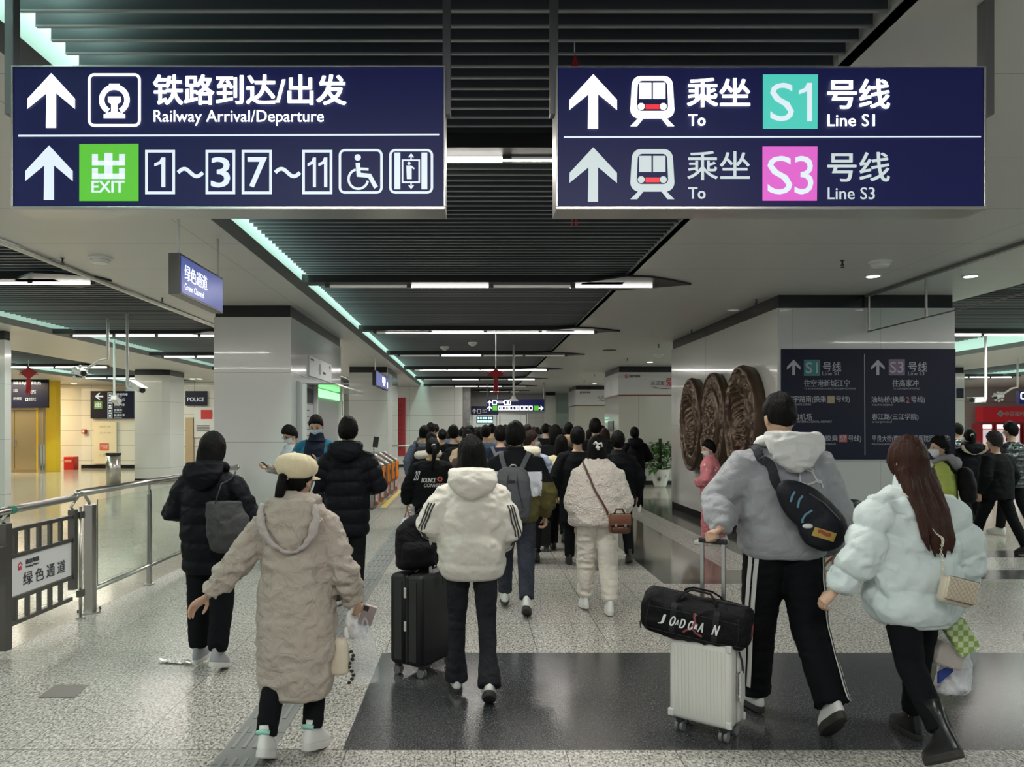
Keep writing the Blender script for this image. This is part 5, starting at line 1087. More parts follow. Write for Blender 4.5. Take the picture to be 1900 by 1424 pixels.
def figure(cfg):
    """cfg: name label loc rot h legs arms top trousers hair ..."""
    c = cfg; h = c['h']; k = h/1.70; lod = c.get('lod', 0); fat = c.get('fat', 1.0)
    R = thing('person', c['label'], 'person', (c['x'], c['y'], 0), math.radians(c.get('rot', 0)), c.get('group'))
    J = {}; legs = c.get('legs', ((.25,.1,0),(-.2,.25,.35)))     # (thigh angle, knee bend, foot pitch) for left, right
    low = []
    for s, (a, kn, fp) in zip((-1, 1), legs):
        hip, knee, ank = leg_angles(a, kn, s, k, 0, c.get('splay', .03)); pit = fp
        low.append(ank.z-.08*k*math.cos(pit)-(.17*k*math.sin(pit) if pit > 0 else -.06*k*math.sin(pit)*-1*0))
    hipz = -min(low)
    for s, n_, (a, kn, fp) in zip((-1, 1), 'LR', legs): J['hip'+n_], J['knee'+n_], J['ank'+n_] = leg_angles(a, kn, s, k, hipz, c.get('splay', .03))
    dz = hipz-.90*k; J['dz'] = dz; lean = c.get('lean', .03)
    def up(x, y, z): return Vector((x*k, y*k+lean*(z-.9)*k, z*k+dz))
    SW = c.get('sw', .175)
    for s, n_ in ((-1,'L'),(1,'R')):
        J['sh'+n_] = up(s*SW, -.01, c.get('shz', 1.325))
        e, w_ = c['arms'][0 if s < 0 else 1] if 'arms' in c else ((s*.27,-.05,1.10),(s*.26,.05,.87))
        J['el'+n_] = up(*e); J['wr'+n_] = up(*w_)
    # ---- trousers
    tr = c.get('trousers', {}); tm = tr.get('mat'); r0, r1, r2 = tr.get('r', (.098,.070,.062))
    mb = MB(); mb.stack([(hipz-.06*k,.13*k,.10*k,0,0),(hipz,.165*k*fat,.115*k,0,0),(hipz+.08*k,.165*k*fat,.115*k,0,0),(hipz+.16*k,.145*k,.105*k,0,0)], 24 if not lod else 14)
    for n_ in 'LR':
        H, K_, A_ = J['hip'+n_], J['knee'+n_], J['ank'+n_]; A2 = K_.lerp(A_, tr.get('len', .95)); fl = tr.get('flare', 0)
        mb.tube([H+Vector((0,0,.03)), H.lerp(K_,.5), K_, K_.lerp(A2,.5), K_.lerp(A2,.9), A2], [r0*k, (r0*.6+r1*.4)*k, r1*k, (r1+r2)/2*k, (r2+fl)*k, (r2*tr.get('cuff',1.0)+fl)*k], 16 if not lod else 10)
    V, N, FC = remesh(mb, (.011 if not lod else .024)*max(k,.8), 3)
    if not lod:
        wr = tr.get('wrinkle', .006); q = 1-np.abs(fbm(V*np.array([9,9,16]), 3+c.get('seed',0))); V = V+N*(wr*(q-.6))[:,None]
        q = np.sin(V[:,2]*90+3*vnoise(V*12, 4))*np.clip(1-(V[:,2]-.05)/.22, 0, 1)*tr.get('bunch', .002); V = V+N*q[:,None]
    trou = put(V, FC, 'trousers', tm, R)
    # ---- shoes
    sm = c.get('shoes', (M_black, M_black))
    for s, n_, (a, kn, fp) in zip((-1,1), 'LR', legs): shoe(R, J['ank'+n_], fp, -s*c.get('toe', .06)+c.get('footyaw',0), k*c.get('footk',1.0), sm, s, c.get('shoe_style','sneaker'))
    # ---- body
    mb = MB(); mb.stack([(up(0,0,.95).z,.13*k,.09*k,0,up(0,0,.95).y),(up(0,0,1.1).z,.12*k,.085*k,0,up(0,0,1.1).y),(up(0,0,1.28).z,.15*k,.10*k,0,up(0,0,1.28).y),(up(0,0,1.38).z,.13*k,.08*k,0,up(0,0,1.38).y),(up(0,0,1.42).z,.06*k,.06*k,0,up(0,0,1.42).y)], 16)
    hy, hp, hr = c.get('head', (0, 0, 0)); hc = up(0, .012, 1.572)+Vector(c.get('head_off', (0,0,0))); MH = Matrix.Translation(hc) @ Matrix.Rotation(hy, 4, 'Z') @ Matrix.Rotation(hp, 4, 'X') @ Matrix.Rotation(hr, 4, 'Y'); hk = k**.6*c.get('hk', 1.0)
    mb.tube([up(0,-.005,1.36), up(0,0,1.44), hc+MH.to_3x3() @ Vector((0,-.015,-.04))], [.066*k,.054*k,.052*k], 14)
    for n_ in 'LR':
        mb.tube([J['hip'+n_], J['knee'+n_], J['ank'+n_]], [.07*k,.048*k,.034*k], 10); mb.ball_tube([J['sh'+n_], J['el'+n_], J['wr'+n_]], [.045*k,.038*k,.026*k], 10)
    V, N, FC = remesh(mb, .014 if not lod else .03, 2); body = [V]; FB = list(FC)
    hv, hf = head_parts(R, MH, c.get('hair','short'), c.get('hmat', HAIR), hk, c.get('face', False), c.get('seed',0), c.get('mask'), c.get('glasses', False), lod)
    n0 = len(V); body.append(hv); FB += [tuple(i+n0 for i in f) for f in hf]; n0 += len(hv)
    for s, n_ in ((-1,'L'),(1,'R')):
        hd = c.get('hands', {}).get(n_)
        if hd is None and lod: continue
        if hd is None: d = (J['wr'+n_]-J['el'+n_]).normalized(); hd = (tuple(d*.8+Vector((0,.25,-.3))), (-s,.0,.2), .55)
        if hd == 'hide': continue
        wpos = J['wr'+n_]+Vector(hd[0]).normalized()*.012; hv, hf = hand_mesh(wpos, hd[0], hd[1], s if True else 1, hd[2], k**.5*.96, lod)
        body.append(hv); FB += [tuple(i+n0 for i in f) for f in hf]; n0 += len(hv)
    put(np.vstack(body), FB, 'body', SKIN, R)
    # ---- top garment
    t = c['top']; mb = MB(); S_ = []
    for q in t['secs']:
        z = q[0]; y0 = q[3] if len(q) > 3 else 0; p = up(q[4] if len(q) > 4 else 0, y0, z); S_.append((p.z, q[1]*k*fat, q[2]*k*fat, p.x, p.y))
    mb.stack(S_, 32 if not lod else 18, t.get('e', 2.35)); sr = t.get('sr', (.085,.078,.062))
    bones = [(up(0,0,t['secs'][0][0]), up(0,0,1.42), .13*k, 0)]
    for n_ in 'LR':
        a, b, d = J['sh'+n_], J['el'+n_], J['wr'+n_]; dd = (d-b).normalized(); ins = Vector((-a.x*.55, 0, .045*k)); rr = [sr[0]*k*.72, sr[0]*k*.96, (sr[0]+sr[1])/2*k, sr[1]*k, (sr[1]+sr[2])/2*k*1.02, sr[2]*k*t.get('cuff', .9)]
        mb.tube([a+ins, a, a.lerp(b,.5), b+(b-(a+d)/2).normalized()*.012*k, b.lerp(d,.5), d], rr, 20 if not lod else 12)
        bones += [(a, b, sr[0]*k, 1), (b, d, sr[1]*k, 1)]
    for f_ in t.get('extra', []): f_(mb, up, J, k)
    V, N, FC = remesh(mb, (t.get('voxel', .0105) if not lod else .024), t.get('smooth', 4))
    if not lod:
        ds = []; ss = []; off = [0, 0, .29*k, 0, .29*k]
        for i, (a, b, r_, kd) in enumerate(bones): q, s_ = seg_info(V, a, b); ds.append(q-r_); ss.append(s_+off[i])
        ds = np.array(ds); ss = np.array(ss); w_ = np.exp(-ds/.02); w_ /= w_.sum(0); z = (V[:,2]-dz)/k; sd = c.get('seed', 0); amp = t.get('puff', 0); disp = 0
        if amp:
            wob = .012*vnoise(V*np.array([7,7,7]), sd+2)
            tz = np.abs(np.sin(PI*(z-t.get('z0', 0)+wob)/t.get('sp', .14)))**.55; disp = w_[0]*tz
            for i in range(1, 5): disp = disp+w_[i]*np.abs(np.sin(PI*(ss[i]/k+wob+t.get('s0', 0))/t.get('ssp', t.get('sp', .14))))**.55
            disp = amp*(disp-.75); creas = fbm(np.stack([V[:,0]*26+V[:,1]*26, V[:,1]*9, V[:,2]*10], 1), sd)*amp*.30; disp = disp+creas*(1-.5*np.clip(disp/amp+.7,0,1))
        wr = t.get('wrinkle', .005); fold = 1-np.abs(fbm(V*np.array(t.get('wsc', (8,8,8))), sd+11)); elb = np.exp(-np.minimum(np.abs(ss[1]-.29*k), np.abs(ss[3]-.29*k))/.06)*(1-w_[0])
        disp = disp+wr*(fold-.7)*(1+.8*elb)+wr*.5*elb*vnoise(V*np.array([20,20,34]), sd+3)
        if t.get('fluff'): disp = disp+t['fluff']*(vnoise(V*70, 1)+.6*vnoise(V*38, 2))
        hz = (t['secs'][0][0]); hem = np.clip((z-hz-.0)/.05, 0, 1); V = V+N*(disp*(.25+.75*np.where(w_[0] > .5, hem, 1)))[:,None]
    fm = None; mats = [t['mat']]
    if 'paint' in t:
        mats += t['paint'][0]; cen = np.array([V[list(f)].mean(0) for f in FC]); cen2 = cen.copy(); cen2[:,2] = (cen[:,2]-dz)/k; cen2[:,0] /= k; ws = None
        q, s_ = seg_info(cen, *bones[0][:2]); arm = np.min([seg_info(cen, a, b)[0]-r_ for a, b, r_, kd in bones[1:]], axis=0) < (q-bones[0][2]*1.05)
        fm = [int(i) for i in t['paint'][1](cen2, arm)]
    garm = put(V, FC, t.get('name', 'coat'), mats, R, fm)
    # ---- hood lying on the back
    hd = c.get('hood')
    if hd:
        mb = MB(); W, L_, Dp = hd.get('w', .155), hd.get('l', .22), hd.get('d', .062); zt = hd.get('z', 1.475); cy = hd.get('cy', -.125); n = 9; secs = []
        for i in range(n):
            q = i/(n-1); z = zt-L_*q; ww = W*(1-q**hd.get('pow', 2.6))**.5*(.86+.3*q*(1-q)*2) if q < 1 else .02; p = up(0, cy-.045*math.sin(q*PI*.8), z); secs.append((p.z, max(ww, .025)*k, Dp*k*(1-.35*q*q), hd.get('cx', 0)*q*k, p.y))
        mb.stack(secs[::-1], 28, 2.2)
        mb.tube([up(.105*math.cos(a)*hd.get('cw', 1), -.01+.085*math.sin(a), 1.452+.02*-math.sin(a)-.02*(math.sin(a) > .3)) for a in np.linspace(0, 2*PI, 25)[:-1]], [.036*k]*24, 12, closed=True)
        V, N, FC = remesh(mb, .0095 if not lod else .022, 4)
        if not lod: fold = 1-np.abs(fbm(V*np.array([7,9,13]), c.get('seed',0)+21)); V = V+N*(hd.get('wrinkle', .010)*(fold-.65))[:,None]
        if hd.get('fluff'): V = V+N*(hd['fluff']*vnoise(V*60, 3))[:,None]
        put(V, FC, 'hood', hd.get('mat', t['mat']), R)
        if hd.get('trim'):
            mb = MB(); pts = [up(hd.get('cx',0)*q+W*1.02*(1-q**2.6)**.5*sg*(.86+.6*q*(1-q)), cy-.045*math.sin(q*PI*.8)-.03, zt-L_*q) for sg, q in [(-1, q) for q in np.linspace(.1,.98,10)]+[(1, q) for q in np.linspace(.98,.1,10)]]
            mb.tube(pts, [.012*k,.030*k,.024*k,.014*k,.024*k,.030*k,.012*k], 10, sy=.6); V, N, FC = remesh(mb, .007, 1); V = V+N*(.008*vnoise(V*24, 3)+.003*vnoise(V*70, 5))[:,None]; put(V, FC, 'hood_trim', hd['trim'], R)
    cl = c.get('collar')
    if cl:
        mb = MB(); mb.stack([(up(0,0,1.40).z,.115*k,.10*k,0,up(0,0,1.40).y),(up(0,0,1.44).z,.088*k,.082*k,0,up(0,0,1.44).y),(up(0,0,1.44+cl[1]).z,.078*k,.076*k,0,up(0,0,1.5).y)], 24)
        V, N, FC = remesh(mb, .009 if not lod else .02, 2); V = V+N*(.004*vnoise(V*30, 2)+(cl[2] if len(cl) > 2 else 0)*vnoise(V*70, 4))[:,None] if not lod else V; put(V, FC, 'collar', cl[0], R)
    R['k_'] = k
    del R['k_']
    return dict(R=R, J=J, k=k, up=up, coat=garm, trousers=trou, MH=MH, hk=hk, wm=wm(R))
# ---- foreground and middle people
def ws(h, secs): k = h/1.70; return [(q[0]/k+.02, q[1]/k, q[2]/k)+((q[3]/k,) if len(q) > 3 else (0,))+((q[4]/k,) if len(q) > 4 else ()) for q in secs]
def wp(h, *p): k = h/1.70; return (p[0]/k, p[1]/k, p[2]/k+.02)
C_gray = mat('sweatshirt_grey', (.30,.31,.33), .9, bump=.25, bscale=220, sheen=.3, crease=0.35, cscale=7); C_hoodw = mat('hood_white', (.62,.62,.61), .8, bump=.2, bscale=120, crease=0.3, cscale=7)
C_blk = mat('cloth_black', (.005,.0055,.007), .8, bump=.2, bscale=150, crease=0.2, cscale=7); C_nyl = mat('nylon_black', (.0035,.004,.0065), .58, bump=.12, bscale=60, crease=0.22, cscale=8)
C_denim = mat('jeans_black', (.018,.019,.022), .75, bump=.3, bscale=260, var=.25, vscale=14, crease=0.45, cscale=12); C_jean = mat('jeans_blue_grey', (.030,.035,.048), .75, bump=.3, bscale=260, var=.25, vscale=12, crease=0.45, cscale=12)
C_mint = mat('puffer_pale_blue', (.63,.715,.715), .55, bump=.12, bscale=90, crease=0.14, cscale=8); C_beige = mat('coat_beige', (.40,.35,.30), .42, bump=.12, bscale=60, crease=.48, cscale=12); C_cream = mat('puffer_cream', (.66,.63,.56), .5, bump=.12, bscale=80, crease=0.16, cscale=8)
C_fleece = fur_mat('fleece_cream', (.62,.56,.50), 90, .9); C_lining = mat('lining_pale', (.42,.38,.36), .8, bump=.3, bscale=150)
W_sh = mat('shoe_white', (.66,.66,.64), .5); W_so = mat('sole_white', (.60,.59,.57), .6); W_grey = mat('shoe_grey', (.30,.31,.33), .6); B_sh = mat('shoe_black', (.012,.012,.012), .45); B_so = mat('sole_dark', (.03,.028,.026), .7); T_mint = mat('tab_mint', (.30,.62,.52), .6); B_lea = mat('boot_leather', (.010,.010,.011), .28)
C_offw = mat('sweatpants_cream', (.60,.57,.50), .9, bump=.2, bscale=180, crease=0.18, cscale=8)
# 1 man in the grey sweatshirt pulling the white case
H = 1.84
f1 = figure(dict(label='man in grey sweatshirt with white hood, black trousers with white side stripes', x=1.76, y=4.38, h=H, seed=1, rot=3, legs=((.16,.06,0),(-.22,.40,.70)), sw=.185, head=(.06,-.05,0), hair='crop',
  arms=(((-.300,.07,1.13),(-.365,-.095,1.00)), ((.275,.00,1.07),(.315,.05,.85))), hands={'L': ((-.75,-.45,-.20),(.1,-.25,-1),1.35),'R': ((.1,.15,-1),(-1,.1,0),.5)},
  top=dict(name='sweatshirt', mat=C_gray, secs=ws(H,[(.89,.205,.145),(.915,.225,.165),(.97,.245,.178),(1.15,.245,.175),(1.33,.245,.165),(1.42,.215,.145),(1.49,.15,.11),(1.54,.085,.08)]), sr=(.100,.098,.074), cuff=.66, wrinkle=.022, wsc=(6,6,9), smooth=5),
  trousers=dict(mat=C_blk, r=(.115,.088,.078), wrinkle=.010, len=.98, bunch=.005, cuff=1.08), hood=dict(mat=C_hoodw, w=.165, l=.205, d=.055, z=1.50, cy=-.135, pow=1.6, wrinkle=.020), shoes=(W_sh,B_so)))
for s in (-1, 1):
    J = f1['J']; n_ = 'L' if s < 0 else 'R'; pts = [J['hip'+n_]+Vector((s*.12,-.085,-.02)), J['knee'+n_]+Vector((s*.10,-.065,0)), J['ank'+n_]+Vector((s*.09,-.06,.06))]
    st = ribbon(f1['trousers'], pts, .062, W_so, 'side_stripe', f1['R'], off=.001, thick=.003)
    ribbon(f1['trousers'], pts, .010, C_blk, 'stripe_line', f1['R'], off=.0045, thick=.002)
    mb = MB()
    for q in range(6):
        i = 4+q*6; v = [st.data.vertices[i*4+a].co for a in range(4)]; c_ = (v[2]+v[3])/2; mb.ell(c_, (.007,.007,.007), 8, 6)
    mb.build('snap_button', B_sh, f1['R'], local=True)
# embroidered figure on the back
def on_back(f, pts, width, m, name, y0=-.3, off=.003): return ribbon(f['coat'], [f['up'](x, y0, z) for x, z in pts], width, m, name, f['R'], off=off, thick=.003, n=max(24, len(pts)*5))
EMB = mat('embroidery_pale', (.60,.60,.60), .7)
for pts in ([(.00,1.235),(.015,1.29),(.04,1.33),(.075,1.315),(.06,1.28),(.09,1.255),(.14,1.21),(.20,1.165),(.235,1.15)],[(.235,1.145),(.18,1.155),(.12,1.175),(.06,1.185),(.0,1.18),(-.01,1.20),(.01,1.245)],[(.07,1.315),(.10,1.29),(.115,1.25)]): on_back(f1, [(x*.85+.035, z*.8+.325) for x, z in pts], .009, EMB, 'embroidered_outline')
# 2 woman in the pale puffer
H = 1.61
f2 = figure(dict(label='woman with long red brown hair in pale blue puffer jacket, hand in hand with man', x=2.27, y=3.98, h=H, seed=2, rot=6, legs=((-.30,.42,.55),(.20,.05,0)), hair='long', hmat=HAIRR, head=(.12,-.02,0), glasses=True, face=True,
  arms=(((-.30,-.02,1.075),(-.41,.05,.865)), ((.30,-.03,1.07),(.315,.05,.845))), hands={'L': ((-.6,.2,-.6),(.3,.2,-.5),.8),'R': ((-.1,.1,-1),(-1,.1,0),.9)},
  top=dict(name='puffer_jacket', mat=C_mint, secs=ws(H,[(.63,.17,.14),(.655,.205,.17),(.75,.235,.19),(.9,.235,.185),(1.08,.23,.175),(1.20,.215,.155),(1.28,.17,.13),(1.34,.09,.09)]), sr=(.112,.112,.085), cuff=.6, puff=.036, sp=.195, z0=.695, ssp=.14, wrinkle=.012),
  trousers=dict(mat=C_blk, r=(.098,.072,.058), len=.86), collar=(C_mint,.07), shoes=(B_lea,B_so), shoe_style='boot'))
# 3 woman in cream cap
H = 1.475
f3 = figure(dict(label='woman in cream newsboy cap and long beige quilted coat with one arm stretched out', x=-.90, y=3.93, h=H, seed=3, rot=-6, legs=((-.16,.30,.42),(.14,.35,.25)), hair='pony', head=(-.45,.02,0), face=True, mask=MASK,
  arms=(((-.335,-.06,1.10),(-.50,-.09,.90)), ((.285,-.03,1.06),(.315,.10,.845))), hands={'L': ((-.75,-.1,-.55),(.2,-.3,-.6),.35),'R': ((.15,.55,-.7),(-.6,.3,.1),.9)}, hk=.98,
  top=dict(name='quilted_coat', mat=C_beige, secs=ws(H,[(.25,.16,.13),(.27,.178,.145),(.34,.188,.155),(.5,.20,.165),(.75,.195,.16),(.90,.178,.145),(1.05,.183,.14),(1.14,.175,.13),(1.21,.13,.105),(1.265,.08,.08)]), sr=(.086,.082,.066), puff=.007, sp=.17, ssp=.12, wrinkle=.020, wsc=(10,10,14)),
  trousers=dict(mat=C_blk, r=(.09,.07,.06), len=.93), hood=dict(mat=C_beige, w=.165, l=.30, d=.06, z=1.47, cy=-.125, cx=.02, pow=1.25, wrinkle=.022, trim=C_lining), collar=(C_lining,.045,.003), shoes=(W_sh,W_so,T_mint), footk=1.12, toe=.15))
# 4 woman in the cream down jacket
H = 1.59
f4 = figure(dict(label='woman in cream down jacket with black striped sleeves beside the black suitcase', x=-.01, y=4.80, h=H, seed=4, rot=2, legs=((.10,.10,.0),(-.22,.35,.50)), hair='bob', head=(.25,-.05,0),
  arms=(((-.265,-.03,1.13),(-.22,.16,1.03)), ((.235,-.03,1.09),(.205,.14,.955))), hands={'L': ((.1,.8,-.2),(.2,0,-1),1.0),'R': ((-.2,.9,-.1),(-.8,0,-.4),.7)},
  top=dict(name='down_jacket', mat=C_cream, secs=ws(H,[(.70,.165,.14),(.72,.19,.16),(.78,.215,.185),(.92,.213,.18),(1.08,.205,.165),(1.22,.20,.15),(1.29,.17,.13),(1.355,.09,.085)]), sr=(.098,.098,.082), cuff=.62, puff=.020, sp=.20, z0=.885, ssp=.4, wrinkle=.016, wsc=(8,8,10)),
  trousers=dict(mat=C_denim, r=(.092,.060,.052), flare=.024, len=1.04, wrinkle=.007), hood=dict(mat=C_cream, w=.17, l=.20, d=.07, z=1.50, cy=-.135, pow=2.4, wrinkle=.014), shoes=(W_sh,B_so)))
for s, n_ in ((-1,'L'),(1,'R')):
    J = f4['J']; a, b, d = J['sh'+n_], J['el'+n_], J['wr'+n_]
    for q in (-1, 0, 1):
        an = math.radians(-52+q*11); o_ = Vector((s*math.cos(an), math.sin(an), 0))*.10; ribbon(f4['coat'], [a.lerp(b,t_)+o_ for t_ in (.25,.5,.75)]+[b+o_, b.lerp(d,.3)+o_*.95+Vector((0,0,-.03)), b.lerp(d,.5)+o_*.9+Vector((0,-.02,-.05))], .009, B_sh, 'sleeve_stripe', f4['R'], off=.001, thick=.003)
# 5 woman in black coat, left
H = 1.585
f5 = figure(dict(label='woman in long black hooded coat with dark grey shoulder bag, leftmost person', x=-1.81, y=5.30, h=H, seed=5, rot=-4, legs=((.05,.05,0),(-.05,.22,.30)), hair='bob', head=(-.15,-.12,0),
  arms=(((-.275,-.01,1.13),(-.16,.20,1.10)), ((.285,-.02,1.12),(.17,.20,1.12))), hands={'L':'hide','R':'hide'},
  top=dict(name='long_coat', mat=C_nyl, secs=ws(H,[(.61,.155,.13),(.64,.178,.15),(.8,.195,.165),(1.0,.20,.165),(1.18,.195,.155),(1.26,.17,.13),(1.33,.085,.085)]), sr=(.092,.088,.075), puff=.012, sp=.13, wrinkle=.014),
  trousers=dict(mat=C_blk, r=(.10,.085,.072), len=.93, cuff=.75, bunch=.004), hood=dict(w=.155, l=.20, d=.07, z=1.49, cy=-.125), shoes=(W_grey,W_so)))
# 6 man in black quilted coat
H = 1.73
f6 = figure(dict(label='man in knee length black quilted puffer coat, seen from behind near the big pillar', x=-1.16, y=7.10, h=H, seed=6, rot=0, legs=((.12,.08,0),(-.1,.2,.2)), hair='short', head=(0,-.12,0),
  arms=(((-.275,.0,1.09),(-.15,.24,1.06)), ((.275,.0,1.09),(.15,.24,1.06))), hands={'L':'hide','R':'hide'},
  top=dict(name='puffer_coat', mat=C_nyl, secs=ws(H,[(.63,.185,.14),(.66,.20,.155),(.9,.205,.16),(1.15,.21,.165),(1.30,.205,.15),(1.39,.16,.125),(1.46,.085,.08)]), sr=(.092,.086,.075), puff=.016, sp=.125, ssp=.10, wrinkle=.006),
  trousers=dict(mat=C_blk), hood=dict(w=.165, l=.17, d=.075, z=1.48, cy=-.12), shoes=(B_sh,W_so)))
# 7 man with the grey backpack
H = 1.68; C_olive = mat('jacket_olive', (.095,.085,.032), .9, bump=.2, bscale=200, crease=0.3, cscale=8); C_white = mat('jacket_white', (.55,.57,.62), .8)
f7 = figure(dict(label='man in black white and olive jacket carrying a grey backpack', x=.38, y=6.92, h=H, seed=7, rot=-4, legs=((.26,.10,-.05),(-.22,.25,.45)), hair='short', head=(-.15,.0,0),
  arms=(((-.27,-.02,1.08),(-.27,.10,.90)), ((.285,-.03,1.08),(.275,.05,.86))), hands={'L': ((0,.3,-1),(1,0,0),.6),'R': ((.0,.2,-1),(-1,0,.1),.7)},
  top=dict(name='jacket', mat=C_olive, paint=([C_blk, C_white], lambda q, arm: np.where((q[:,2] > np.where(np.abs(q[:,0]) > .235, 1.17, 1.27)) | (q[:,0] < -.235), 1, np.where((q[:,2] > 1.05) & (np.abs(q[:,0]) < .235), 2, 0))), secs=ws(H,[(.78,.18,.14),(.80,.20,.155),(.86,.215,.165),(1.05,.215,.165),(1.25,.22,.155),(1.34,.18,.135),(1.42,.09,.085)]), sr=(.100,.090,.075), cuff=.75, wrinkle=.014),
  trousers=dict(mat=C_jean, r=(.10,.078,.066), len=.93, bunch=.004), collar=(C_blk,.05), shoes=(W_sh,B_so)))
# 8 woman in fleece
H = 1.575
f8 = figure(dict(label='woman in cream teddy fleece jacket with a black and white hair clip', x=1.11, y=6.86, h=H, seed=8, rot=0, legs=((.22,.08,.10),(-.05,.12,.05)), hair='bob', head=(-.1,.02,0),
  arms=(((-.235,-.02,1.07),(-.195,.06,.855)), ((.245,-.02,1.07),(.205,.05,.855))), hands={'L': ((0,.2,-1),(1,.2,0),.6),'R': ((-.1,.1,-1),(-1,0,0),.8)},
  top=dict(name='fleece_jacket', mat=C_fleece, secs=ws(H,[(.765,.20,.15),(.79,.218,.168),(.9,.225,.172),(1.1,.215,.165),(1.23,.195,.15),(1.30,.155,.12),(1.36,.095,.09)]), sr=(.092,.090,.078), cuff=.95, wrinkle=.012, fluff=.006),
  trousers=dict(mat=C_offw, r=(.108,.092,.072), len=.93, cuff=.66, bunch=.008, wrinkle=.014), collar=(C_fleece,.035,.004), shoes=(W_sh,W_so)))
mb = MB(); mb.T = f8['MH'] @ Matrix.Scale(f8['hk'], 4); 
for pts, m_ in (([(-.035,-.108,.055),(-.02,-.125,.075),(0,-.125,.055),(-.012,-.122,.03),(.008,-.12,.0)],0),([(0,-.125,.055),(.03,-.115,.065),(.038,-.112,.03)],0),([(-.012,-.122,.03),(.018,-.12,.02)],0)): mb.tube(pts, .011, 8)
mb.build('hair_clip', W_sh, f8['R'], smooth=True, local=True)
# 9 short person in black jacket with white lettering
H = 1.51
f9 = figure(dict(label='short person in black jacket with white BOUNCE lettering and red flower on the back', x=-.46, y=8.7, h=H, seed=9, rot=0, legs=((.18,.08,0),(-.14,.25,.35)), hair='pony', head=(.2,-.1,0), hk=1.02,
  arms=(((-.30,-.02,1.09),(-.33,.06,.88)), ((.29,-.02,1.09),(.27,.10,.90))),
  top=dict(name='jacket', mat=C_blk, secs=ws(H,[(.73,.20,.14),(.76,.225,.165),(.95,.23,.165),(1.10,.225,.155),(1.18,.185,.135),(1.255,.09,.09)]), sr=(.105,.10,.085), cuff=.8, wrinkle=.012),
  trousers=dict(mat=C_blk, r=(.10,.09,.085)), collar=(mat('collar_ochre', (.42,.33,.12), .8),.02), shoes=(B_sh,W_so)))
def text_on(f, body, x0, z1, x1, z0, m, name, off=.006, skew=0.0, parent=None, target=None, axis='y', world=None):
    """lettering wrapped onto the back of a garment"""
    tg = target or f['coat']; me = tg.data; bv = BVHTree.FromPolygons([v.co.copy() for v in me.vertices], [tuple(p.vertices) for p in me.polygons]); mb = MB()
    def fn(u, v):
        p = f['up'](u+skew*(v-z0), -.6, v) if f else Vector((u+skew*(v-z0), -.6, v)); h_ = bv.ray_cast(p, Vector((0,1,0))); q = h_[0] if h_[0] is not None else p+Vector((0,.4,0)); return tuple(q+Vector((0,-off,0)))
    v, fc = glyphs(body); w_, hh = v[:,0].max(), v[:,1].max()
    for i_, (dx, dy) in enumerate(((0,0),(.0015,0),(0,.0015),(-.0015,0))): mb.add([Vector(fn(x0+(x1-x0)*p[0]/w_+dx, z0+(z1-z0)*p[1]/hh+dy))+Vector((0,-.0004*i_,0)) for p in v], fc)
    if world is not None: mb.v = [tuple(world @ Vector(p)) for p in mb.v]
    return mb.build(name, m, parent or f['R'], local=world is None)
M_pr_w = mat('print_white', (.72,.72,.72), .6); M_pr_r = mat('print_red', (.65,.16,.08), .6)
text_on(f9, 'BOUNCE', -.13, 1.215, .045, 1.16, M_pr_w, 'lettering', skew=.15); text_on(f9, 'CONVERSE', -.10, 1.145, .16, 1.10, mat('print_grey', (.45,.45,.45), .6), 'lettering', skew=.15)
me_ = f9['coat'].data; bv9 = BVHTree.FromPolygons([v.co.copy() for v in me_.vertices], [tuple(p.vertices) for p in me_.polygons])
def ray9(u, v): p = f9['up'](u, -.6, v); h_ = bv9.ray_cast(p, Vector((0,1,0))); q = h_[0] if h_[0] is not None else p+Vector((0,.4,0)); return tuple(q+Vector((0,-.007,0)))
mb = MB()
for q in range(8): a = q*PI/4; poly_to(mb, [(.10+.040*math.cos(a)*r_+.009*math.cos(a+PI/2)*w_, 1.20+.040*math.sin(a)*r_+.009*math.sin(a+PI/2)*w_) for r_, w_ in ((.25,0),(.65,1),(1,0),(.65,-1))], ray9)
mb.build('red_flower', M_pr_r, f9['R'], local=True)
text_on(f9, '213', -.235, 1.30, -.18, 1.18, M_pr_w, 'sleeve_lettering', skew=.3)
# ---- simple dark figures just behind
SEC_COAT = [(.72,.185,.13),(.76,.20,.145),(.95,.205,.15),(1.2,.205,.15),(1.31,.175,.13),(1.41,.085,.08)]
SEC_LONG = [(.50,.19,.14),(.55,.205,.155),(.9,.205,.155),(1.2,.205,.15),(1.31,.175,.13),(1.41,.085,.08)]
def mid(label, x, ytop, Y, hair='short', m=None, secs=SEC_COAT, legs=((.2,.1,0),(-.18,.25,.3)), rot=0, hood=None, lod=0, **kw):
    X = (x-VX)/F*Y; h = EYE+(VY-ytop)/F*Y+.015
    top = dict(name='jacket', mat=m or C_nyl, secs=secs, sr=(.090,.082,.070), wrinkle=.010); top.update(kw.pop('top', {}))
    c = dict(label=label, x=X, y=Y, h=h, hair=hair, top=top, trousers=kw.pop('trousers', dict(mat=C_blk)), legs=legs, rot=rot, lod=lod, shoes=kw.pop('shoes', (B_sh,B_so)), seed=int(abs(x)) % 97); c.update(kw)
    if hood: c['hood'] = hood
    return figure(c)
HD = dict(w=.155, l=.18, d=.07, z=1.47, cy=-.12)
C_dg = mat('cloth_charcoal', (.020,.021,.024), .85, bump=.2, bscale=120); C_nv = mat('cloth_navy', (.012,.016,.030), .8, bump=.2, bscale=120)
f10 = mid('man in long black coat walking left of the cream fleece woman', 1072, 797, 9.3, secs=SEC_LONG, m=C_blk, rot=-5, legs=((.05,.05,0),(-.25,.35,.6)), fat=1.1)
f11 = mid('man in black jacket just right of the cream fleece woman', 1147, 806, 9.5, m=C_blk, fat=1.12, collar=(C_dg,.04))
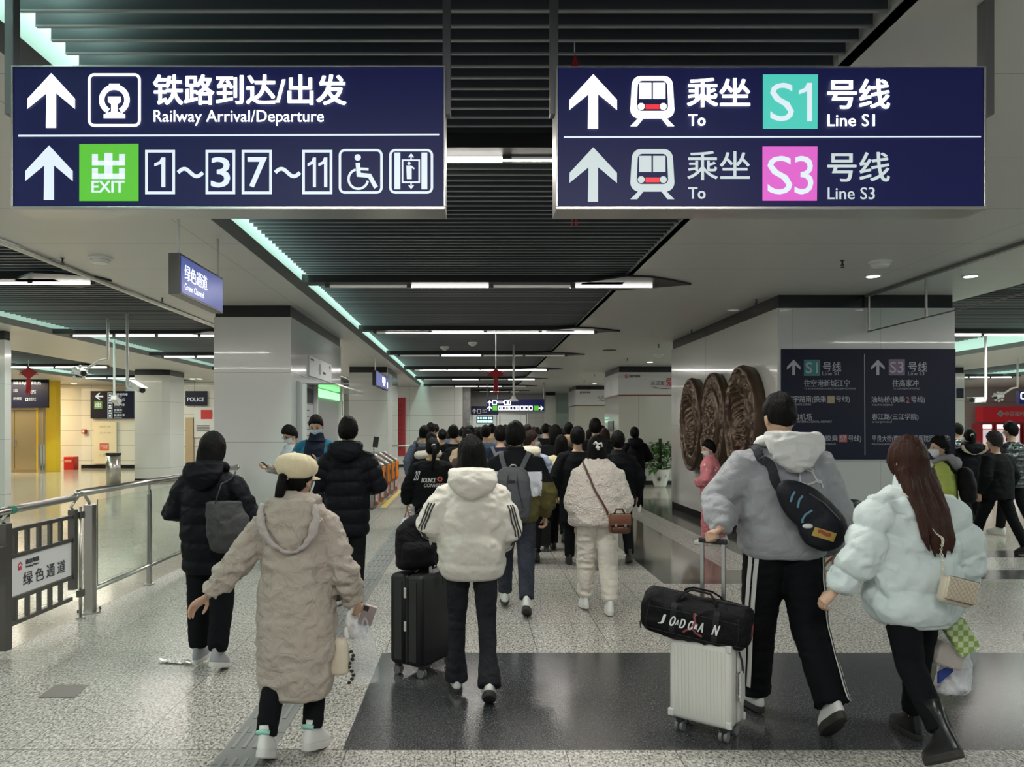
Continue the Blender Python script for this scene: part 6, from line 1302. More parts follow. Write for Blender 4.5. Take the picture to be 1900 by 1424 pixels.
f12 = mid('man in dark hooded jacket and white sneakers near the potted plant', 1178, 796, 15.2, m=C_nyl, hood=HD, shoes=(W_sh,W_so), legs=((.0,.02,0),(-.02,.03,0)), arms=(((-.27,.0,1.08),(-.16,.22,1.02)), ((.30,.0,1.10),(.18,.22,1.04))))
f13 = mid('tall man whose head stands above the group in front of the banner pillar', 1105, 781, 11.6, m=C_blk)
f14 = mid('woman in light blue jacket with cream hood and white mask looking right', 984, 803, 9.6, hair='pony', hmat=HAIRB, m=mat('jacket_light_blue', (.36,.42,.55), .6, var=.3, vscale=14), rot=-12, head=(-1.1,0,0), mask=MASK, face=True, hood=dict(w=.16,l=.16,d=.07,z=1.48,cy=-.11,mat=mat('hood_cream',(.60,.56,.45),.8)), top=dict(puff=.012,sp=.12))
f15 = mid('person in pale yellow jacket half hidden behind the black coated man', 1042, 812, 10.3, hair='bob', m=mat('jacket_pale_yellow', (.62,.56,.32), .7), fat=1.05)
f16 = mid('broad person in black coat ahead of the masked woman', 1031, 792, 11.2, m=C_blk, fat=1.25, hair='bob')
f17 = mid('person with black hooded jacket and ear muffs far behind the yellow jacket', 1122, 799, 12.4, hair='bob', hmat=HAIRB, m=C_dg)
f18 = mid('person in beige jacket with dark ponytail left of the backpack man', 868, 800, 11.5, hair='pony', m=mat('jacket_sand', (.48,.38,.26), .8), top=dict(wrinkle=.012))
f19 = mid('man in dark jacket with grey strap, left of the grey backpack man', 929, 795, 10.8, m=C_nv, rot=3)
f20 = mid('person in dark jacket with black rucksack in front of the white far wall', 841, 793, 12.5, m=C_blk, fat=1.05)
f21 = mid('woman with tied dark hair left of the rucksack wearer', 821, 799, 14.3, hair='bun', m=C_dg)
f22 = mid('person in grey blue sleeves bent under a black rucksack near the gates', 786, 794, 13.0, m=mat('jacket_grey_blue', (.12,.14,.20), .8), lean=.25, hair='short')
f23 = mid('person in black coat with cream roll on the back near the gates', 800, 806, 11.2, hair='bun', m=C_blk, fat=1.1)
f24 = mid('woman with brown hair ahead of the cream jacket woman', 873, 811, 9.5, hair='long', hmat=HAIRB, m=mat('coat_dark_brown', (.06,.045,.035), .8))
# child in pink
C_pink = mat('quilt_pink', (.62,.20,.23), .85, bump=.3, bscale=90, var=.25, vscale=10); H = 1.46
f25 = figure(dict(label='child in pink quilted pyjamas with white spots, masked, before the bronze discs', x=3.37, y=10.9, h=H, seed=25, rot=62, legs=((.12,.1,0),(-.12,.2,.15)), hair='short', hmat=HAIR, head=(.55,-.18,0), mask=MASK, face=True, hk=1.02,
  arms=(((-.24,.02,1.09),(-.12,.20,1.02)), ((.26,.0,1.09),(.14,.20,1.0))), hands={'L':'hide','R':'hide'},
  top=dict(name='quilted_top', mat=C_pink, secs=ws(H,[(.66,.165,.13),(.70,.185,.145),(.9,.185,.145),(1.05,.18,.14),(1.14,.15,.12),(1.21,.08,.08)]), sr=(.095,.09,.08), puff=.010, sp=.09, ssp=.09, wrinkle=.012), trousers=dict(mat=C_pink, r=(.11,.092,.08), wrinkle=.014, cuff=.75), collar=(C_pink,.03), shoes=(W_sh,W_so)))
bv = BVHTree.FromPolygons([v.co.copy() for v in f25['coat'].data.vertices], [tuple(p.vertices) for p in f25['coat'].data.polygons]); rnd = random.Random(5); mb = MB()
for i in range(46):
    a = rnd.uniform(0, 2*PI); z = rnd.uniform(.70, 1.18); q = bv.find_nearest(Vector((.3*math.cos(a), .3*math.sin(a), z))); n = q[1]; x, y = _frame(n); r_ = rnd.uniform(.008,.020)
    mb.add([q[0]+n*.005+x*(r_*math.cos(b))+y*(r_*(1.0+.3*math.sin(3*b))*math.sin(b)) for b in np.linspace(0, 2*PI, 9)[:-1]], [tuple(range(8))])
mb.build('white_spot', mat('spot_white', (.75,.68,.66), .8), f25['R'], local=True)
# two people by the booth
f26 = figure(dict(label='young person in light grey jacket and glasses looking at a phone by the pillar', x=-2.42, y=10.3, h=1.68, seed=26, rot=128, legs=((.05,.05,0),(-.05,.1,0)), hair='short', head=(.1,-.45,0), mask=MASK, face=True, glasses=True,
  arms=(((-.25,.02,1.10),(-.18,.28,1.13)), ((.25,.0,1.10),(.12,.30,1.14))), hands={'L': ((.2,1,.1),(.3,0,1),.5),'R': ((-.2,1,.1),(-.3,0,1),.6)},
  top=dict(name='jacket', mat=mat('jacket_light_grey', (.40,.43,.47), .7), secs=ws(1.68,SEC_COAT), sr=(.085,.078,.066), wrinkle=.014), trousers=dict(mat=C_blk), shoes=(W_sh,W_so)))
C_teal = mat('jacket_teal', (.018,.12,.20), .6)
f27 = figure(dict(label='man in teal and navy jacket with mask facing the camera, typing on a phone', x=-1.90, y=9.35, h=1.81, seed=27, rot=176, legs=((.05,.05,0),(-.05,.1,0)), hair='crop', head=(.05,-.35,0), mask=MASKB, face=True,
  arms=(((-.27,.0,1.07),(-.07,.27,1.17)), ((.27,.0,1.07),(.06,.27,1.17))), hands={'L': ((.5,.7,.25),(.3,-.5,.6),.8),'R': ((-.5,.7,.25),(-.3,-.5,.6),.8)},
  top=dict(name='jacket', mat=C_teal, paint=([C_nv], lambda q, arm: np.where((np.abs(q[:,0]) < .115) | (q[:,2] < .95), 1, 0)*(~arm)), secs=SEC_COAT, sr=(.092,.084,.07), wrinkle=.012), collar=(C_nv,.06), trousers=dict(mat=C_blk), shoes=(B_sh,B_so)))
# right hand group
f28 = mid('child in lime green jacket with grey hood and mask, right of the long haired woman', 1750, 815, 8.2, m=mat('jacket_lime', (.36,.42,.10), .8), rot=55, head=(.45,0,0), mask=MASK, face=True, hood=dict(w=.16,l=.16,d=.07,z=1.47,cy=-.10,mat=mat('hood_grey',(.22,.22,.24),.85)), top=dict(wrinkle=.016))
f29 = mid('older man in black jacket striding away at the right edge', 1849, 800, 10.15, hmat=HAIRG, m=C_blk, rot=20, fat=1.15, legs=((.36,.05,-.05),(-.38,.10,.25)), secs=[(.80,.19,.14)]+SEC_COAT[1:], hands={'L': ((0,.2,-1),(.5,.2,0),.6),'R': ((0,.2,-1),(-.5,.2,0),.6)})
f30 = mid('woman in black coat with fur trimmed hood and ponytail at right', 1801, 797, 12.0, hair='pony', m=C_nyl, rot=-14, legs=((-.25,.5,.8),(.2,.05,0)), hood=dict(w=.17,l=.17,d=.06,z=1.47,cy=-.12,trim=fur_mat('fur_tan', (.42,.34,.24), 60, 1.0)), shoes=(B_lea,B_so))
f31 = mid('person in shiny black puffer jacket at the right edge, in front of the red shop', 1879, 787, 11.8, m=mat('nylon_gloss_black', (.012,.013,.016), .25), rot=25, top=dict(puff=.02, sp=.09, ssp=.09), shoes=(W_sh,W_so))
f32 = mid('person in glossy black puffer just right of the navy line panel', 1779, 789, 14.5, m=MATS['nylon_gloss_black'], rot=30, top=dict(puff=.02, sp=.09, ssp=.09))
# ================================================================== LUGGAGE AND BAGS
def zrot(cx, cy, deg): return Matrix.Translation((cx, cy, 0)) @ Matrix.Rotation(math.radians(deg), 4, 'Z')
def rbox(mb, M, x0, x1, y0, y1, z0, z1, r=.03, n=6):
    """rounded upright box (rounded in plan and at top and bottom)"""
    P = []
    for z, ins in ((z0, r*.8), (z0+r*.3, r*.3), (z0+r, 0), (z1-r, 0), (z1-r*.3, r*.3), (z1, r*.8)):
        P.append([Vector((x, y, z)) for x, y in rrect(x0+ins, y0+ins, x1-ins, y1-ins, r, n)])
    k = len(P[0]); o = [M @ p for q in P for p in q]; f = [(i*k+j, i*k+(j+1) % k, (i+1)*k+(j+1) % k, (i+1)*k+j) for i in range(5) for j in range(k)]+[tuple(range(k-1,-1,-1)), tuple(5*k+j for j in range(k))]
    T0 = mb.T; mb.T = None; mb.add(o, f); mb.T = T0; return mb
def case(label, cx, cy, deg, w_, d, z0, z1, m, edge, hx, hy, hz, name='suitcase', ribs=10, rail=M_alu):
    M = zrot(cx, cy, deg); t = thing(name, label, 'suitcase', (cx, cy, 0), math.radians(deg)); K = wm(t); a, b = w_/2, d/2
    mb = MB(); rbox(mb, K, -a, a, -b, -.006, z0, z1, .028); mb.build('shell_half', m, t, auto=40)
    mb = MB(); rbox(mb, K, -a, a, .006, b, z0, z1, .028); mb.build('shell_half', m, t, auto=40)
    mb = MB(); rbox(mb, K, -a+.006, a-.006, -.012, .012, z0+.006, z1-.006, .012); mb.build('seam_frame', edge, t)
    if ribs:
        for s, y in ((-1, -b), (1, b)):
            mb = MB(); mb.T = K
            for i in range(ribs): x = -a+.04+(w_-.08)*i/(ribs-1); mb.box(x-.006, x+.006, y-.004 if s < 0 else y-.001, y+.001 if s < 0 else y+.004, z0+.05, z1-.05)
            mb.build('ribbing', m, t)
    for x in (-a+.05, a-.05):
        for y in (-b+.04, b-.04):
            mb = MB(); mb.T = K; mb.box(x-.018, x+.018, y-.018, y+.018, .05, z0+.004); cb = mb.build('caster', B_sh, t, bevel=.004)
            for o_ in (-.014, .014): mb = MB(); mb.T = K; mb.lathe([(.012,-.008),(.027,-.008),(.029,0),(.027,.008),(.012,.008)], (x+o_, y, .029), 18, axis=(1,0,0)); mb.build('wheel', mat('wheel_grey', (.16,.16,.16), .4), cb, auto=40)
    for s in hx:
        mb = MB(); mb.T = K; mb.box(s-.010, s+.010, hy-.007, hy+.007, z1-.02, hz); mb.build('handle_tube', rail, t, bevel=.002)
    mb = MB(); mb.T = K; mb.box(hx[0]-.02, hx[1]+.02, hy-.014, hy+.014, hz-.005, hz+.025); mb.build('pull_grip', B_sh, t, bevel=.008)
    return t, K
M_shellb = mat('case_black', (.008,.008,.009), .45, spec=.3, bump=.15, bscale=200); M_shellw = mat('case_ivory', (.66,.655,.61), .35)
tb, Kb = case('large black hard suitcase with black backpack on top, wheeled by the woman in cream', -.335, 5.27, 58.5, .43, .27, .075, .68, M_shellb, B_sh, (-.07,.07), -.10, 1.03, ribs=0)
for z in (.34, .56):
    mb = MB(); mb.T = Kb; mb.box(-.222, -.214, -.012, .012, z-.035, z+.035); mb.build('latch', M_chrome, tb, bevel=.003)
for y0_, y1_ in ((-.09,-.03),(.03,.09)):
    mb = MB(); mb.T = Kb; mb.box(-.219, -.214, y0_, y1_, .11, .64); mb.build('side_panel', mat('case_panel', (.014,.014,.015), .4), tb, bevel=.003)
for y in (-.133, .133): mb = MB(); mb.T = Kb; mb.tube([(-.14,y*.2,.685),(-.10,y*.2,.705),(.02,y*.2,.705),(.06,y*.2,.685)], .010, 8); mb.build('carry_handle', B_sh, tb, smooth=True)
tw, Kw = case('ivory aluminium style suitcase with black sports bag on top, pulled by the man', 1.264, 4.166, -39.7, .345, .205, .075, .525, M_shellw, M_alu, (-.06,.06), .085, 1.02, ribs=0)
for s in (-1, 1):                                        # fine ribbing and corner guards
    mb = MB(); mb.T = Kw
    for i in range(15): x = -.14+.28*i/14; mb.box(x-.003, x+.003, s*.1025-.003, s*.1025+.003, .12, .48)
    mb.build('ribbing', M_shellw, tw)
    for x in (-.165, .165):
        for z in (.085, .482): mb = MB(); mb.T = Kw; mb.box(x-.012 if x < 0 else x-.022, x+.022 if x < 0 else x+.012, s*.095-.012, s*.095+.012, z, z+.04); mb.build('corner_guard', mat('guard_ivory', (.60,.60,.57), .3), tw, bevel=.006)
mb = MB(); mb.T = Kw; mb.box(.166,.178,-.02,.02,.22,.36); mb.build('latch', M_chrome, tw, bevel=.003)
t = thing('luggage_tag', 'pale luggage tag and strap hanging on the side of the ivory suitcase', 'tag', tuple(Kw @ Vector((.19,0,.2))))
mb = MB(); mb.T = Kw; mb.tube([(.178,.0,.47),(.19,.01,.42),(.195,.01,.36)], .006, 6); mb.build('strap', B_sh, t)
mb = MB(); mb.T = Kw; mb.prism([(-.03,.36),(.03,.38),(.035,.24),(.0,.19),(-.03,.22)], lambda u, v: (.192,u,v), lambda u, v: (.198,u,v)); mb.build('card', mat('tag_pale', (.55,.56,.54), .4), t)
# ---- soft bags
def soft(name, mats, parent, build, voxel=.008, it=4, wr=.008, sc=(9,9,9), seed=0, T_=None):
    mb = MB(); build(mb); V, N, FC = remesh(mb, voxel, it); q = 1-np.abs(fbm(V*np.array(sc), seed)); V = V+N*(wr*(q-.7))[:,None]
    if T_ is not None: A = np.array(T_.to_3x3()); V = V @ A.T+np.array(T_.translation)
    m = MB(); m.v = [tuple(p) for p in V]; m.f = FC; m.m = [0]*len(FC); return m.build(name, mats, parent, smooth=True)
M_bag = mat('bag_black', (.0055,.0055,.007), .65, bump=.3, bscale=220, crease=.4, cscale=9, spec=.15)
# duffel lying across the ivory suitcase
c0 = Vector((1.215, 4.17, .620)); dirx = Vector((.87,-.44,-.10)).normalized(); diry = Vector((.44,.87,0)).normalized(); MD = Matrix((dirx, diry, dirx.cross(diry))).transposed().to_4x4(); MD.translation = c0
t = thing('sports_bag', 'black duffel bag with white JORDAN lettering lying on the ivory suitcase', 'bag', (c0.x, c0.y, .53))
def dshape(mb):
    n = 26; secs = []
    V = []; FC = []
    for i, (x, ry, rz, dz) in enumerate(((-.285,.085,.065,.02),(-.28,.115,.095,.015),(-.25,.130,.118,.01),(-.12,.135,.125,-.002),(.0,.135,.118,-.008),(.13,.135,.120,-.005),(.25,.128,.112,-.002),(.275,.11,.09,0),(.28,.08,.06,0))):
        for j in range(n): a = 2*PI*j/n; ca, sa = math.cos(a), math.sin(a); V.append((x, ry*math.copysign(abs(ca)**.75, ca), dz+rz*math.copysign(abs(sa)**.7, sa)))
    FC = [(i*n+j, i*n+(j+1) % n, (i+1)*n+(j+1) % n, (i+1)*n+j) for i in range(8) for j in range(n)]+[tuple(range(n-1,-1,-1)), tuple(8*n+j for j in range(n))]; mb.add(V, FC)
duf = soft('body', M_bag, t, dshape, .008, 3, .014, (11,11,11), 5, MD)
bvd = BVHTree.FromPolygons([v.co.copy() for v in duf.data.vertices], [tuple(p.vertices) for p in duf.data.polygons]); toL = wm(duf).inverted()
def on_duf(u, v, off=.004):
    a = toL @ (MD @ Vector((u, -.4, v))); d = (toL.to_3x3() @ (MD.to_3x3() @ Vector((0,1,0)))).normalized(); h_ = bvd.ray_cast(a, d); q = h_[0] if h_[0] is not None else a+d*.3; return tuple(toL.inverted() @ (q-d*off))
mb = MB()
for ch, u, sc in (('J',-.185,1.05),('O',-.115,1.05),('A',-.072,.55),('B',-.045,1.0),('O',.008,1.0),('R',.052,.55),('A',.075,1.05),('N',.165,1.05)):
    ww = .030*sc; hh = .050*sc; v_, f_ = glyphs({'B':'D'}.get(ch, ch)); W_, H_ = v_[:,0].max(), v_[:,1].max()
    for e_ in (0, .002, -.002): mb.add([on_duf((u+ww*p[0]/W_)*.80-.03+.22*hh*p[1]/H_+e_, -.015-.06*u*0+hh*p[1]/H_-.02+(.0 if sc > .9 else .010), .006+abs(e_)*.1) for p in v_], f_)
mb.build('lettering', M_pr_w, t)
mb = MB(); fn = lambda u, v: on_duf(u, v, .005)
stroke(mb, [(-.045,-.055),(-.02,-.035),(.0,-.02),(.012,.015),(.005,.04)], .012, fn); stroke(mb, [(.0,-.02),(.02,-.045),(.055,-.058)], .012, fn); stroke(mb, [(.01,.012),(.03,.0)], .008, fn); poly_to(mb, ring_pts(.008,.048,.009,.009,10)[:-1], fn); mb.build('jumping_figure_emblem', mat('emblem_dull_red', (.22,.05,.06), .6), t)
for s in (-1, 1):
    mb = MB(); mb.T = MD; mb.tube([(-.10,s*.10,.085),(-.085,s*.075,.13),(-.04,s*.03,.155),(.06,s*.03,.15),(.10,s*.075,.12),(.115,s*.10,.08)], .011, 8, sy=.5); mb.build('carry_handle', M_bag, t, smooth=True)
M_pipe = mat('piping_grey', (.018,.018,.020), .6, spec=.2)
for pts in ([(-.27,-.075),(-.1,-.078),(.1,-.080),(.26,-.078)],[(-.235,.075),(-.245,-.02),(-.24,-.09)],[(.225,.07),(.235,-.02),(.225,-.09)],[(-.25,.045),(-.1,.05),(.1,.045),(.24,.04)]):
    n9 = 24; P9 = [on_duf(np.interp(i/n9, np.linspace(0,1,len(pts)), [p[0] for p in pts]), np.interp(i/n9, np.linspace(0,1,len(pts)), [p[1] for p in pts]), .003) for i in range(n9+1)]; mb = MB(); mb.tube(P9, .0028, 5); mb.build('piping', M_pipe, t)
for u9 in (-.105,.115): mb = MB(); stroke(mb, [(u9,.085-.02*i) for i in range(9)], .030, lambda u, v: on_duf(u, v, .003)); mb.build('webbing', M_pipe, t)
mb = MB(); mb.T = MD; mb.box(-.24,.24,-.004,.004,.113,.119); mb.build('zip', M_steeld, t)
mb = MB(); mb.T = MD; mb.prism(ring_pts(0,0,.03,.035,10)[:-1], lambda u, v: (.283,u,v-.01), lambda u, v: (.288,u,v-.01)); mb.build('side_emblem', MATS['emblem_dull_red'], t)
mb = MB(); mb.T = MD; mb.tube([(-.27,-.09,-.02),(-.282,-.10,-.06),(-.275,-.105,-.09)], .004, 6); mb.build('zip_cord', B_sh, t)
# backpack standing on the black suitcase
t = thing('backpack', 'plain black backpack standing on top of the large black suitcase', 'backpack', (-.39,5.23,.70)); MBk = Matrix.Translation((-.39,5.23,.70)) @ Matrix.Rotation(math.radians(14), 4, 'Z')
soft('body', M_bag, t, lambda mb: mb.stack([(.0,.12,.08),(.03,.138,.092),(.16,.14,.095),(.26,.135,.085),(.33,.10,.07,.03,0),(.365,.06,.045,.06,0)], 26, 2.6), .008, 4, .010, (8,8,8), 3, MBk)
soft('front_pocket', M_bag, t, lambda mb: mb.stack([(.02,.10,.03,0,-.085),(.05,.115,.04,0,-.085),(.15,.112,.04,0,-.085),(.19,.09,.02,0,-.08)], 22, 2.6), .008, 3, .004, (8,8,8), 4, MBk)
mb = MB(); mb.T = MBk; mb.box(.015,.045,-.095,-.088,.285,.315); mb.build('label', mat('label_blue_grey', (.09,.11,.15), .6), t)
mb = MB(); mb.T = MBk; mb.tube([(.09,-.03,.34),(.11,-.02,.385),(.04,.0,.40),(.0,.02,.36)], .010, 8); mb.build('top_handle', M_bag, t, smooth=True)
mb = MB(); mb.T = MBk; mb.tube([(.12,-.06,.05),(.17,-.09,-.01),(.165,-.11,-.10)], .010, 6, sy=.3); mb.build('strap', M_bag, t)
def wbag(f, label, name, cat, base): 
    p = f['wm'] @ Vector(base); return thing(name, label, cat, tuple(p))
# grey backpack of man 7
f = f7; U = f['up']; k = f['k']; M_gb = mat('backpack_grey', (.052,.058,.066), .6, bump=.3, bscale=200, crease=.25, cscale=8)
t = wbag(f, 'slate grey angular backpack worn by the man in the olive jacket', 'backpack', 'backpack', U(-.0,-.26,.86)); Wm = f['wm']
def bk(mb):
    for z, hx_, hy_, x, y in (): pass
    S_ = [(U(0,0,.845).z,.115,.05,0),(U(0,0,.88).z,.15,.075,0),(U(0,0,1.05).z,.165,.088,0),(U(0,0,1.20).z,.152,.082,0),(U(0,0,1.28).z,.125,.062,0),(U(0,0,1.315).z,.075,.04,0)]
    mb.stack([(z,hx_,hy_,-.02,U(0,-.235,1.1).y) for z,hx_,hy_,_ in S_], 24, 3.0)
soft('body', M_gb, t, bk, .008, 3, .005, (7,7,7), 2, Wm)
yb_ = U(0,-.235,1.1).y-.088
for pts in ([(-.115,.95),(-.07,1.13),(-.055,1.25)],[(.075,.95),(.03,1.13),(.018,1.25)],[(-.115,.95),(-.02,.90),(.075,.95)]):
    mb = MB(); mb.T = Wm; mb.tube([(x, yb_-.002, U(0,0,z).z) for x, z in pts], .004, 6); mb.build('seam', B_sh, t)
mb = MB(); mb.T = Wm; mb.box(-.055,.0,yb_-.006,yb_+.004,U(0,0,1.19).z,U(0,0,1.20).z+.004); mb.build('loop', B_sh, t)
mb = MB(); mb.T = Wm; mb.tube([(-.05,yb_+.08,U(0,0,1.305).z),(-.03,yb_+.06,U(0,0,1.335).z),(.0,yb_+.06,U(0,0,1.335).z),(.02,yb_+.08,U(0,0,1.305).z)], .007, 8); mb.build('top_handle', M_alu, t, smooth=True)
for s in (-1, 1): ribbon(f['coat'], [U(-.02+s*.07,-.25,1.27), U(-.02+s*.11,-.2,1.36), U(s*.135,-.05,1.45), U(s*.13,.12,1.34), U(s*.14,.2,1.1)], .042, M_gb, 'shoulder_strap', t, off=.004, thick=.010, world=Wm)
# brown satchel of woman 8
f = f8; U = f['up']; Wm = f['wm']; M_brn = mat('leather_brown', (.14,.055,.028), .42, bump=.2, bscale=60); M_brd = mat('leather_brown_dark', (.08,.03,.016), .45)
t = wbag(f, 'small brown leather satchel worn crossbody by the woman in teddy fleece', 'satchel', 'bag', U(.14,-.24,.80)); y0_ = -.30
mb = MB(); rbox(mb, Wm, .055,.235,y0_,y0_+.085,U(0,0,.805).z,U(0,0,.985).z,.02); mb.build('body', M_brn, t, auto=40)
mb = MB(); rbox(mb, Wm, .052,.238,y0_-.012,y0_+.01,U(0,0,.875).z,U(0,0,.992).z,.012); mb.build('flap', M_brn, t, auto=40)
mb = MB(); rbox(mb, Wm, .07,.22,y0_-.014,y0_-.002,U(0,0,.82).z,U(0,0,.87).z,.01); mb.build('front_pocket', M_brd, t, auto=40)
for x in (.105,.185): mb = MB(); mb.T = Wm; mb.box(x-.010,x+.010,y0_-.020,y0_-.011,U(0,0,.868).z,U(0,0,.90).z); mb.build('buckle', M_alu, t, bevel=.003)
mb = MB(); mb.T = Wm; mb.tube([(.10,y0_+.04,U(0,0,.985).z),(.12,y0_+.04,U(0,0,1.03).z),(.17,y0_+.04,U(0,0,1.03).z),(.19,y0_+.04,U(0,0,.985).z)], .008, 8); mb.build('top_handle', M_brd, t, smooth=True)
ribbon(f['coat'], [U(.075,-.25,.97), U(.0,-.2,1.10), U(-.08,-.2,1.25), U(-.125,-.12,1.39), U(-.11,.0,1.44), U(-.05,.2,1.25)], .018, M_brd, 'strap', t, off=.006, thick=.006, world=Wm)
# sling bag of man 1
f = f1; U = f['up']; Wm = f['wm']; k = f['k']
t = wbag(f, 'black sling bag with blue strokes and yellow patch across the grey sweatshirt', 'sling_bag', 'bag', U(.12,-.25,.93))
TR = Matrix.Translation(U(.045,-.235,1.10)) @ Matrix.Rotation(math.radians(41), 4, 'Y')
def sl(mb): 
    mb.T = TR; mb.ell((0,0,0),(.235,.060,.112),28,16); mb.ell((.09,0,-.02),(.145,.070,.128),24,14); mb.ell((-.12,0,.0),(.12,.05,.080),24,14); mb.T = None
M_sl = mat('sling_black', (.007,.008,.014), .55, bump=.2, bscale=180, crease=.2, cscale=8, spec=.3)
sb = soft('body', M_sl, t, sl, .008, 5, .006, (8,8,8), 6, Wm)
bvs = BVHTree.FromPolygons([v.co.copy() for v in sb.data.vertices], [tuple(p.vertices) for p in sb.data.polygons]); Ws = wm(sb)
def on_sl(u, v, off=.004):
    a = Ws.inverted() @ (Wm @ (TR @ Vector((u, -.5, v)))); d = (Ws.inverted().to_3x3() @ (Wm.to_3x3() @ Vector((0,1,0)))).normalized(); h_ = bvs.ray_cast(a, d); q = h_[0] if h_[0] is not None else a+d*.45; return tuple(Ws @ (q-d*off))
M_bl = mat('stroke_blue', (.10,.24,.34), .5)
for pts in ([(-.165,.012),(-.160,-.02),(-.145,-.045)],[(-.120,.022),(-.120,-.01),(-.100,-.045)],[(-.035,-.005),(-.045,-.045),(-.035,-.075),(-.02,-.085)]):
    mb = MB(); stroke(mb, pts, .011, on_sl); mb.build('blue_stroke', M_bl, t)
mb = MB(); R33 = lambda u, v: on_sl(*( (Matrix.Rotation(math.radians(24), 2) @ Vector((u, v)))+Vector((.095,-.062)))) 
[poly_to(mb, [(a, -.024), (a+.012, -.024), (a+.012, .024), (a, .024)], R33) for a in np.arange(-.055, .055, .012)]; pt = mb.build('yellow_patch', mat('patch_yellow', (.42,.30,.06), .5), t)
mb = MB(); stroke(mb, [(-.035+.01*q, .006+.004*math.sin(q)) for q in range(8)], .018, lambda u, v: tuple(Vector(R33(u, v))-Vector((0,.002,0)))); mb.build('patch_print', mat('patch_red', (.30,.06,.04), .5), t)
mb = MB(); mb.ell(tuple(Vector(R33(-.085,.018))),(.03,.012,.014),12,8); mb.build('white_tag', W_sh, t, smooth=True)
ribbon(f['coat'], [U(-.07,-.25,1.16), U(-.115,-.22,1.27), U(-.155,-.18,1.38), U(-.165,-.05,1.46), U(-.13,.12,1.38), U(.0,.25,1.15)], .050, M_sl, 'strap', t, off=.006, thick=.008, world=Wm)
mb = MB(); mb.tube([on_sl(-.10,.055), on_sl(0,.07), on_sl(.12,.055)], .003, 6); mb.build('zip', M_steeld, t)
# chain bag of woman 2
f = f2; U = f['up']; Wm = f['wm']; M_cb = mat('quilted_cream', (.55,.49,.38), .45)
t = wbag(f, 'small quilted cream chain bag on the pale puffer jacket', 'handbag', 'bag', U(.19,-.26,.83)); TB = Wm @ Matrix.Translation(U(.045,-.275,.93)) @ Matrix.Rotation(math.radians(14), 4, 'Y')
mb = MB(); rbox(mb, TB, -.075,.085,-.03,.035,-.075,.055,.018); mb.build('body', M_cb, t, auto=40)
mb = MB(); rbox(mb, TB, -.078,.088,-.040,-.022,-.055,.06,.010); fl = mb.build('flap', M_cb, t, auto=40)
mb = MB(); mb.T = TB
for q in range(-4, 6):
    for s in (-1, 1):
        for z_ in range(4):
            a0 = Vector((q*.025-.0 if s > 0 else (q+1)*.025, -.0405, -.048+z_*.025)); a1 = a0+Vector((s*.025, 0, .025))
            if -.076 < a0.x < .086 and -.076 < a1.x < .086: mb.tube([a0, a1], .0018, 4)
mb.build('quilt_line', mat('quilt_shade', (.42,.36,.27), .6), fl)
me = f['coat'].data; bvc = BVHTree.FromPolygons([v.co.copy() for v in me.vertices], [tuple(p.vertices) for p in me.polygons]); P = []
way = [U(.01,-.30,.98), U(.02,-.3,1.06), U(.015,-.3,1.16), U(-.02,-.3,1.26), U(-.07,-.2,1.36), U(-.10,-.05,1.40)]
for i in range(61):
    s = i/60*5; j = min(int(s), 4); p = way[j].lerp(way[j+1], s-j); q = bvc.find_nearest(p); P.append(q[0]+q[1]*.012)
for _ in range(6): P = [P[0]]+[(P[i-1]+2*P[i]+P[i+1])/4+Vector((0,-.0008,0)) for i in range(1, 60)]+[P[-1]]
mb = MB(); mb.T = Wm
for i in range(0, 60): d = (P[i+1]-P[i]); c_ = (P[i]+P[i+1])/2; mb.tube([c_+Vector((.006*math.cos(a)*(1 if i % 2 else .3), .004*math.sin(a) if i % 2 else .005*math.cos(a), 0))+d.normalized()*.008*math.sin(a) for a in np.linspace(0, 2*PI, 9)[:-1]], .0022, 4, closed=True)
mb.build('chain', mat('chain_pale_gold', (.72,.68,.58), .4, .2), t)
# tote of woman 5
f = f5; U = f['up']; Wm = f['wm']; M_tote = mat('tote_dark_grey', (.030,.031,.032), .6, bump=.3, bscale=220, crease=.35, cscale=7)
t = wbag(f, 'dark grey fabric tote hanging from the shoulder of the black coated woman', 'tote_bag', 'bag', U(.14,-.22,.85))
TT = Wm @ Matrix.Translation(U(.215,-.20,.86)) @ Matrix.Rotation(math.radians(24), 4, 'Z')
soft('body', M_tote, t, lambda mb: mb.stack([(.0,.11,.045,.03,0),(.02,.14,.06,.02,0),(.12,.145,.06,.01,0),(.24,.135,.045,-.01,0),(.335,.115,.022,-.03,0)], 26, 2.8), .008, 3, .016, (7,7,7), 8, TT)
for s in (-1, 1):
    mb = MB(); sh = f['up'](.17,-.03,1.40); T1 = TT.inverted() @ Wm; e = T1 @ sh; mb.T = TT; mb.tube([(-.085,s*.02,.32),(-.055+e.x*.3,s*.02,.45),(e.x-.01,e.y*.7,e.z-.03),(e.x+.02,e.y,e.z+.012)], .009, 8, sy=.4); mb.build('strap', M_tote, t, smooth=True)
mb = MB(); mb.T = TT
for x in (-.07,.05): mb.ell((x,-.045,.22),(.005,.004,.005),8,6)
mb.build('rivet', M_alu, t)
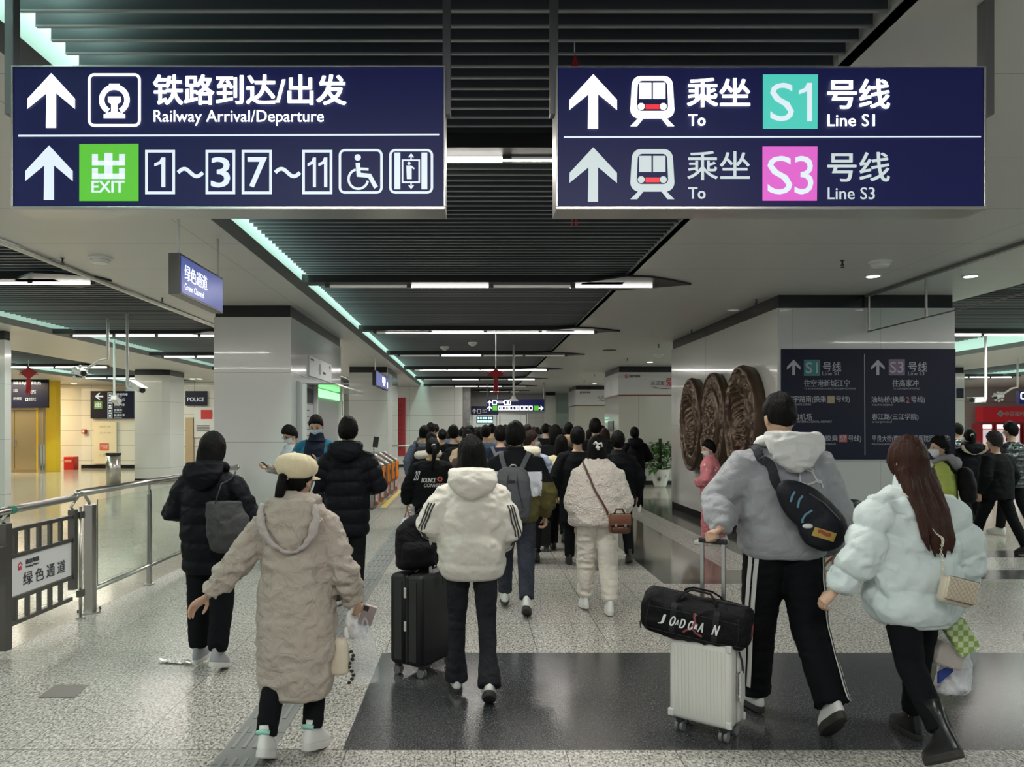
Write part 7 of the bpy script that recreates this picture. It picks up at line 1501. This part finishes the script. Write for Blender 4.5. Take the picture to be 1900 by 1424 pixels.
# sash of woman 3: bags and phone in her right hand
f = f3; U = f['up']; Wm = f['wm']; wr = f['J']['wrR']; hp = wr+Vector((.02,.04,-.09))
t = thing('phone', 'pale phone held in the right hand of the woman in the cream cap', 'phone', tuple(Wm @ (hp+Vector((.03,0,-.04))))); mb = MB(); TP = Wm @ Matrix.Translation(hp+Vector((.045,-.01,.01))) @ Matrix.Rotation(.5, 4, 'X') @ Matrix.Rotation(.35, 4, 'Y'); rbox(mb, TP, -.036,.036,-.005,.005,-.07,.07,.006); q = mb.build('body', mat('phone_pink_grey', (.40,.33,.33), .3, .4), t)
mb = MB(); rbox(mb, TP, -.030,-.002,-.009,-.004,.03,.062,.004); mb.build('lens_block', M_black, t)
t = thing('handbag', 'small cream leather bag with braided handle hanging from the cap woman\'s arm', 'handbag', tuple(Wm @ (wr+Vector((-.05,-.03,-.40))))); hb = wr+Vector((-.075,-.05,-.27))
soft('body', mat('leather_cream', (.60,.53,.41), .4), t, lambda mb: mb.stack([(-.095,.05,.03),(-.085,.062,.042),(-.02,.064,.044),(.05,.060,.034),(.085,.05,.018)], 24, 2.8), .006, 3, .006, (9,9,9), 4, Wm @ Matrix.Translation(hb))
mb = MB(); mb.T = Wm; pa = [hb+Vector((.045,0,.08)), hb+Vector((.055,.01,.16)), wr+Vector((.0,-.02,.02)), wr+Vector((-.01,.0,.045))]
for s in (0, 1): mb.tube([pa[0].lerp(pa[1], q*3) if q < 1/3 else (pa[1].lerp(pa[2], q*3-1) if q < 2/3 else pa[2].lerp(pa[3], q*3-2)) for q in np.linspace(0, .999, 30)], .011, 8)
n_ = len(mb.v)//2
for i in range(n_): 
    v = mb.v[i]; 
mb.v = [tuple(Vector(v)+Vector((.006*math.sin(i/8*.9+(0 if i < n_ else PI)), .006*math.cos(i/8*.9+(0 if i < n_ else PI)), 0))) for i, v in enumerate(mb.v)]
mb.build('braided_handle', mat('cord_white', (.68,.66,.62), .7), t, smooth=True)
mb = MB(); mb.T = Wm
for i in range(9): mb.ell(hb+Vector((.075+.012*math.sin(i*1.3),.0,.02-.020*i)), (.011,.011,.009), 8, 6)
mb.build('black_charm_cord', B_sh, t)
M_pl = mat('clear_plastic', (.70,.72,.75), .16, alpha=.24, bump=.6, bscale=14); M_plw = mat('plastic_white', (.72,.73,.76), .35, bump=.6, bscale=12, crease=.6, cscale=8)
def carrier(label, M, w_, d, h_, m, par='plastic_bag', seed=0, hl=.10, extra=None):
    t = thing(par, label, 'bag', tuple(M @ Vector((0,0,0))))
    soft('bag', m, t, lambda mb: mb.stack([(.0,w_*.34,d*.35),(.015,w_*.46,d*.5),(h_*.35,w_*.5,d*.5),(h_*.75,w_*.42,d*.34),(h_,w_*.22,d*.12)], 24, 2.3), .009, 2, .022, (12,12,8), seed, M)
    for s in (-1, 1): mb = MB(); mb.T = M; mb.tube([(s*w_*.16,0,h_*.97),(s*w_*.08,0,h_+hl*.6),(0,0,h_+hl)], .006, 6); mb.build('handle', extra or m, t, smooth=True)
    return t
carrier('crumpled clear plastic bag held below the phone by the cap woman', Wm @ Matrix.Translation(wr+Vector((.055,.02,-.43))), .15,.09,.27, M_pl, seed=2, hl=.07)
carrier('small white plastic bag behind the cream handbag', Wm @ Matrix.Translation(wr+Vector((-.01,.10,-.22))), .12,.07,.13, M_plw, seed=4, hl=.07)
# bags of woman 2
f = f2; Wm = f['wm']; wr = f['J']['wrR']; hp = wr+Vector((-.02,.03,-.10)); MG = mat('gift_green_check', (.30,.42,.10), .5)
t = carrier('clear plastic shopping bag with a box inside, held by the pale blue puffer woman', Wm @ Matrix.Translation(hp+Vector((-.015,-.02,-.30))), .25,.14,.24, M_pl, seed=6, hl=.06)
m_, n_, b__ = nt('green_check'); ck = n_.nodes.new('ShaderNodeTexChecker'); ck.inputs['Scale'].default_value = 34; ck.inputs[1].default_value = (.26,.40,.09,1); ck.inputs[2].default_value = (.60,.68,.42,1); tc_ = n_.nodes.new('ShaderNodeTexCoord'); n_.links.new(tc_.outputs['Object'], ck.inputs[0]); n_.links.new(ck.outputs[0], b__.inputs['Base Color'])
TG = Wm @ Matrix.Translation(hp+Vector((.0,-.07,-.13))) @ Matrix.Rotation(math.radians(-32), 4, 'Y'); mb = MB(); rbox(mb, TG, -.06,.06,-.02,.02,-.09,.09,.008); tag(mb.build('gift_box', m_), 'green and white checked packet at the top of the clear shopping bag', 'packet')
TG = Wm @ Matrix.Translation(hp+Vector((-.03,-.01,-.235))) @ Matrix.Rotation(math.radians(20), 4, 'Y'); mb = MB(); rbox(mb, TG, -.075,.075,-.035,.035,-.06,.06,.006); tag(mb.build('food_box', mat('box_kraft', (.50,.42,.34), .6)), 'pale brown box lying inside the clear shopping bag', 'box')
t = carrier('white plastic shopping bag with blue print hanging lowest beside the black boots', Wm @ Matrix.Translation(hp+Vector((.06,.06,-.47))), .22,.10,.36, M_plw, seed=9, hl=.09)
mb = MB(); TQ = Wm @ Matrix.Translation(hp+Vector((-.03,.0,-.36))); mb.T = TQ; mb.prism([(-.05,-.03),(.03,.03),(.035,.07),(-.05,.03)], lambda u, v: (u,-.012,v), lambda u, v: (u,.0,v)); mb.build('blue_print', mat('print_blue', (.02,.05,.28), .5), t)
# bag of the short person, phones of the two by the booth
f = f9; Wm = f['wm']; wr = f['J']['wrL']; t = carrier('white plastic bag with red handle carried by the person in the lettered jacket', Wm @ Matrix.Translation(wr+Vector((.0,.03,-.47))), .19,.10,.30, M_plw, seed=3, hl=.10, extra=mat('handle_red', (.45,.03,.03), .5))
for f, sd, lb in ((f26,1,'dark phone held by the young person in light grey'),(f27,-1,'pale phone held in both hands by the man in teal')):
    J = f['J']; m = (J['wrL']+J['wrR'])/2+Vector((0,.09,.04)); TP = f['wm'] @ Matrix.Translation(m) @ Matrix.Rotation(math.radians(-50), 4, 'X'); mb = MB(); rbox(mb, TP, -.037,.037,-.005,.005,-.075,.075,.006); tag(mb.build('phone', M_black if sd > 0 else mat('phone_pale', (.45,.40,.40), .4)), lb, 'phone')
# cap of woman 3 (worn: a part of her)
mb = MB(); V0 = []; k = f3['hk']; MC = f3['MH'] @ Matrix.Scale(k*.95, 4) @ Matrix.Translation((0,-.012,.062)) @ Matrix.Rotation(-.05, 4, 'X')
mb.stack([(-.052,.088,.100),(-.040,.094,.108),(-.015,.112,.128),(.018,.120,.136),(.050,.113,.126),(.078,.088,.098),(.094,.05,.055),(.099,.006,.006)], 48, 2.05)
mb.v = [tuple(Vector(v)*1.0+Vector((v[0],v[1],0)).normalized()*(-.006*max(0,math.cos(8*math.atan2(v[1],v[0]))**12)*(1 if v[2] > .0 else 0))+Vector((0,-.015*max(0,v[2])/.05,0))) for v in mb.v]
mb.v = [tuple(MC @ Vector(v)) for v in mb.v]; capm = mat('cap_cream', (.66,.57,.38), .85, bump=.25, bscale=160, crease=.2, cscale=8); mb.build('cap', capm, f3['R'], smooth=True, local=True)
mb = MB(); pts = []; V = []; FC = []; n = 16
for i in range(n+1):
    a = math.radians(25+130*i/n); r0_, r1_ = .094, .094+.052*math.sin(math.radians(180*i/n))+.002
    for r_, z in ((r0_,-.040),(r1_,-.058),(r1_,-.064),(r0_,-.046)): V.append(MC @ Vector((r_*math.cos(a)*.95, r_*math.sin(a)*1.12, z)))
FC = [(i*4+q, i*4+(q+1) % 4, (i+1)*4+(q+1) % 4, (i+1)*4+q) for i in range(n) for q in range(4)]+[(3,2,1,0),(n*4,n*4+1,n*4+2,n*4+3)]
mb.add(V, FC); mb.build('cap_brim', capm, f3['R'], local=True); mb = MB(); mb.ell(MC @ Vector((0,-.03,.099)), (.010,.010,.006), 10, 6); mb.build('cap_button', capm, f3['R'], local=True)
# dark red suitcase and small black one in the crowd, backpacks of people 20, 23
p = px(1042,982,0); tr_, Kr = case('dark wine red suitcase in the crowd between the backpack man and the fleece woman', (1038-VX)/F*12.6, 12.6, 10, .38, .24, .08, .62, mat('case_wine', (.045,.018,.016), .4), B_sh, (-.06,.06), -.08, 1.0, ribs=6)
ts_, Ks = case('small black suitcase just ahead of the backpack man', (1000-VX)/F*10.3, 10.3, 5, .30, .2, .08, .42, M_shellb, B_sh, (-.05,.05), .08, .95, ribs=6)
def pack(f, label, m=M_bag, w_=.14, z0=.95, z1=1.36, x=0):
    U = f['up']; t = wbag(f, label, 'backpack', 'backpack', U(x,-.25,z0)); soft('body', m, t, lambda mb: mb.stack([(U(0,0,z0).z,w_*.8,.05,x,U(0,-.25,z0).y),(U(0,0,z0+.05).z,w_,.08,x,U(0,-.25,z0).y),(U(0,0,(z0+z1)/2).z,w_,.09,x,U(0,-.25,1.2).y),(U(0,0,z1-.05).z,w_*.9,.07,x,U(0,-.23,1.3).y),(U(0,0,z1).z,w_*.5,.03,x,U(0,-.22,1.3).y)], 20, 2.8), .014, 3, .008, (7,7,7), 1, f['wm'])
    for s in (-1, 1): ribbon(f['coat'], [U(s*.10,-.2,z1-.06), U(s*.125,-.05,1.42), U(s*.12,.15,1.2)], .04, m, 'shoulder_strap', t, off=.004, thick=.01, world=f['wm'], n=14)
pack(f20, 'black rucksack worn by the person before the white far wall'); pack(f22, 'large black rucksack worn by the stooping person near the ticket gates', w_=.17); pack(f19, 'dark rucksack with grey straps left of the grey backpack', mat('strap_grey', (.10,.10,.11), .7), .12); pack(f28, 'black rucksack worn by the child in lime green', w_=.12)
f = f23; U = f['up']; mb = MB(); mb.T = f['wm']; mb.ball_tube([U(-.19,-.24,1.36), U(.12,-.24,1.385)], [.058,.058], 16); tag(mb.build('rolled_mat', mat('roll_cream', (.50,.48,.42), .8), smooth=True), 'cream rolled mat carried across the back near the ticket gates', 'roll')
# ================================================================== FAR CROWD
rnd = random.Random(21)
protos = []
VARS = [('short', HAIR, 'nylon_black', SEC_COAT, HD), ('bob', HAIR, 'cloth_black', SEC_LONG, None), ('short', HAIR, 'cloth_charcoal', SEC_COAT, None), ('pony', HAIRB, 'cloth_navy', SEC_COAT, HD), ('bob', HAIRB, 'nylon_black', SEC_COAT, HD), ('bun', HAIR, 'cloth_black', SEC_COAT, None)]
EXTRA = [None, None, None, None, mat('jacket_grey_mid', (.14,.14,.15), .8), mat('jacket_camel', (.30,.22,.14), .8), mat('jacket_rose', (.45,.22,.22), .8), mat('jacket_steel_blue', (.10,.14,.22), .8), mat('jacket_ivory', (.55,.52,.45), .8), mat('jacket_wine', (.12,.02,.025), .8)]
spots = []
tries = 0
while len(spots) < 74 and tries < 9000:
    tries += 1; Y = 13.4+22*rnd.random()**1.15; u = rnd.uniform(772, 1120) if Y < 20 else rnd.uniform(855, 1075); X = (u-VX)/F*Y
    if Y > 31.5 and X < .35: continue
    if X > 3.3 and Y > 21: continue
    if any(math.hypot(X-a, Y-b) < .68 for a, b, _ in spots): continue
    if any(o.name.startswith('person') and o.parent is None and math.hypot(X-o.location.x, Y-o.location.y) < .70 for o in COL.objects): continue
    if math.hypot(X-1.42, Y-12.6) < .6: continue
    spots.append((X, Y, u))
spots.sort(key=lambda q: q[1])
HW = {'short':'short black hair','bob':'chin length hair','pony':'dark ponytail','bun':'small dark bun'}
CN = {None:'black','jacket_grey_mid':'grey','jacket_camel':'camel','jacket_rose':'rose','jacket_steel_blue':'blue','jacket_ivory':'ivory','jacket_wine':'wine'}
ORD = ['first','second','third','fourth','fifth','sixth','seventh','eighth','ninth','tenth','eleventh','twelfth','last']
rows = [sorted(spots[i:i+8], key=lambda q: q[2]) for i in range(0, len(spots), 8)]; n_ = 0
for r_, row in enumerate(rows):
    for c_, (X, Y, u) in enumerate(row):
        v = n_ % len(VARS); n_ += 1; ex = EXTRA[rnd.randrange(len(EXTRA))]; hair, hm, mname, secs, hood = VARS[v]
        lab = '%s jacket person, %s, %s from left in %s far crowd row' % (CN[ex.name if ex else None], HW[hair], ORD[c_], ORD[r_])
        if v >= len(protos):
            f = mid('tmp', 900, 795, 20, hair=hair, hmat=hm, m=MATS[mname], secs=secs, hood=hood, lod=1, legs=((.2,.1,0),(-.2,.25,.3))); protos.append(f['R']); o = f['R']
        else: o = copy_tree(protos[v])
        sc = rnd.uniform(.955, 1.055); o.location = (X, Y, 0); o.scale = (sc, sc, sc); o.rotation_euler = (0, 0, rnd.uniform(-.2, .2)); o['label'] = lab; o['group'] = 'people in the far crowd'
        if ex:
            for ch in o.children:
                if ch.name.startswith(('jacket', 'hood')): ch.material_slots[0].link = 'OBJECT'; ch.material_slots[0].material = ex
